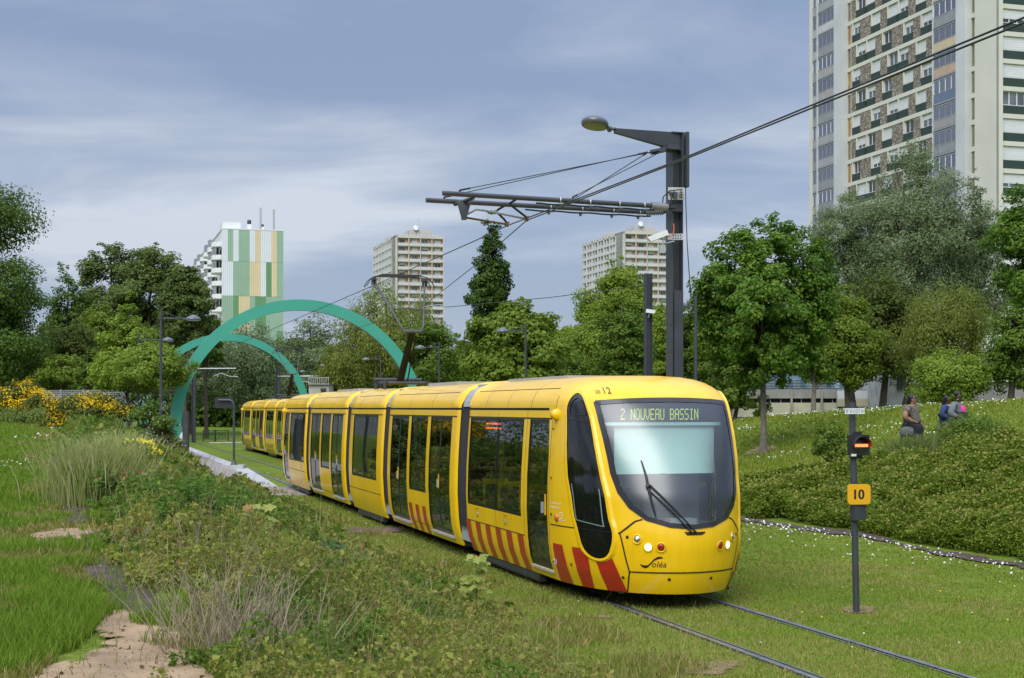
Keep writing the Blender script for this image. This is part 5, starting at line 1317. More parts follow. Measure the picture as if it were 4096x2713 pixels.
# right bank shrubs
BANK=leafmat('bank_shrub_leaves',[(.062,.118,.009),(.088,.155,.012),(.120,.190,.016),(.165,.220,.026)],.38)
BANK2=leafmat('bank_shrub_shoots',[(.14,.20,.026),(.19,.24,.035),(.20,.18,.05)],.34)
X,Y=sample(rs,760000,12,56,15.4,24.5,24,1.6); T,n=nt_of(X,Y); d=lens(X,Y)
topn=np.interp(T,[16,24,29,33,37,60],[21.6,21.2,20.7,19.5,17.8,16.6])+.7*(vnoise(T,T*0,2.6,71)-.5)*2
cl=vnoise(X,Y,.9,72)*.55+vnoise(X,Y,.35,73)*.45
keep=(n<topn+.3)&(n>15.5+.35*vnoise(T,T*0,1.1,74))&(cl>.20)
X,Y,T,n,d,cl=[q[keep] for q in (X,Y,T,n,d,cl)]
hf=(.22+.70*(cl-.2)+.30*sstep(n,18.2,19.8)*sstep(-T,-35,-31))*np.clip((n-15.35)/.55,.35,1)*np.clip((topn[keep]+.5-n)/.9,.25,1)
cover('bank_shrubs',X,Y,hf,.0019*d,BANK,63,.55)
k2=rs.rand(len(X))<.10
cover('bank_shrub_shoots',X[k2],Y[k2],hf[k2]*1.18,.0020*d[k2],BANK2,64,.9)
gpz=[]
# dark soil under the shrubs
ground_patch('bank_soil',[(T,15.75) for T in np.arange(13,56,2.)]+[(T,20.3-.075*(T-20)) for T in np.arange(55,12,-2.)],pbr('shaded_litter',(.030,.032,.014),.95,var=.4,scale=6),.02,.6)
# left bank litter
ground_patch('weed_litter',[(T,.9-.03*(T-8)) for T in np.arange(5,46,1.5)]+[(T,4.3) for T in np.arange(45,4,-1.5)],pbr('weed_litter',(.055,.060,.022),.95,var=.45,scale=7,bump=.6,bscale=30),.014,.3)
# litter and crumbs on the sand
X,Y=sample(rs,9000,4,20,-2.5,2.2,9); T,n=nt_of(X,Y); kk=in_poly(T,n,SAND_POLYS[0])|in_poly(T,n,SAND_POLYS[1])|in_poly(T,n,SOIL_POLY); X,Y=X[kk],Y[kk]
cover('path_litter',X,Y,np.full(len(X),.03),np.full(len(X),.016)*(.5+1.5*rs.rand(len(X))**2),leafmat('litter_flecks',[(.12,.085,.05),(.2,.15,.09),(.34,.27,.18),(.08,.06,.04)],.1,.9),59,1.2)
# daisies
def flowers(name,X,Y,hz,s,mat,seed):
    rs=RS(seed); n=len(X); P=np.stack([X,Y,ground_z(X,Y)+hz*(.6+.6*rs.rand(n))],1)
    nrm=rs.normal(size=(n,3))*.35+np.array([0,-.35,1.]); l=s*(.7+.6*rs.rand(n)); V,F=leaf_quads(P,nrm,l,l,rs,None,.05)
    return tag(fast_mesh(name,V,F,mat),kind='stuff')
DAISY=leafmat('daisy_petals',[(.62,.62,.58),(.72,.72,.68),(.66,.62,.6)],.15)
BUTTER=leafmat('buttercups',[(.6,.42,.01),(.7,.5,.02)],.15)
X,Y=sample(rs,2600,12,62,13.2,15.4,24,1.3); T,n=nt_of(X,Y); kk=rs.rand(len(X))<np.exp(-((n-15.0)/.5)**2)*.8+.10*(vnoise(X,Y,1.2,81)>.55); X,Y=X[kk],Y[kk]; flowers('daisies_along_bank',X,Y,.06,.0014*lens(X,Y),DAISY,65)
X,Y=sample(rs,6500,30,78,20,33,34,1.); T,n=nt_of(X,Y); kk=((vnoise(X,Y,2.4,82)*.6+vnoise(X,Y,.8,83)*.4>.66)&(rs.rand(len(X))<.6))|((n>28.6)&(rs.rand(len(X))<.55)); X,Y=X[kk],Y[kk]; flowers('hill_daisies',X,Y,.10,.0011*lens(X,Y),DAISY,66)
X,Y=sample(rs,1300,8,50,-12,-.9,20,.6); kk=(vnoise(X,Y,2.2,84)*.6+vnoise(X,Y,.7,85)*.4>.66); X,Y=X[kk],Y[kk]; flowers('crest_daisies',X,Y,.10,.0013*lens(X,Y),DAISY,67)
X,Y=sample(rs,70,14,40,6,15,20,.6); flowers('scattered_daisies',X,Y,.06,.0014*lens(X,Y),DAISY,68)
X,Y=sample(rs,60,12,30,8.5,13,20,.6); flowers('buttercups',X,Y,.06,.0011*lens(X,Y),BUTTER,69)

# ------------------------------------------------------------------ single plants on the near bank
STRAW=pbr('straw_stalks',(.27,.215,.145),.85,var=.22,scale=30)
STRAW2=pbr('grey_dead_stems',(.20,.165,.125),.9,var=.3,scale=30)
REDL_=leafmat('red_young_leaves',[(.30,.055,.03),(.38,.10,.05),(.22,.10,.03)],.35)
STEMG=pbr('green_stems',(.075,.10,.025),.7,var=.2)
def stalks(name,label,x,y,hpx,wpx,n,mat,seed,lean=.25,r=.0028,cat='plant',depthw=.6,branch=.4,group=None):
    rs=RS(seed); p=hit(x,y); d=p.y; t=thing(name,label,cat,p,0,group); g=MB(); W=wpx*.0003*d/2; Hh=hpx*.0003*d
    for k in range(n):
        u,v=np.clip(rs.normal()*.5,-1,1),np.clip(rs.normal()*.5,-1,1); bx,by=u*W,v*W*depthw; h=Hh*(.30+.75*rs.rand()**1.4); la=rs.rand()*6.28; le=h*lean*(.2+rs.rand())
        z0=gz(p.x+bx,p.y+by)-p.z
        a=Vector((bx,by,z0-.03)); e=a+Vector((math.cos(la)*le+u*h*.25,math.sin(la)*le,h)); m=a.lerp(e,.5)+Vector((rs.normal()*.02,rs.normal()*.02,.05*h))
        g.tube([a,m,e],[r*1.2,r,r*.5],3,0,False,False)
        if rs.rand()<branch:
            for _ in range(2): q=m.lerp(e,rs.rand()); g.tube([q,q+Vector((rs.normal()*.06,rs.normal()*.06,.05+.09*rs.rand()))],[r*.6,r*.35],3,0,False,False)
    g.build('stalks',mat,t); return t,p,d
stalks('dry_grass_clump','large pale dry grass clump in the near weeds at bottom left',565,1515,215,340,260,STRAW,91,.65,.0026,'dry grass',1.1,.7)
stalks('dry_grass_clump','thin greyish dry tuft right behind the large dry clump',640,1420,180,190,90,STRAW2,92,.6,.0026,'dry grass')
for i,(x,y,h) in enumerate(((492,1330,215),(455,1330,190),(410,1320,130),(735,1480,140),(372,1350,140),(660,1500,150),(830,1420,100),(935,1420,110),(520,1200,70),(905,1480,100))):
    stalks('dead_stem','single dead brown stem standing up out of the weeds',x,y,h,12,2,STRAW2,200+i,.07,.0042,'dead stem',1.,1.,'dead stems sticking out of the weeds')
def herb(name,label,x,y,hpx,wpx,nst,leafm,ll,per,seed,asp=.35,flower=None,nfl=0,fl=.02,cat='plant',lean=.22,stem=None,droop=0.,tipm=None):
    rs=RS(seed); p=hit(x,y); d=p.y; t=thing(name,label,cat,p); W=wpx*.0003*d/2; Hh=hpx*.0003*d; g=MB(); P=[];Tn=[];FL=[];TP=[]
    for k in range(nst):
        u,v=rs.normal()*.45,rs.normal()*.45; z0=gz(p.x+u*W,p.y+v*W*.7)-p.z; a=Vector((u*W,v*W*.7,z0-.03)); h=Hh*(.6+.45*rs.rand()); e=a+Vector((u*W*.6+rs.normal()*lean*h*.5,v*W*.5+rs.normal()*lean*h*.4,h))
        m=a.lerp(e,.5)+Vector((0,0,.06*h)); g.tube([a,m,e],[.006,.0045,.002],4,0,False)
        for j in range(per):
            s=(.12+.88*(j+rs.rand())/per); c=(a.lerp(m,s*2) if s<.5 else m.lerp(e,s*2-1)); an=rs.rand()*6.28; P.append((c.x+math.cos(an)*ll*.45,c.y+math.sin(an)*ll*.45,c.z)); Tn.append((math.cos(an),math.sin(an),.35-droop))
        for j in range(nfl): FL.append((e.x+rs.normal()*.05,e.y+rs.normal()*.05,e.z+rs.normal()*.025))
        if tipm:
            for j in range(2): TP.append((e.x+rs.normal()*.02,e.y+rs.normal()*.02,e.z+.01*j))
    g.build('stems',stem or STEMG,t)
    P=np.array(P);Tn=np.array(Tn); n=len(P); nr=np.array([0,-.2,1.])+.45*rs.normal(size=(n,3)); l=ll*(.6+.7*rs.rand(n)); V,F=leaf_quads(P,nr,l,l*asp,rs,Tn,.12); fast_mesh('leaves',V,F,leafm,t)
    if nfl:
        P=np.array(FL); l=fl*(.6+.8*rs.rand(len(P))); V,F=leaf_quads(P,np.array([0,-.4,1.])+.4*rs.normal(size=(len(P),3)),l,l,rs,None,.1); fast_mesh('flowers',V,F,flower,t)
    if tipm:
        P=np.array(TP); l=ll*.42*(.5+.8*rs.rand(len(P))); V,F=leaf_quads(P,np.array([0,-.4,.6])+.6*rs.normal(size=(len(P),3)),l,l*.6,rs,None,.1); fast_mesh('red_tips',V,F,tipm,t)
    return t
TANSY=leafmat('tansy_leaves',[(.05,.145,.014),(.075,.185,.018),(.11,.215,.026)],.38)
herb('tansy_clump','dark green feathery tall weed clump left of the paved crossing',462,1300,200,130,34,TANSY,.11,46,301,.20,cat='weed')
herb('tansy_clump','smaller dark feathery weed below the tall pale grass',232,1172,95,70,16,TANSY,.10,34,302,.18,cat='weed')
herb('ragwort','yellow flowering ragwort clump beside the pale tall grass',338,1112,92,76,16,LM['mid'],.09,12,303,.3,leafmat('ragwort_flowers',[(.60,.50,.01),(.72,.62,.03)],.2),22,.055,'wild flower')
herb('ragwort','lone small yellow ragwort head right of the larger clump',402,1092,52,18,3,LM['mid'],.08,8,304,.3,MATS['ragwort_flowers'],12,.035,'wild flower')
SEED=leafmat('seedling_leaves',[(.075,.125,.025),(.105,.165,.035),(.15,.20,.05)],.35)
herb('red_tipped_seedling','red tipped seedling bush below the yellow ragwort',288,1175,92,92,15,SEED,.10,13,305,.75,cat='seedling',tipm=REDL_)
herb('red_tipped_seedling','sprawling seedlings with a few red tips in front of the tansy',330,1270,60,150,14,SEED,.09,11,306,.75,cat='seedling',tipm=REDL_)
for i,(x,y,h,w_,m_) in enumerate(((520,1225,75,46,'mid'),(590,1310,95,60,'young'),(390,1220,70,60,'mid'),(680,1330,90,55,'yellow'),(720,1290,70,50,'mid'),(660,1215,60,50,'young'),(880,1470,95,70,'mid'),(800,1520,85,70,'yellow'),(1010,1450,75,60,'young'),(930,1360,70,50,'mid'),(700,1440,90,60,'mid'),(1150,1540,70,60,'yellow'),(440,1180,60,50,'young'),(350,1230,75,60,'yellow'),(620,1470,90,60,'mid'),(480,1400,80,60,'young'),(300,1300,60,46,'mid'),(1060,1520,60,60,'mid'))):
    t_=herb('leafy_weed','upright leafy weed standing above the low growth of the near bank',x,y,h,w_,9,LM[m_],.055,16,400+i,.6,cat='weed',lean=.3); t_['group']='leafy weeds of the near bank'
def lobed(rs,P,nr,l,tan):
    """five lobed maple leaf outlines"""
    pr=[(-.5,.0),(-.22,.22),(-.30,.50),(0.02,.30),(.12,.52),(.28,.26),(.62,.0),(.28,-.26),(.12,-.52),(.02,-.30),(-.30,-.50),(-.22,-.22)]
    n=len(P); nr=nr/np.linalg.norm(nr,axis=1,keepdims=True); t=tan-nr*(tan*nr).sum(1,keepdims=True); t/=np.maximum(np.linalg.norm(t,axis=1,keepdims=True),1e-6); b=np.cross(nr,t)
    V=np.stack([P+t*(l*u)[:,None]+b*(l*v)[:,None]-nr*(l*.08*(u*u+v*v))[:,None] for u,v in pr],1).reshape(-1,3); k=len(pr)
    return V,np.arange(n*k).reshape(n,k)
def sapling(label,x,y,hpx,leafm,ll,nl,seed,tip=None,wpx=50):
    rs=RS(seed); p=hit(x,y); d=p.y; t=thing('maple_sapling',label,'sapling',p); Hh=hpx*.0003*d; W=wpx*.0003*d*.5; g=MB(); g.tube([(0,0,-.03),(.01,0,Hh*.5),(-.005,0,Hh*.95)],[.008,.006,.003],5); P=[];Tn=[]
    for k in range(nl):
        z=Hh*(.35+.65*rs.rand()); a=rs.rand()*6.28; r=W*(.35+.65*rs.rand()); q=Vector((math.cos(a)*r,math.sin(a)*r,z+.03)); g.tube([(0,0,z-.06),q],[.0025,.0015],3,0,False); P.append(q); Tn.append((math.cos(a),math.sin(a),-.45))
    g.build('stem',STEMG,t); P=np.array([tuple(q) for q in P]); Tn=np.array(Tn); nr=np.array([0,-.45,1.])+.35*rs.normal(size=(nl,3)); V,F=lobed(rs,P,nr,ll*(.6+.7*rs.rand(nl)),Tn); fast_mesh('leaves',V,F,leafm,t)
    if tip: V,F=lobed(rs,np.array([(0,0,Hh),(.02,0,Hh*.98),(-.03,0,Hh*1.01)]),np.array([0,-.6,1.])+.4*rs.normal(size=(3,3)),np.array([ll*.7]*3),rs.normal(size=(3,3))); fast_mesh('tip_leaves',V,F,tip,t)
    return t
PALE=leafmat('pale_maple_leaves',[(.16,.23,.04),(.22,.29,.06),(.25,.27,.06)],.4); DKM=leafmat('dark_sapling_leaves',[(.035,.085,.02),(.055,.12,.03)],.3)
sapling('pale lobed maple sapling with orange top leaves in front of the tram side',1100,1440,150,PALE,.125,44,311,leafmat('orange_leaves',[(.30,.15,.05),(.35,.2,.07)],.3),66)
sapling('large leaved maple sapling below the paved crossing',575,1250,75,PALE,.19,22,312,MATS['orange_leaves'],120)
sapling('dark leaved maple sapling in the middle of the weeds',765,1395,140,DKM,.09,44,313,None,70)
sapling('small green maple sapling low in the weeds right of the dark one',835,1370,105,SEED,.08,18,314,REDL_,50)
sapling('little pale sapling with pink tip in the near weeds at bottom centre',970,1520,55,PALE,.07,12,315,REDL_,40)
# tall pale grass
def tuft(label,x,y,hpx,wpx,n,mat,seed,lean=.5):
    rs=RS(seed); p=hit(x,y); d=p.y; t=thing('tall_grass_clump',label,'tall grass',p); W=wpx*.0003*d/2; Hh=hpx*.0003*d; 
    bx=rs.normal(size=n)*W*.5; by=rs.normal(size=n)*W*.4; Z=ground_z(p.x+bx,p.y+by)-p.z
    hh=Hh*(.5+.6*rs.rand(n)); la=rs.rand(n)*6.28; le=lean*hh*(.2+rs.rand(n)); w=np.full(n,max(.005,.0006*d)); a=rs.rand(n)*6.28
    b=np.stack([np.cos(a),np.sin(a),0*a],1)*w[:,None]*.5; P=np.stack([bx,by,Z-.02],1); D=np.stack([np.cos(la)*le+bx*.4,np.sin(la)*le,hh*0],1)
    m1=P+D*.18+np.array([0,0,1.])*(hh*.5)[:,None]; m2=P+D*.55+np.array([0,0,1.])*(hh*.86)[:,None]; tp=P+D*1.05+np.array([0,0,1.])*(hh*.93)[:,None]
    V=np.stack([P-b,P+b,m1+b*.9,m1-b*.9,m2+b*.6,m2-b*.6,tp+b*.1,tp-b*.1],1).reshape(-1,3); i0=np.arange(n)*8
    fast_mesh('blades',V,np.concatenate([np.stack([i0+a_,i0+b_,i0+c_,i0+d_],1) for a_,b_,c_,d_ in ((0,1,2,3),(3,2,4,5),(5,4,6,7))]),mat,t); return t
TALLG=leafmat('tall_pale_grass',[(.22,.31,.075),(.29,.36,.11),(.40,.41,.19),(.16,.26,.045)],.45,.7)
tuft('tall pale green grass clump in front of the yellow brooms',222,1165,165,190,1500,TALLG,321)
tuft('smaller tall pale grass clump behind the big one, nearer the lamp post',300,1085,95,140,700,TALLG,322)
tuft('green tall grass below the walking women on the right bank',2112,1082,80,130,1500,leafmat('bank_tall_grass',[(.10,.17,.03),(.15,.22,.05),(.22,.26,.09)],.4,.7),323,.4)
tuft('thin green grass tuft in the lawn edge at bottom centre',1240,1500,70,50,60,GR_LUSH,324,.4)
tuft('thin green grass tuft right of the dark sapling',985,1400,80,50,50,GR_LUSH,325,.3)
# ------------------------------------------------------------------ buildings
CREAM=pbr('cream_render',(.61,.59,.515),.85,var=.05,scale=.25,bump=.08,bscale=8)
LGREY=pbr('pale_grey_concrete',(.53,.54,.55),.85,var=.08,scale=.3)
DGREEN=pbr('dark_green_spandrel',(.022,.045,.036),.7,var=.12,scale=2)
WFR=pbr('white_window_frame',(.74,.75,.76),.45,var=.03)
SHUT=pbr('white_roller_shutter',(.66,.67,.68),.6,var=.05,scale=2)
WGL=pbr('reflecting_window_glass',(.10,.125,.145),.08,spec=.8,var=.5,scale=.9)
WGD=pbr('dark_window_glass',(.035,.042,.05),.08,spec=.8,var=.5,scale=.9)
ALF=pbr('grey_loggia_frame',(.33,.34,.35),.5,metal=.3,var=.1)
def pebble():
    m,nt,ns,ln=new_mat('pebble_dash'); o=N(nt,'ShaderNodeOutputMaterial'); b=N(nt,'ShaderNodeBsdfPrincipled'); b.inputs['Roughness'].default_value=.9
    tc=N(nt,'ShaderNodeTexCoord'); v=N(nt,'ShaderNodeTexVoronoi'); v.inputs['Scale'].default_value=7.; ln.new(tc.outputs['Object'],v.inputs['Vector'])
    r=ramp(nt,[(0,(.11,.088,.066)),(.4,(.185,.152,.115)),(.75,(.265,.225,.178)),(1,(.45,.41,.35))]); sx=N(nt,'ShaderNodeSeparateColor'); ln.new(v.outputs['Color'],sx.inputs[0]); ln.new(sx.outputs[0],r.inputs[0]); ln.new(r.outputs[0],b.inputs['Base Color'])
    bp=N(nt,'ShaderNodeBump'); bp.inputs['Distance'].default_value=.05; bp.inputs['Strength'].default_value=.8; ln.new(v.outputs['Distance'],bp.inputs['Height']); ln.new(bp.outputs[0],b.inputs['Normal']); ln.new(b.outputs[0],o.inputs[0]); return m
PEB=pebble()
# right tower: long wall on n=nA running away, end wall across
nA=86.3; T0=122.4; zbase=-.5; TOP=60.
tb=tn(T0,nA,0); tower=thing('tower_block','huge cream tower block with pebble panels and dark green spandrels, behind the grey poplar','apartment tower',tb,math.atan2(C_,-S_))
# local axes: x = along T (away), y = -n side outwards (towards the tramway), z up
def TX(x): return T_of(x,nA)-T0
def wbox(g,x0,x1,z0,z1,o0,o1,mat=0): g.bbox((min(x0,x1),o0,z0),(max(x0,x1),o1,z1),mat)
FL=[45.3-2.7*k+2.7 for k in range(-5,19)]     # green-panel foot lines
xe=TX(3248); core=MB(); core.bbox((.0,-14,zbase),(xe,-.35,TOP)); core.build('wall',CREAM,tower)
def win_on(parent,fr,to,z0,z1,kind,deep,axis='A',nm='window'):
    """window between fr..to along the wall; deep = recess behind the face"""
    g=MB(); a,b=min(fr,to),max(fr,to); w=b-a
    def bx(u0,u1,za,zb,d0,d1,mat):
        if axis=='A': g.bbox((u0,d0,za),(u1,d1,zb),mat)
        else: g.bbox((-d1,u0,za),(-d0,u1,zb),mat)
    f=.07
    bx(a,b,z0,z0+f,deep,deep+.06,0); bx(a,b,z1-f,z1,deep,deep+.06,0); bx(a,a+f,z0+f,z1-f,deep,deep+.06,0); bx(b-f,b,z0+f,z1-f,deep,deep+.06,0)
    k=2 if w<2.4 else 3
    for i in range(1,k): m=a+w*i/k; bx(m-f*.7,m+f*.7,z0+f,z1-f,deep,deep+.06,0)
    bx(a+f,b-f,z0+f,z1-f,deep-.02,deep+.02,1)
    o=g.build(nm,[WFR,WGL if kind%3 else WGD],parent)
    if kind>=2:
        h=(1.0,.45,.72,1.)[kind%4]; g=MB(); zz=z1-(z1-z0-.04)*h
        def bx(u0,u1,za,zb,d0,d1,mat=0):
            if axis=='A': g.bbox((u0,d0,za),(u1,d1,zb),mat)
            else: g.bbox((-d1,u0,za),(-d0,u1,zb),mat)
        n_=max(2,int((z1-zz)/.12))
        for i in range(n_): za=zz+(z1-zz)*i/n_; bx(a+.02,b-.02,za,za+(z1-zz)/n_*.96,deep+.065,deep+.085+.01*(i%2))
        g.build('shutter',SHUT,o)
    return o
PATP=[('w',820,940),('p',945,1110),('w',1115,1255),('p',1260,1362),('w',1368,1518),('w',1535,1695),('p',1700,1810),('w',1815,1975),('p',1980,2145)]
PATQ=[('p',808,872),('w',880,1015),('w',1040,1172),('p',1180,1282),('w',1288,1435),('p',1440,1612),('w',1618,1772),('p',1778,1888),('w',1893,2057),('w',2080,2146)]
c1=lambda v: TX(3200+.2551*v)
gb=MB(); gp=MB(); gg=MB(); gj=MB(); rw=random.Random(5); low=MB()
xa,xb=c1(805),c1(2147)
for k,z in enumerate(FL):
    wbox(gb,xa,xb,z+2.27,z+2.70,-.35,.06)       # floor band
    for q,(ty,u,v) in enumerate(PATP if k%2==0 else PATQ):
        a,b=c1(u),c1(v)
        if ty=='p': wbox(gp,a,b,z,z+2.27,-.35,.02)
        else:
            jw=(a-b)*.13
            kind=rw.choice((0,1,2,3,4,5,6,7))
            if 3<=k<15:
                wo=win_on(tower,b+.03,a-jw,z+.90,z+2.25,kind,-.22)
                q_=MB(); wbox(q_,a,b,z,z+.88,-.35,.0); q_.build('spandrel',DGREEN,wo); q_=MB(); wbox(q_,a-jw*.1,a-jw,z+.88,z+2.27,-.35,.05); q_.build('jamb',CREAM,wo)
            else: wbox(low,b+.03,a-jw,z+.9,z+2.25,-.35,-.15); wbox(low,a,b,z,z+.88,-.35,.0,1); wbox(low,a-jw*.1,a-jw,z+.88,z+2.27,-.35,.05,2)
gb.build('floor_bands',CREAM,tower); gp.build('pebble_panels',PEB,tower); tag(low.build('outer_windows',[WGL,DGREEN,CREAM],tower),kind='stuff')
# loggias
PANC=[(.30,.30,.31),(.33,.34,.35),(.40,.41,.42),(.26,.27,.29),(.36,.33,.33)]
SPEC={('b',1):(.55,.43,.22),('b',0):(.10,.25,.22),('b',-1):(.3,.3,.3),('b',3):(.55,.45,.30),('b',4):(.48,.34,.26),('b',5):(.13,.17,.26),('b',6):(.32,.30,.30),('a',0):(.5,.5,.53)}
def loggia(col,xl,xr,out,panes):
    a,b=TX(xr),TX(xl)
    for k,z in enumerate(FL[:19]):
        o=MB(); c=SPEC.get((col,k-5),PANC[rw.randrange(5)])
        wbox(o,a,b,z-.12,z+.06,-.35,out+.05,0)
        wbox(o,a+.03,b-.03,z+.10,z+1.0,out-.08,out,1); wbox(o,a,b,z+1.0,z+1.07,-.3,out+.02,0)
        wbox(o,a,b,z+2.38,z+2.5,-.3,out+.02,0)
        w=b-a
        for i in range(panes+1): m=a+w*i/panes; wbox(o,max(a,m-.04),min(b,m+.04),z+1.07,z+2.38,out-.06,out,3 if rw.random()<.0 else (2 if k%3==1 else 0))
        wbox(o,a,a+.08,z+.06,z+2.5,-.35,out-.08,0)
        mp_=pbr('loggia_panel_%d_%d_%d'%tuple(int(q*100) for q in c),c,.6,var=.10,scale=1.5)
        lo=o.build('loggia',[ALF,mp_,WFR,WFR],tower)
        g=MB(); wbox(g,a+.05,b-.05,z+1.07,z+2.38,out-.045,out-.03,0); g.build('glazing',glassmat('loggia_glass',(.85,.88,.89),.10,1.5,1.,.26),lo)
        g=MB()
        for i in range(panes):
            if rw.random()<.85: m0=a+w*i/panes; wbox(g,m0+.05,m0+w/panes*rw.uniform(.4,.95),z+1.1,z+2.38,out-.22,out-.2,0)
        wbox(g,a,b,z+.06,z+2.4,-.34,-.30,1)
        if rw.random()<.3: wbox(g,a+w*.2,a+w*.5,z+1.07,z+1.5,out-.4,out-.3,2)
        g.build('curtains',[pbr('net_curtain',(.52,.53,.53),.9,var=.1,scale=6),pbr('loggia_back',(.34,.33,.32),.9,var=.2,scale=2),pbr('laundry',(.25,.28,.34),.9,var=.4,scale=5)],lo)
loggia('s',3259,3283,.25,2); loggia('a',3289,3356,.55,4); loggia('b',3752,3847,.55,4)
g=MB()
for x0,x1,out,mt in ((3246,3258,.3,0),(3283.5,3288.5,.6,1),(3357,3390,.75,1),(3747.5,3752,.6,1),(3847.5,3885,.75,1),(3901,3999.5,.08,0)):
    wbox(g,TX(x0),TX(x1),zbase,TOP,-.35,out,mt)
g.build('piers',[CREAM,LGREY],tower)
g=MB()
for x0,x1 in ((3390.5,3404.5),(3885.5,3900.5)):
    for k,z in enumerate(FL):
        wbox(g,TX(x0),TX(x1),z-.0,z+2.22,-.35,-.1,k%2 if x0<3500 else 1+(k%3==0)*0); wbox(g,TX(x0),TX(x1),z+2.22,z+2.7,-.35,.03,2); wbox(g,TX(x1)-.0,TX(x1)+.06,z,z+2.2,-.3,.02,2)
g.build('stair_slots',[pbr('amber_glazing',(.36,.19,.045),.3,var=.35,scale=1.2),pbr('khaki_glazing',(.20,.17,.085),.3,var=.35,scale=1.2),CREAM],tower)
# end wall (local -x face); n grows along -y
g=MB(); gg2=MB()
FE=[37.05+2.7*k for k in range(8,-14,-1)]
for y0,y1 in ((-.35,.08),(-3.72,-3.35),(-7.2,-6.2),(-10.7,-10.3),(-14.2,-13.6)): g.bbox((-.35,y0,zbase),(.0,y1,TOP))
for z in FE:
    for y0,y1 in ((-3.35,-.35),(-6.2,-3.72),(-10.3,-7.2),(-13.6,-10.7)):
        g.bbox((-.30,y0,z-.45),(0,y1,z)); (gg2 if y0<-7 else MB()).bbox((-.22,y0,z),(0,y1,z+.84)); g.bbox((-.3,y0,z+.84),(0,y0+.26,z+2.25))
        if y0>-7: wo=win_on(tower,y0+.28,y1-.02,z+.86,z+2.24,rw.randrange(8),.05,'E'); q_=MB(); q_.bbox((-.22,y0,z),(0,y1,z+.84)); q_.build('spandrel',DGREEN,wo)
g.build('end_wall_bands',CREAM,tower); gg2.build('end_wall_spandrels',DGREEN,tower)

# two far cream towers
PEACH=pbr('peach_wall',(.62,.41,.26),.85,var=.06,scale=.2)
BALC=pbr('pale_balcony_slab',(.55,.545,.53),.8,var=.06,scale=.3)
TWALL=pbr('grey_white_wall',(.54,.515,.475),.85,var=.08,scale=.15)
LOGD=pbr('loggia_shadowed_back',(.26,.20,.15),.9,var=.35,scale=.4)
def far_tower(label,xc,d,ztop,Lside,W=17.,seed=1):
    c=Vector(((xc-2048)/5770*d,d,0)); rw=random.Random(seed)
    t=thing('apartment_tower',label,'apartment tower',c,math.atan2(S_,C_),'matching cream towers in the distance')
    # local: x = n (right), y = T (away)
    g=MB(); g.bbox((.6,1.3,-2),(W,Lside,ztop)); g.bbox((0,0,ztop-.9),(W+.3,Lside,ztop)); g.bbox((0,.0,-2),(.55,7.5,ztop)); g.bbox((.0,1.3,-2),(.6,7.5,ztop)); g.build('wall',TWALL,t)
    g=MB(); g.bbox((6,5,ztop),(14,14,ztop+2.6)); g.bbox((1.5,20,ztop),(5,26,ztop+1.8)); 
    for i in range(9): g.bbox((4+i*1.3,1.5,ztop),(4.5+i*1.3,2.,ztop+.5+rw.random()*.5))
    g.tube([(9.5,6,ztop),(9.5,6,ztop+7)],.06,5); g.tube([(12,6,ztop),(12,6,ztop+9)],.05,5); 
    for z in (6.2,6.6): g.tube([(8.7,6,ztop+z),(10.3,6,ztop+z)],.04,4)
    g.lathe([(0,-.3),(.9,.0),(1.0,.1),(.5,-.05),(0,-.1)],14,1,Matrix.Translation((8.2,4.6,ztop+3.2))@Matrix.Rotation(R(75),4,'X')); g.tube([(8.2,4.8,ztop),(8.2,4.8,ztop+3)],.08,5); g.build('roof_gear',[TWALL,WHITE],t)
    g=MB(); wb=MB(); nfl=int((ztop)/2.75); wq=W/4.
    for k in range(nfl):
        z=ztop-.9-2.75*(k+1)
        g.bbox((.55,1.25,z),(W,1.3,z+2.75),1)
        for i in range(4):
            x0=.6+i*(W-.6)/4; x1=.6+(i+1)*(W-.6)/4
            bq=MB(); bq.bbox((x0+.12,-.05,z-.12),(x1-.1,1.25,z+.08),0); bq.bbox((x0+.12,-.1,z+.08),(x1-.1,-.02,z+.95),0); bq.bbox((x0+.1,-.12,z+.93),(x1-.08,.0,z+1.02),0)
            bq.build('balcony',BALC,t)
            q=MB(); w0=x0+.7+(.5 if i%2 else 0); q.bbox((w0,1.14,z+.9),(w0+2.1,1.24,z+2.4),0); 
            kd=rw.random()
            if kd<.62:
                q.bbox((w0+.1,1.10,z+1.0),(w0+1.0,1.14,z+2.3),1); q.bbox((w0+1.1,1.10,z+1.0),(w0+2.0,1.14,z+2.3),1)
                if kd<.2: q.bbox((w0,1.07,z+1.7),(w0+2.1,1.10,z+2.4),0)
            q.build('window',[SHUT,WGD if kd<.4 else WGL],t)
    for i in range(5): x=.5+i*(W-.5)/4; g.bbox((x-.12,0,-2),(x+.12,1.3,ztop-.9),0)
    g.build('party_fins',[TWALL,PEACH],t)
    # long left side: loggia grid
    s=MB(); sb=MB(); n_=6; y0=7.5; pit=(Lside-y0)/n_
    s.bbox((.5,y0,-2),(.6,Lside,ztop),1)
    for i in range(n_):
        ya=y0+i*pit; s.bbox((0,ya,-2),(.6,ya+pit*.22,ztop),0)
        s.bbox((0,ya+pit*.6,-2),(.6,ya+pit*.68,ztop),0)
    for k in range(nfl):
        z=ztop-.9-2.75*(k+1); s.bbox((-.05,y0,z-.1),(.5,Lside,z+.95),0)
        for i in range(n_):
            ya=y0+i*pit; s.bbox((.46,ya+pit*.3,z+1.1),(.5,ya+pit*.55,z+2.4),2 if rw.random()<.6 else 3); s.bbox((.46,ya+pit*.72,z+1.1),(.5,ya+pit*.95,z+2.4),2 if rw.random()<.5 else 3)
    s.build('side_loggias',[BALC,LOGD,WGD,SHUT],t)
    return t
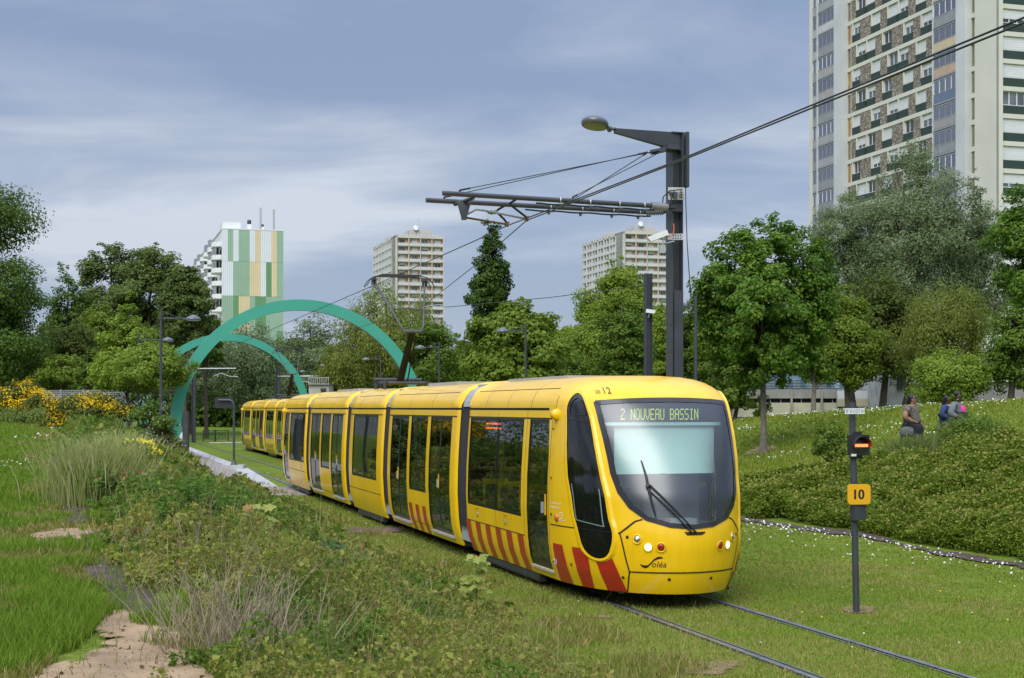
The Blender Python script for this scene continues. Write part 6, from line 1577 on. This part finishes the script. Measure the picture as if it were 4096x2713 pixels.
far_tower('left of two matching distant cream towers, behind the yellow weeping willow',1584,502,62.9,42,17,3)
far_tower('right of two matching distant cream towers, partly behind the big mast',2495,500,64.0,44,17,4)
# striped tower
d=320; c=Vector(((888-2048)/5770*d,d,0)); st=thing('striped_tower','tower with green, white and yellow striped gable and white balconies stepping left','apartment tower',c,math.atan2(S_,C_))
zt=EYE+(943-527)*.0003*d; W=13.6; Ls=100.
g=MB(); g.bbox((.1,.3,-3),(W-.1,Ls,zt-.2)); g.bbox((-.1,.0,zt-.25),(W+.1,Ls,zt)); g.build('wall',WHITE,st)
pal=[pbr('panel_white',(.68,.71,.76),.6,var=.03,scale=.3),pbr('panel_sage',(.285,.425,.315),.6,var=.04,scale=.3),pbr('panel_green',(.135,.285,.135),.6,var=.04,scale=.3),pbr('panel_sand',(.68,.555,.34),.6,var=.04,scale=.3)]
colx=[0,36,69,103,137,171,205,239,273,307,340,382]
tiers=[('01011030031',zt-.3,EYE+(1632-1044.5)*d/5770),('00111330231',0,EYE+(1632-1183)*d/5770),('11233122111',0,EYE+(1632-1322)*d/5770),('11111111112',0,-3)]
z1=zt-.3
for s_,_,z0 in tiers:
    i=0
    while i<11:
        j=i
        while j+1<11 and s_[j+1]==s_[i]: j+=1
        g=MB(); xa_=colx[i]/382*W; xb_=colx[j+1]/382*W
        nr=max(1,int((xb_-xa_)/.4))
        for q in range(nr):
            g.bbox((xa_+(xb_-xa_)*q/nr+.015,-.03,z0+.02),(xa_+(xb_-xa_)*(q+1)/nr-.015,.3,z1-.02)); 
        g.build('cladding_panel',pal[int(s_[i])],st); i=j+1
    z1=z0
g=MB(); g.bbox((.3,2,zt),(4.3,10,zt+1.6)); g.bbox((5.8,2,zt),(6.7,3,zt+1.3)); g.lathe([(.35,0),(.45,.1),(.45,.9),(.3,1.0),(0,1.0)],12,1,Matrix.Translation((6.25,2.5,zt+1.3))); g.bbox((9.0,2,zt),(9.5,3,zt+.8)); g.lathe([(.25,0),(.3,.6),(0,.65)],10,1,Matrix.Translation((9.25,2.5,zt+.8)))
g.build('roof_box',[WHITE,DKG],st)
for x,h in ((8.75,6.4),(11.7,6.0)):
    g=MB()
    for dx in (-.15,.15):
        g.tube([(x+dx,2,zt),(x+dx,2,zt+h*.8)],.035,4)
    for k in range(12): g.tube([(x-.15,2,zt+k*.42),(x+.15,2,zt+k*.42+.42)],.025,4)
    g.tube([(x+.35,2,zt+h*.35),(x+.35,2,zt+h)],.13,7,1); g.build('antenna_mast',[DKG,WHITE],st)
rw=random.Random(8)
for k in range(14):
    z=zt-1.2-2.9*(k+1)
    for i in range(9):
        y0=1.0+i*11; off=-.9 if (i+k)%2 else 0
        if i>6 and k>6: continue
        b=MB(); out=[(-.0,y0),( -1.2,y0+.5),(-1.9,y0+1.6),(-1.9,y0+4.6),(-1.2,y0+5.7),(0,y0+6.2)]
        b.prism(out,z,z+.18,0)
        for (p,q) in zip(out[:-1],out[1:]):
            b.add([(p[0],p[1],z),(q[0],q[1],z),(q[0],q[1],z+1.15),(p[0],p[1],z+1.15)],[(0,1,2,3)],0)
            b.add([(p[0]*.94,p[1],z),(q[0]*.94,q[1],z),(q[0]*.94,q[1],z+1.15),(p[0]*.94,p[1],z+1.15)],[(3,2,1,0)],0)
        if (i+k)%3!=0:
            for (p,q) in zip(out[1:-1],out[2:]): b.add([(p[0]*.9,p[1],z+1.15),(q[0]*.9,q[1],z+1.15),(q[0]*.9,q[1],z+2.9),(p[0]*.9,p[1],z+2.9)],[(0,1,2,3)],1)
        b.build('balcony',[WHITE,pbr('grey_balcony_glazing',(.24,.25,.28),.3,var=.2,scale=.4)],st)
# garage wall behind the hill lawn
def wall_seg(g,x0,x1,y0,y1,d,th,mat):
    a=at(x0,y0,d); b=at(x1,y1,d); g.bbox((a.x,d,min(a.z,b.z)),(b.x,d+th,max(a.z,b.z)),mat)
DARKW=pbr('dark_slot',(.02,.022,.024),.6,var=.3)
gw=thing('garage_wall','long low garage with grey concrete top, dark window slots and cream lower wall','garage wall',(0,0,0))
D=(lambda v,o=0: v/1.7305)
g=MB(); wall_seg(g,1640,2062,900,921,90,5,1); wall_seg(g,1640,2062,921,931,90.4,4,2); wall_seg(g,1640,2062,931,1000,90,5,0)
for x in (1690,1758,1828,1898,1935): wall_seg(g,x,x+4,900,1000,89.85,.3,1)
for x in range(1660,1930,24): wall_seg(g,x,x+1.2,921,931,90.1,.3,1)
g.build('wall',[pbr('cream_garage_wall',(.40,.38,.28),.9,var=.15,scale=.8,bump=.2,bscale=10),CONCD,DARKW],gw)
g=MB(); wall_seg(g,1936,2050,903,922,89.6,.3,0); wall_seg(g,2012,2048,915,921,89.5,.2,1); wall_seg(g,1936,2050,922,940,89.6,.3,2); g.build('white_panel',[pbr('white_fascia',(.50,.52,.53),.7,var=.08),DARKW,MATS['cream_garage_wall']],gw)
rf=thing('parapet_fence','dark mesh fence along the garage roof behind the maple','fence',(0,0,0))
g=MB()
for x in np.arange(1560,1930,2.6):
    a=at(x,878,91); b=at(x,901,91); g.bbox((a.x-.012,91,b.z),(a.x+.012,91.03,a.z))
for y in (879,886,893): a=at(1560,y,91); b=at(1930,y,91); g.bbox((a.x,90.98,a.z-.02),(b.x,91.0,a.z+.02))
g.build('mesh_panel',DKG,rf)
bb_=thing('blue_clad_building','low blue grey building above the garage roof, seen under the maple crown','building',(0,0,0))
g=MB(); wall_seg(g,1730,1965,862,905,100,8,0); 
for x in range(1742,1955,30): wall_seg(g,x,x+18,876,898,99.8,.3,1)
g.build('wall',[pbr('blue_grey_cladding',(.10,.17,.23),.6,var=.2,scale=.6),pbr('pale_blue_glass',(.22,.30,.36),.15,var=.3)],bb_)
tw=thing('terrace_wall','weathered grey terrace wall with railing at the right edge, behind the lawn','wall',(0,0,0))
g=MB(); wall_seg(g,2180,2440,881,960,72,6,0); wall_seg(g,2180,2440,879,883,71.85,6.3,1); g.build('wall',[CONCD,CONC],tw)
g=MB(); 
for x in np.arange(2258,2330,4): a=at(x,858,72.2); b=at(x,880,72.2); g.bbox((a.x-.015,72.2,b.z),(a.x+.015,72.23,a.z))
a=at(2256,857,72.2); b=at(2332,857,72.2); g.bbox((a.x,72.18,a.z-.03),(b.x,72.24,a.z+.03)); g.build('railing',DKG,tw)
sw=thing('stone_building','grey rendered low wing behind the forked trunks','building',(0,0,0))
g=MB(); wall_seg(g,2040,2180,862,960,86,6,0); wall_seg(g,2075,2100,872,900,85.8,.3,1); g.build('wall',[pbr('grey_render',(.34,.34,.33),.9,var=.25,scale=1.5),DARKW],sw)
ks=thing('flat_roofed_kiosk','low cream flat roofed kiosk with railing, just above the front tram rear','kiosk',(0,0,0))
g=MB(); wall_seg(g,714,760,890,935,100,4,0); wall_seg(g,741,753,898,904,99.8,.3,1); g.build('wall',[pbr('cream_kiosk',(.42,.40,.34),.8,var=.1),DARKW],ks)
g=MB(); a=at(713,889,99.9); b=at(762,889,99.9); g.bbox((a.x,99.8,a.z),(b.x,104,a.z+.06)); 
for x in range(714,762,5): q=at(x,889,99.9); g.bbox((q.x-.02,99.9,q.z),(q.x+.02,99.94,q.z+.45))
q=at(713,876,99.9); g.bbox((a.x,99.9,a.z+.45),(b.x,99.94,a.z+.5)); g.build('railing',STEEL,ks)
# mesh fence on the left
def meshmat():
    m,nt,ns,ln=new_mat('welded_mesh'); o=N(nt,'ShaderNodeOutputMaterial'); b=N(nt,'ShaderNodeBsdfPrincipled'); tr=N(nt,'ShaderNodeBsdfTransparent'); mx=N(nt,'ShaderNodeMixShader')
    b.inputs['Base Color'].default_value=(.24,.25,.26,1); b.inputs['Roughness'].default_value=.6
    tc=N(nt,'ShaderNodeTexCoord'); sp=N(nt,'ShaderNodeSeparateXYZ'); ln.new(tc.outputs['Object'],sp.inputs[0])
    def line(out,per,wid):
        mm=N(nt,'ShaderNodeMath',operation='PINGPONG'); mm.inputs[1].default_value=per/2; ln.new(out,mm.inputs[0]); lt=N(nt,'ShaderNodeMath',operation='LESS_THAN'); lt.inputs[1].default_value=wid/2; ln.new(mm.outputs[0],lt.inputs[0]); return lt
    a=line(sp.outputs[0],.10,.030); b2=line(sp.outputs[2],.10,.030); mxx=N(nt,'ShaderNodeMath',operation='MAXIMUM'); ln.new(a.outputs[0],mxx.inputs[0]); ln.new(b2.outputs[0],mxx.inputs[1])
    ln.new(mxx.outputs[0],mx.inputs[0]); ln.new(tr.outputs[0],mx.inputs[1]); ln.new(b.outputs[0],mx.inputs[2]); ln.new(mx.outputs[0],o.inputs[0]); return m
MESH=meshmat()
for x0,x1,yt0,yt1,d,lab in ((-60,172,887,889,92,'farther grey mesh fence at the left edge behind the broom'),(-60,298,904,900,80,'nearer grey mesh fence ending beside the bright young trees')):
    a=at(x0,yt0,d); b=at(x1,yt1,d-3); f=thing('mesh_fence',lab,'fence',(a.x,a.y,gz(a.x,a.y)))
    o=Vector((a.x,a.y,gz(a.x,a.y))); g=MB(); ha=a.z-o.z; hb=b.z-o.z; q=b-a
    g.add([(0,0,-.3),(q.x,q.y,-.3),(q.x,q.y,hb),(0,0,ha)],[(0,1,2,3)],0); 
    g.add([(0,.04,-.3),(q.x,q.y+.04,-.3),(q.x,q.y+.04,hb),(0,.04,ha)],[(0,1,2,3)],0); g.build('mesh_panel',MESH,f)
    for i in range(8):
        p=Vector((q.x*i/7,q.y*i/7,0)); g=MB(); g.tube([p+Vector((0,0,-.3)),p+Vector((0,0,ha+(hb-ha)*i/7+.05))],.03,6); g.build('fence_post',STEEL,f)
gm=thing('gabion_wall','low dark grey wall close behind the mesh fence','wall',(0,0,0))
g=MB(); wall_seg(g,120,286,924,985,83,2,0); wall_seg(g,-60,120,917,985,84,2,0); g.build('wall',pbr('dark_grey_blocks',(.085,.085,.095),.9,var=.35,scale=2.5,bump=.5,bscale=8),gm)

# ------------------------------------------------------------------ people
SKIN1=pbr('brown_skin',(.25,.125,.070),.5,var=.06,scale=8); SKIN2=pbr('dark_skin',(.060,.028,.018),.45,var=.08,scale=8)
HAIR=pbr('black_hair',(.010,.009,.010),.45,var=.2,scale=30)
def skin_mesh(name,nodes,edges,mats,parent,sub=2,root=0):
    me=bpy.data.meshes.new(name); me.from_pydata([n[0] for n in nodes],edges,[]); o=bpy.data.objects.new(name,me); COL.objects.link(o)
    md=o.modifiers.new('s','SKIN'); md.use_smooth_shade=True; md.branch_smoothing=.3
    sv=me.skin_vertices[0].data
    for i,n in enumerate(nodes):
        r=n[1]; sv[i].radius=r if isinstance(r,tuple) else (r,r); sv[i].use_root=(i==root)
    s=o.modifiers.new('b','SUBSURF'); s.levels=sub; s.render_levels=sub
    dg=bpy.context.evaluated_depsgraph_get(); dg.update(); m2=bpy.data.meshes.new_from_object(o.evaluated_get(dg))
    bpy.data.objects.remove(o); bpy.data.meshes.remove(me)
    m2.name=name; m2.materials.clear(); m2.materials.append(mats); 
    for p in m2.polygons: p.use_smooth=True
    o=bpy.data.objects.new(name,m2); COL.objects.link(o); o.parent=parent; return o
def woman(label,x,yhead,d,face,skin,top,topm,sleeve,bottomm,hairstyle,bulk=1.,armL='bag',Hh=1.66,seed=1):
    """facing +x locally; z up from the ground"""
    p=at(x,yhead,d); z0=gz(p.x,p.y); k=(p.z-z0)/1.70
    k=max(.9,min(1.12,k)); t=thing('person',label,'person',(p.x,p.y,p.z-1.70*k),face); t.scale=(k,k,k)
    b=bulk
    nd=[((0,0,.95),(.135*b,.165*b)),((0,0,1.12),(.125*b,.145*b)),((.015,0,1.30),(.125*b,.165*b)),((0,0,1.42),(.075,.11)),((.01,0,1.49),(.052,.055)),((.03,0,1.565),(.082,.070)),((.025,0,1.64),(.088,.076)),((.02,0,1.70),(.05,.05)),
        ((.0,.19*b,1.385),.058*b),((-.03,.25*b,1.16),.048*b),((.10,.25*b,.98),.036),((.17,.24*b,.93),.026),
        ((.0,-.19*b,1.385),.062*b),((-.06,-.27*b,1.15),.055*b),((.13,-.25*b,1.06),.040),((.20,-.22*b,1.05),.027),
        ((.02,.09,.86),.095*b),((.14,.09,.50),.058),((.10,.09,.10),.038),((.20,.09,.035),.032),
        ((.02,-.09,.86),.095*b),((-.04,-.09,.50),.058),((-.22,-.09,.14),.038),((-.14,-.09,.035),.032)]
    ed=[(0,1),(1,2),(2,3),(3,4),(4,5),(5,6),(6,7),(2,8),(8,9),(9,10),(10,11),(2,12),(12,13),(13,14),(14,15),(0,16),(16,17),(17,18),(18,19),(0,20),(20,21),(21,22),(22,23)]
    for h in (11,15):                 # five fingers on each palm
        c=Vector(nd[h][0]); sd=1 if h==11 else -1
        for i in range(4):
            q=c+Vector((.035,sd*(i-1.5)*.017,-.01)); q2=q+Vector((.035-.006*abs(i-1.3),0,-.025)); i0=len(nd); nd+= [(tuple(q),.0095),(tuple(q2),.008)]; ed+=[(h,i0),(i0,i0+1)]
        i0=len(nd); nd+=[(tuple(c+Vector((.012,-sd*.032,-.008))),.010),(tuple(c+Vector((.036,-sd*.04,-.026))),.008)]; ed+=[(h,i0),(i0,i0+1)]
    body=skin_mesh('body',nd,ed,skin,t)
    # face
    g=MB(); g.lathe([(0,.022),(.010,.012),(.016,0),(.012,-.012),(0,-.014)],8,0,Matrix.Translation((.112,0,1.585))); g.build('nose',skin,body)
    for s in (-1,1):
        g=MB(); g.lathe([(0,.008),(.011,.003),(.013,0),(0,-.006)],8,0,Matrix.Translation((.104,s*.032,1.625))); g.build('eye',pbr('dark_eye',(.02,.015,.012),.2,var=0),body)
        g=MB(); g.lathe([(0,.03),(.012,.02),(.016,0),(.010,-.025),(0,-.03)],8,0,Matrix.Translation((.015,s*.083,1.605))); g.build('ear',skin,body)
    g=MB(); g.lathe([(0,.008),(.006,.006),(.010,0),(.006,-.007),(0,-.009)],10,0,Matrix.Translation((.108,0,1.54)),True,2.3); g.build('mouth',pbr('lips',(.16,.045,.04),.4,var=0),body)
    # top
    tn_=[((0,0,.93),(.155*b,.185*b)),((0,0,1.10),(.142*b,.165*b)),((.02,0,1.30),(.148*b,.185*b)),((0,0,1.415),(.085,.135)),((.0,.19*b,1.385),.074*b),((-.02,.235*b,1.25),.068*b),((.0,-.19*b,1.385),.078*b),((-.04,-.245*b,1.25),.072*b)]
    te=[(0,1),(1,2),(2,3),(2,4),(4,5),(2,6),(6,7)]
    if sleeve=='long':
        tn_+=[((-.03,.25*b,1.15),.062*b),((.09,.25*b,1.0),.05),((-.06,-.27*b,1.14),.068*b),((.12,-.255*b,1.065),.054)]; te+=[(5,8),(8,9),(7,10),(10,11)]
        tn_.append(((0,0,.78),(.165*b,.195*b))); te.append((0,len(tn_)-1))
    tp=skin_mesh(top,tn_,te,topm,t)
    # skirt / trousers
    g=MB(); g.lathe([(.0,.99),(.155*b,.98),(.175*b,.86),(.18*b,.6),(.19*b,.36),(.185*b,.35),(.15*b,.6),(0,.85)],20,0,Matrix.Diagonal((.92,1.08,1,1)).to_4x4()); g.build('skirt',bottomm,t)
    # hair
    hn={'cap':[((.035,0,1.70),(.085,.090)),((.0,0,1.68),(.112,.106)),((-.05,0,1.62),(.095,.092)),((-.075,0,1.54),(.07,.085)),((-.06,0,1.49),(.045,.07))],'wrap':[((.04,0,1.715),(.082,.09)),((.0,0,1.70),(.11,.104)),((-.05,0,1.68),(.10,.098)),((-.075,0,1.64),(.075,.08))],'long':[((.03,0,1.70),(.085,.09)),((.0,0,1.675),(.105,.10)),((-.06,0,1.60),(.085,.095)),((-.08,0,1.5),(.06,.10)),((-.07,0,1.40),(.03,.08))]}[hairstyle]
    skin_mesh('hair',hn,[(i,i+1) for i in range(len(hn)-1)],HAIR,t)
    return t
def pattern(name,c1_,c2_,c3_,scale):
    m,nt,ns,ln=new_mat(name); o=N(nt,'ShaderNodeOutputMaterial'); b=N(nt,'ShaderNodeBsdfPrincipled'); b.inputs['Roughness'].default_value=.85; tc=N(nt,'ShaderNodeTexCoord'); v=N(nt,'ShaderNodeTexNoise'); v.inputs['Scale'].default_value=scale; v.inputs['Detail'].default_value=2; v.inputs['Distortion'].default_value=1.5
    ln.new(tc.outputs['Object'],v.inputs['Vector']); r=ramp(nt,[(.40,c1_),(.47,c2_),(.53,c3_),(.60,c1_)]); ln.new(v.outputs['Fac'],r.inputs[0]); ln.new(r.outputs[0],b.inputs['Base Color']); ln.new(b.outputs[0],o.inputs[0]); return m
PRINT=pattern('animal_print_cloth',(.018,.014,.012),(.20,.15,.11),(.30,.26,.23),26)
CHK=pattern('pink_printed_cloth',(.55,.30,.30),(.68,.52,.48),(.16,.10,.12),22)
w1=woman('woman in brown animal print top, dark headwrap and black skirt, carrying a bag',2108,916,38.5,R(-32),SKIN1,'blouse',PRINT,'short',pbr('black_skirt_cloth',(.012,.012,.014),.8,var=.2,scale=20),'cap',1.75)
g=MB(); g.tube([(.05,-.07,1.665),(.105,-.05,1.69),(.115,0,1.70),(.105,.05,1.69),(.05,.07,1.665)],.016,6); sg2=g.build('sunglasses',pbr('grey_sunglasses',(.10,.10,.12),.15,var=0),w1)
w2=woman('woman in a grey jacket over a magenta top with a black headwrap, walking in front',2213,910,38.0,R(-32),SKIN2,'jacket',pbr('grey_jacket_cloth',(.13,.15,.155),.9,var=.12,scale=40,bump=.3,bscale=120),'long',pbr('magenta_cloth',(.62,.025,.25),.8,var=.15,scale=12),'wrap',1.62)
g=MB(); g.lathe([(.0,.0),(.075,.02),(.10,.16),(.105,.3),(.08,.42),(0,.46)],14,0,Matrix.Translation((.135,-.03,.93))@Matrix.Diagonal((1.0,1.25,1,1)).to_4x4()); g.build('magenta_top',MATS['magenta_cloth'],w2)
g=MB(); 
for s in (-1,1): g.lathe([(0,-.012),(.02,-.008),(.022,0),(0,.012)],8,0,Matrix.Translation((.03,s*.09,1.545)))
g.build('earrings',ALU,w2)
w3=woman('woman mostly hidden behind the grey jacket, navy sleeve, pink waistcoat and long dark hair',2189,917,39.2,R(-30),SKIN2,'waistcoat',pbr('navy_cloth',(.020,.040,.12),.85,var=.12,scale=20),'long',CHK,'long',1.5)
g=MB(); g.lathe([(.12,.0),(.158,.1),(.165,.3),(.13,.40),(.06,.47)],18,0,Matrix.Translation((.03,.0,.98))@Matrix.Diagonal((1.2,1.22,1,1)).to_4x4()); g.build('pink_vest',pbr('pink_cloth',(.68,.42,.44),.85,var=.08,scale=14),w3)
# handbag hanging at the first woman's forearm
hp=w1.location+Vector((-.26,-.42,.83)); hb=thing('handbag','grey snakeskin handbag with black straps hanging from the arm of the woman in print','handbag',hp,R(-32))
g=MB(); g.lathe([(0,-.12),(.14,-.12),(.17,-.08),(.16,.05),(.10,.11),(0,.115)],18,0,Matrix.Diagonal((1.15,.48,1,1)).to_4x4()); g.build('bag_body',pattern('snakeskin',(.09,.10,.095),(.17,.18,.17),(.045,.05,.05),34),hb)
for y in (-.04,.04): g=MB(); g.tube([(-.10,y,.08),(-.06,y,.28),(.01,y,.40),(.08,y,.28),(.11,y,.08)],.010,6); g.build('strap',HAIR,hb)
# ------------------------------------------------------------------ light, sky, camera
SUN_EL,SUN_AZ=R(47),R(201)          # azimuth clockwise from +Y (ahead); behind the viewer
def build_sky():
    w=bpy.data.worlds.new('World'); SC.world=w; w.use_nodes=True
    nt=w.node_tree; ns,ln=nt.nodes,nt.links; ns.clear()
    o=N(nt,'ShaderNodeOutputWorld'); bg=N(nt,'ShaderNodeBackground'); bg.inputs[1].default_value=.10
    sky=N(nt,'ShaderNodeTexSky',sky_type='NISHITA'); sky.sun_disc=False; sky.sun_elevation=SUN_EL; sky.sun_rotation=SUN_AZ
    sky.air_density=1.2; sky.dust_density=1.5; sky.ozone_density=2.
    tc=N(nt,'ShaderNodeTexCoord'); sp=N(nt,'ShaderNodeSeparateXYZ'); ln.new(tc.outputs['Generated'],sp.inputs[0])
    mz=N(nt,'ShaderNodeMath',operation='MAXIMUM'); mz.inputs[1].default_value=0.; ln.new(sp.outputs[2],mz.inputs[0])
    az=N(nt,'ShaderNodeMath',operation='ADD'); az.inputs[1].default_value=.16; ln.new(mz.outputs[0],az.inputs[0])
    dx=N(nt,'ShaderNodeMath',operation='DIVIDE'); ln.new(sp.outputs[0],dx.inputs[0]); ln.new(az.outputs[0],dx.inputs[1])
    dy=N(nt,'ShaderNodeMath',operation='DIVIDE'); ln.new(sp.outputs[1],dy.inputs[0]); ln.new(az.outputs[0],dy.inputs[1])
    cb=N(nt,'ShaderNodeCombineXYZ'); ln.new(dx.outputs[0],cb.inputs[0]); ln.new(dy.outputs[0],cb.inputs[1])
    def noise(scale,detail,rough,sx,sy,loc,dist=0.):
        mp=N(nt,'ShaderNodeMapping'); mp.inputs['Scale'].default_value=(sx,sy,1); mp.inputs['Location'].default_value=loc
        mp.inputs['Rotation'].default_value=(0,0,R(12)); ln.new(cb.outputs[0],mp.inputs[0])
        n=N(nt,'ShaderNodeTexNoise'); n.inputs['Scale'].default_value=scale; n.inputs['Detail'].default_value=detail; n.inputs['Roughness'].default_value=rough
        n.inputs['Distortion'].default_value=dist; ln.new(mp.outputs[0],n.inputs['Vector']); return n
    big=noise(.62,5,.5,1.,1.5,SKY_LOC1,.4)
    fine=noise(1.35,8,.56,1.,1.55,SKY_LOC2,.9)
    ad=N(nt,'ShaderNodeMath',operation='MULTIPLY_ADD'); ad.inputs[1].default_value=.42; ln.new(fine.outputs['Fac'],ad.inputs[0]); ln.new(big.outputs['Fac'],ad.inputs[2])
    r=ramp(nt,SKY_RAMP); ln.new(ad.outputs[0],r.inputs[0])
    # thicker, paler veil towards the horizon
    hr=N(nt,'ShaderNodeMapRange'); hr.inputs[1].default_value=0.; hr.inputs[2].default_value=.22; hr.inputs[3].default_value=.55; hr.inputs[4].default_value=0.; hr.clamp=True
    ln.new(sp.outputs[2],hr.inputs[0])
    mh=N(nt,'ShaderNodeMix',data_type='RGBA'); ln.new(hr.outputs[0],mh.inputs[0]); ln.new(r.outputs[0],mh.inputs[6]); mh.inputs[7].default_value=(*SKY_HOR,1)
    sc=N(nt,'ShaderNodeMix',data_type='RGBA',blend_type='MULTIPLY'); sc.inputs[0].default_value=1; ln.new(mh.outputs[2],sc.inputs[6])
    # cloud cover is brighter overhead than low down
    zb=N(nt,'ShaderNodeMapRange'); zb.inputs[1].default_value=.30; zb.inputs[2].default_value=.75; zb.inputs[3].default_value=10.; zb.inputs[4].default_value=32.; zb.clamp=True; ln.new(sp.outputs[2],zb.inputs[0])
    ln.new(zb.outputs[0],sc.inputs[7])
    fin=N(nt,'ShaderNodeMix',data_type='RGBA'); fin.inputs[0].default_value=.90; ln.new(sky.outputs[0],fin.inputs[6]); ln.new(sc.outputs[2],fin.inputs[7])
    ln.new(fin.outputs[2],bg.inputs[0]); ln.new(bg.outputs[0],o.inputs[0])
SKY_LOC1=(3.30,13.80,0); SKY_LOC2=(12.70,9.58,0)
SKY_RAMP=[(.60,(.132,.172,.258)),(.69,(.168,.204,.285)),(.77,(.232,.260,.325)),(.87,(.350,.368,.41))]
SKY_HOR=(.225,.265,.345)
build_sky()
sl=bpy.data.lights.new('sun','SUN'); sl.energy=1.5; sl.angle=R(50); sl.color=(1,.965,.90)
so=bpy.data.objects.new('sun',sl); COL.objects.link(so)
tosun=Vector((math.sin(SUN_AZ)*math.cos(SUN_EL),math.cos(SUN_AZ)*math.cos(SUN_EL),math.sin(SUN_EL)))
so.rotation_euler=tosun.to_track_quat('Z','Y').to_euler()
cam=bpy.data.cameras.new('camera'); co=bpy.data.objects.new('camera',cam); COL.objects.link(co)
co.location=(0,0,EYE); co.rotation_euler=(math.pi/2,0,0)
cam.lens=50.72; cam.sensor_width=36; cam.sensor_fit='HORIZONTAL'; cam.shift_y=(1632-1356.5)/4096.; cam.clip_start=.1; cam.clip_end=6000
SC.camera=co
vs=SC.view_settings; vs.view_transform='Standard'; vs.look='None'; vs.exposure=.95; vs.gamma=1.; vs.use_curve_mapping=False
SC.render.engine='CYCLES'; SC.cycles.max_bounces=10; SC.cycles.transparent_max_bounces=24; SC.cycles.use_denoising=True
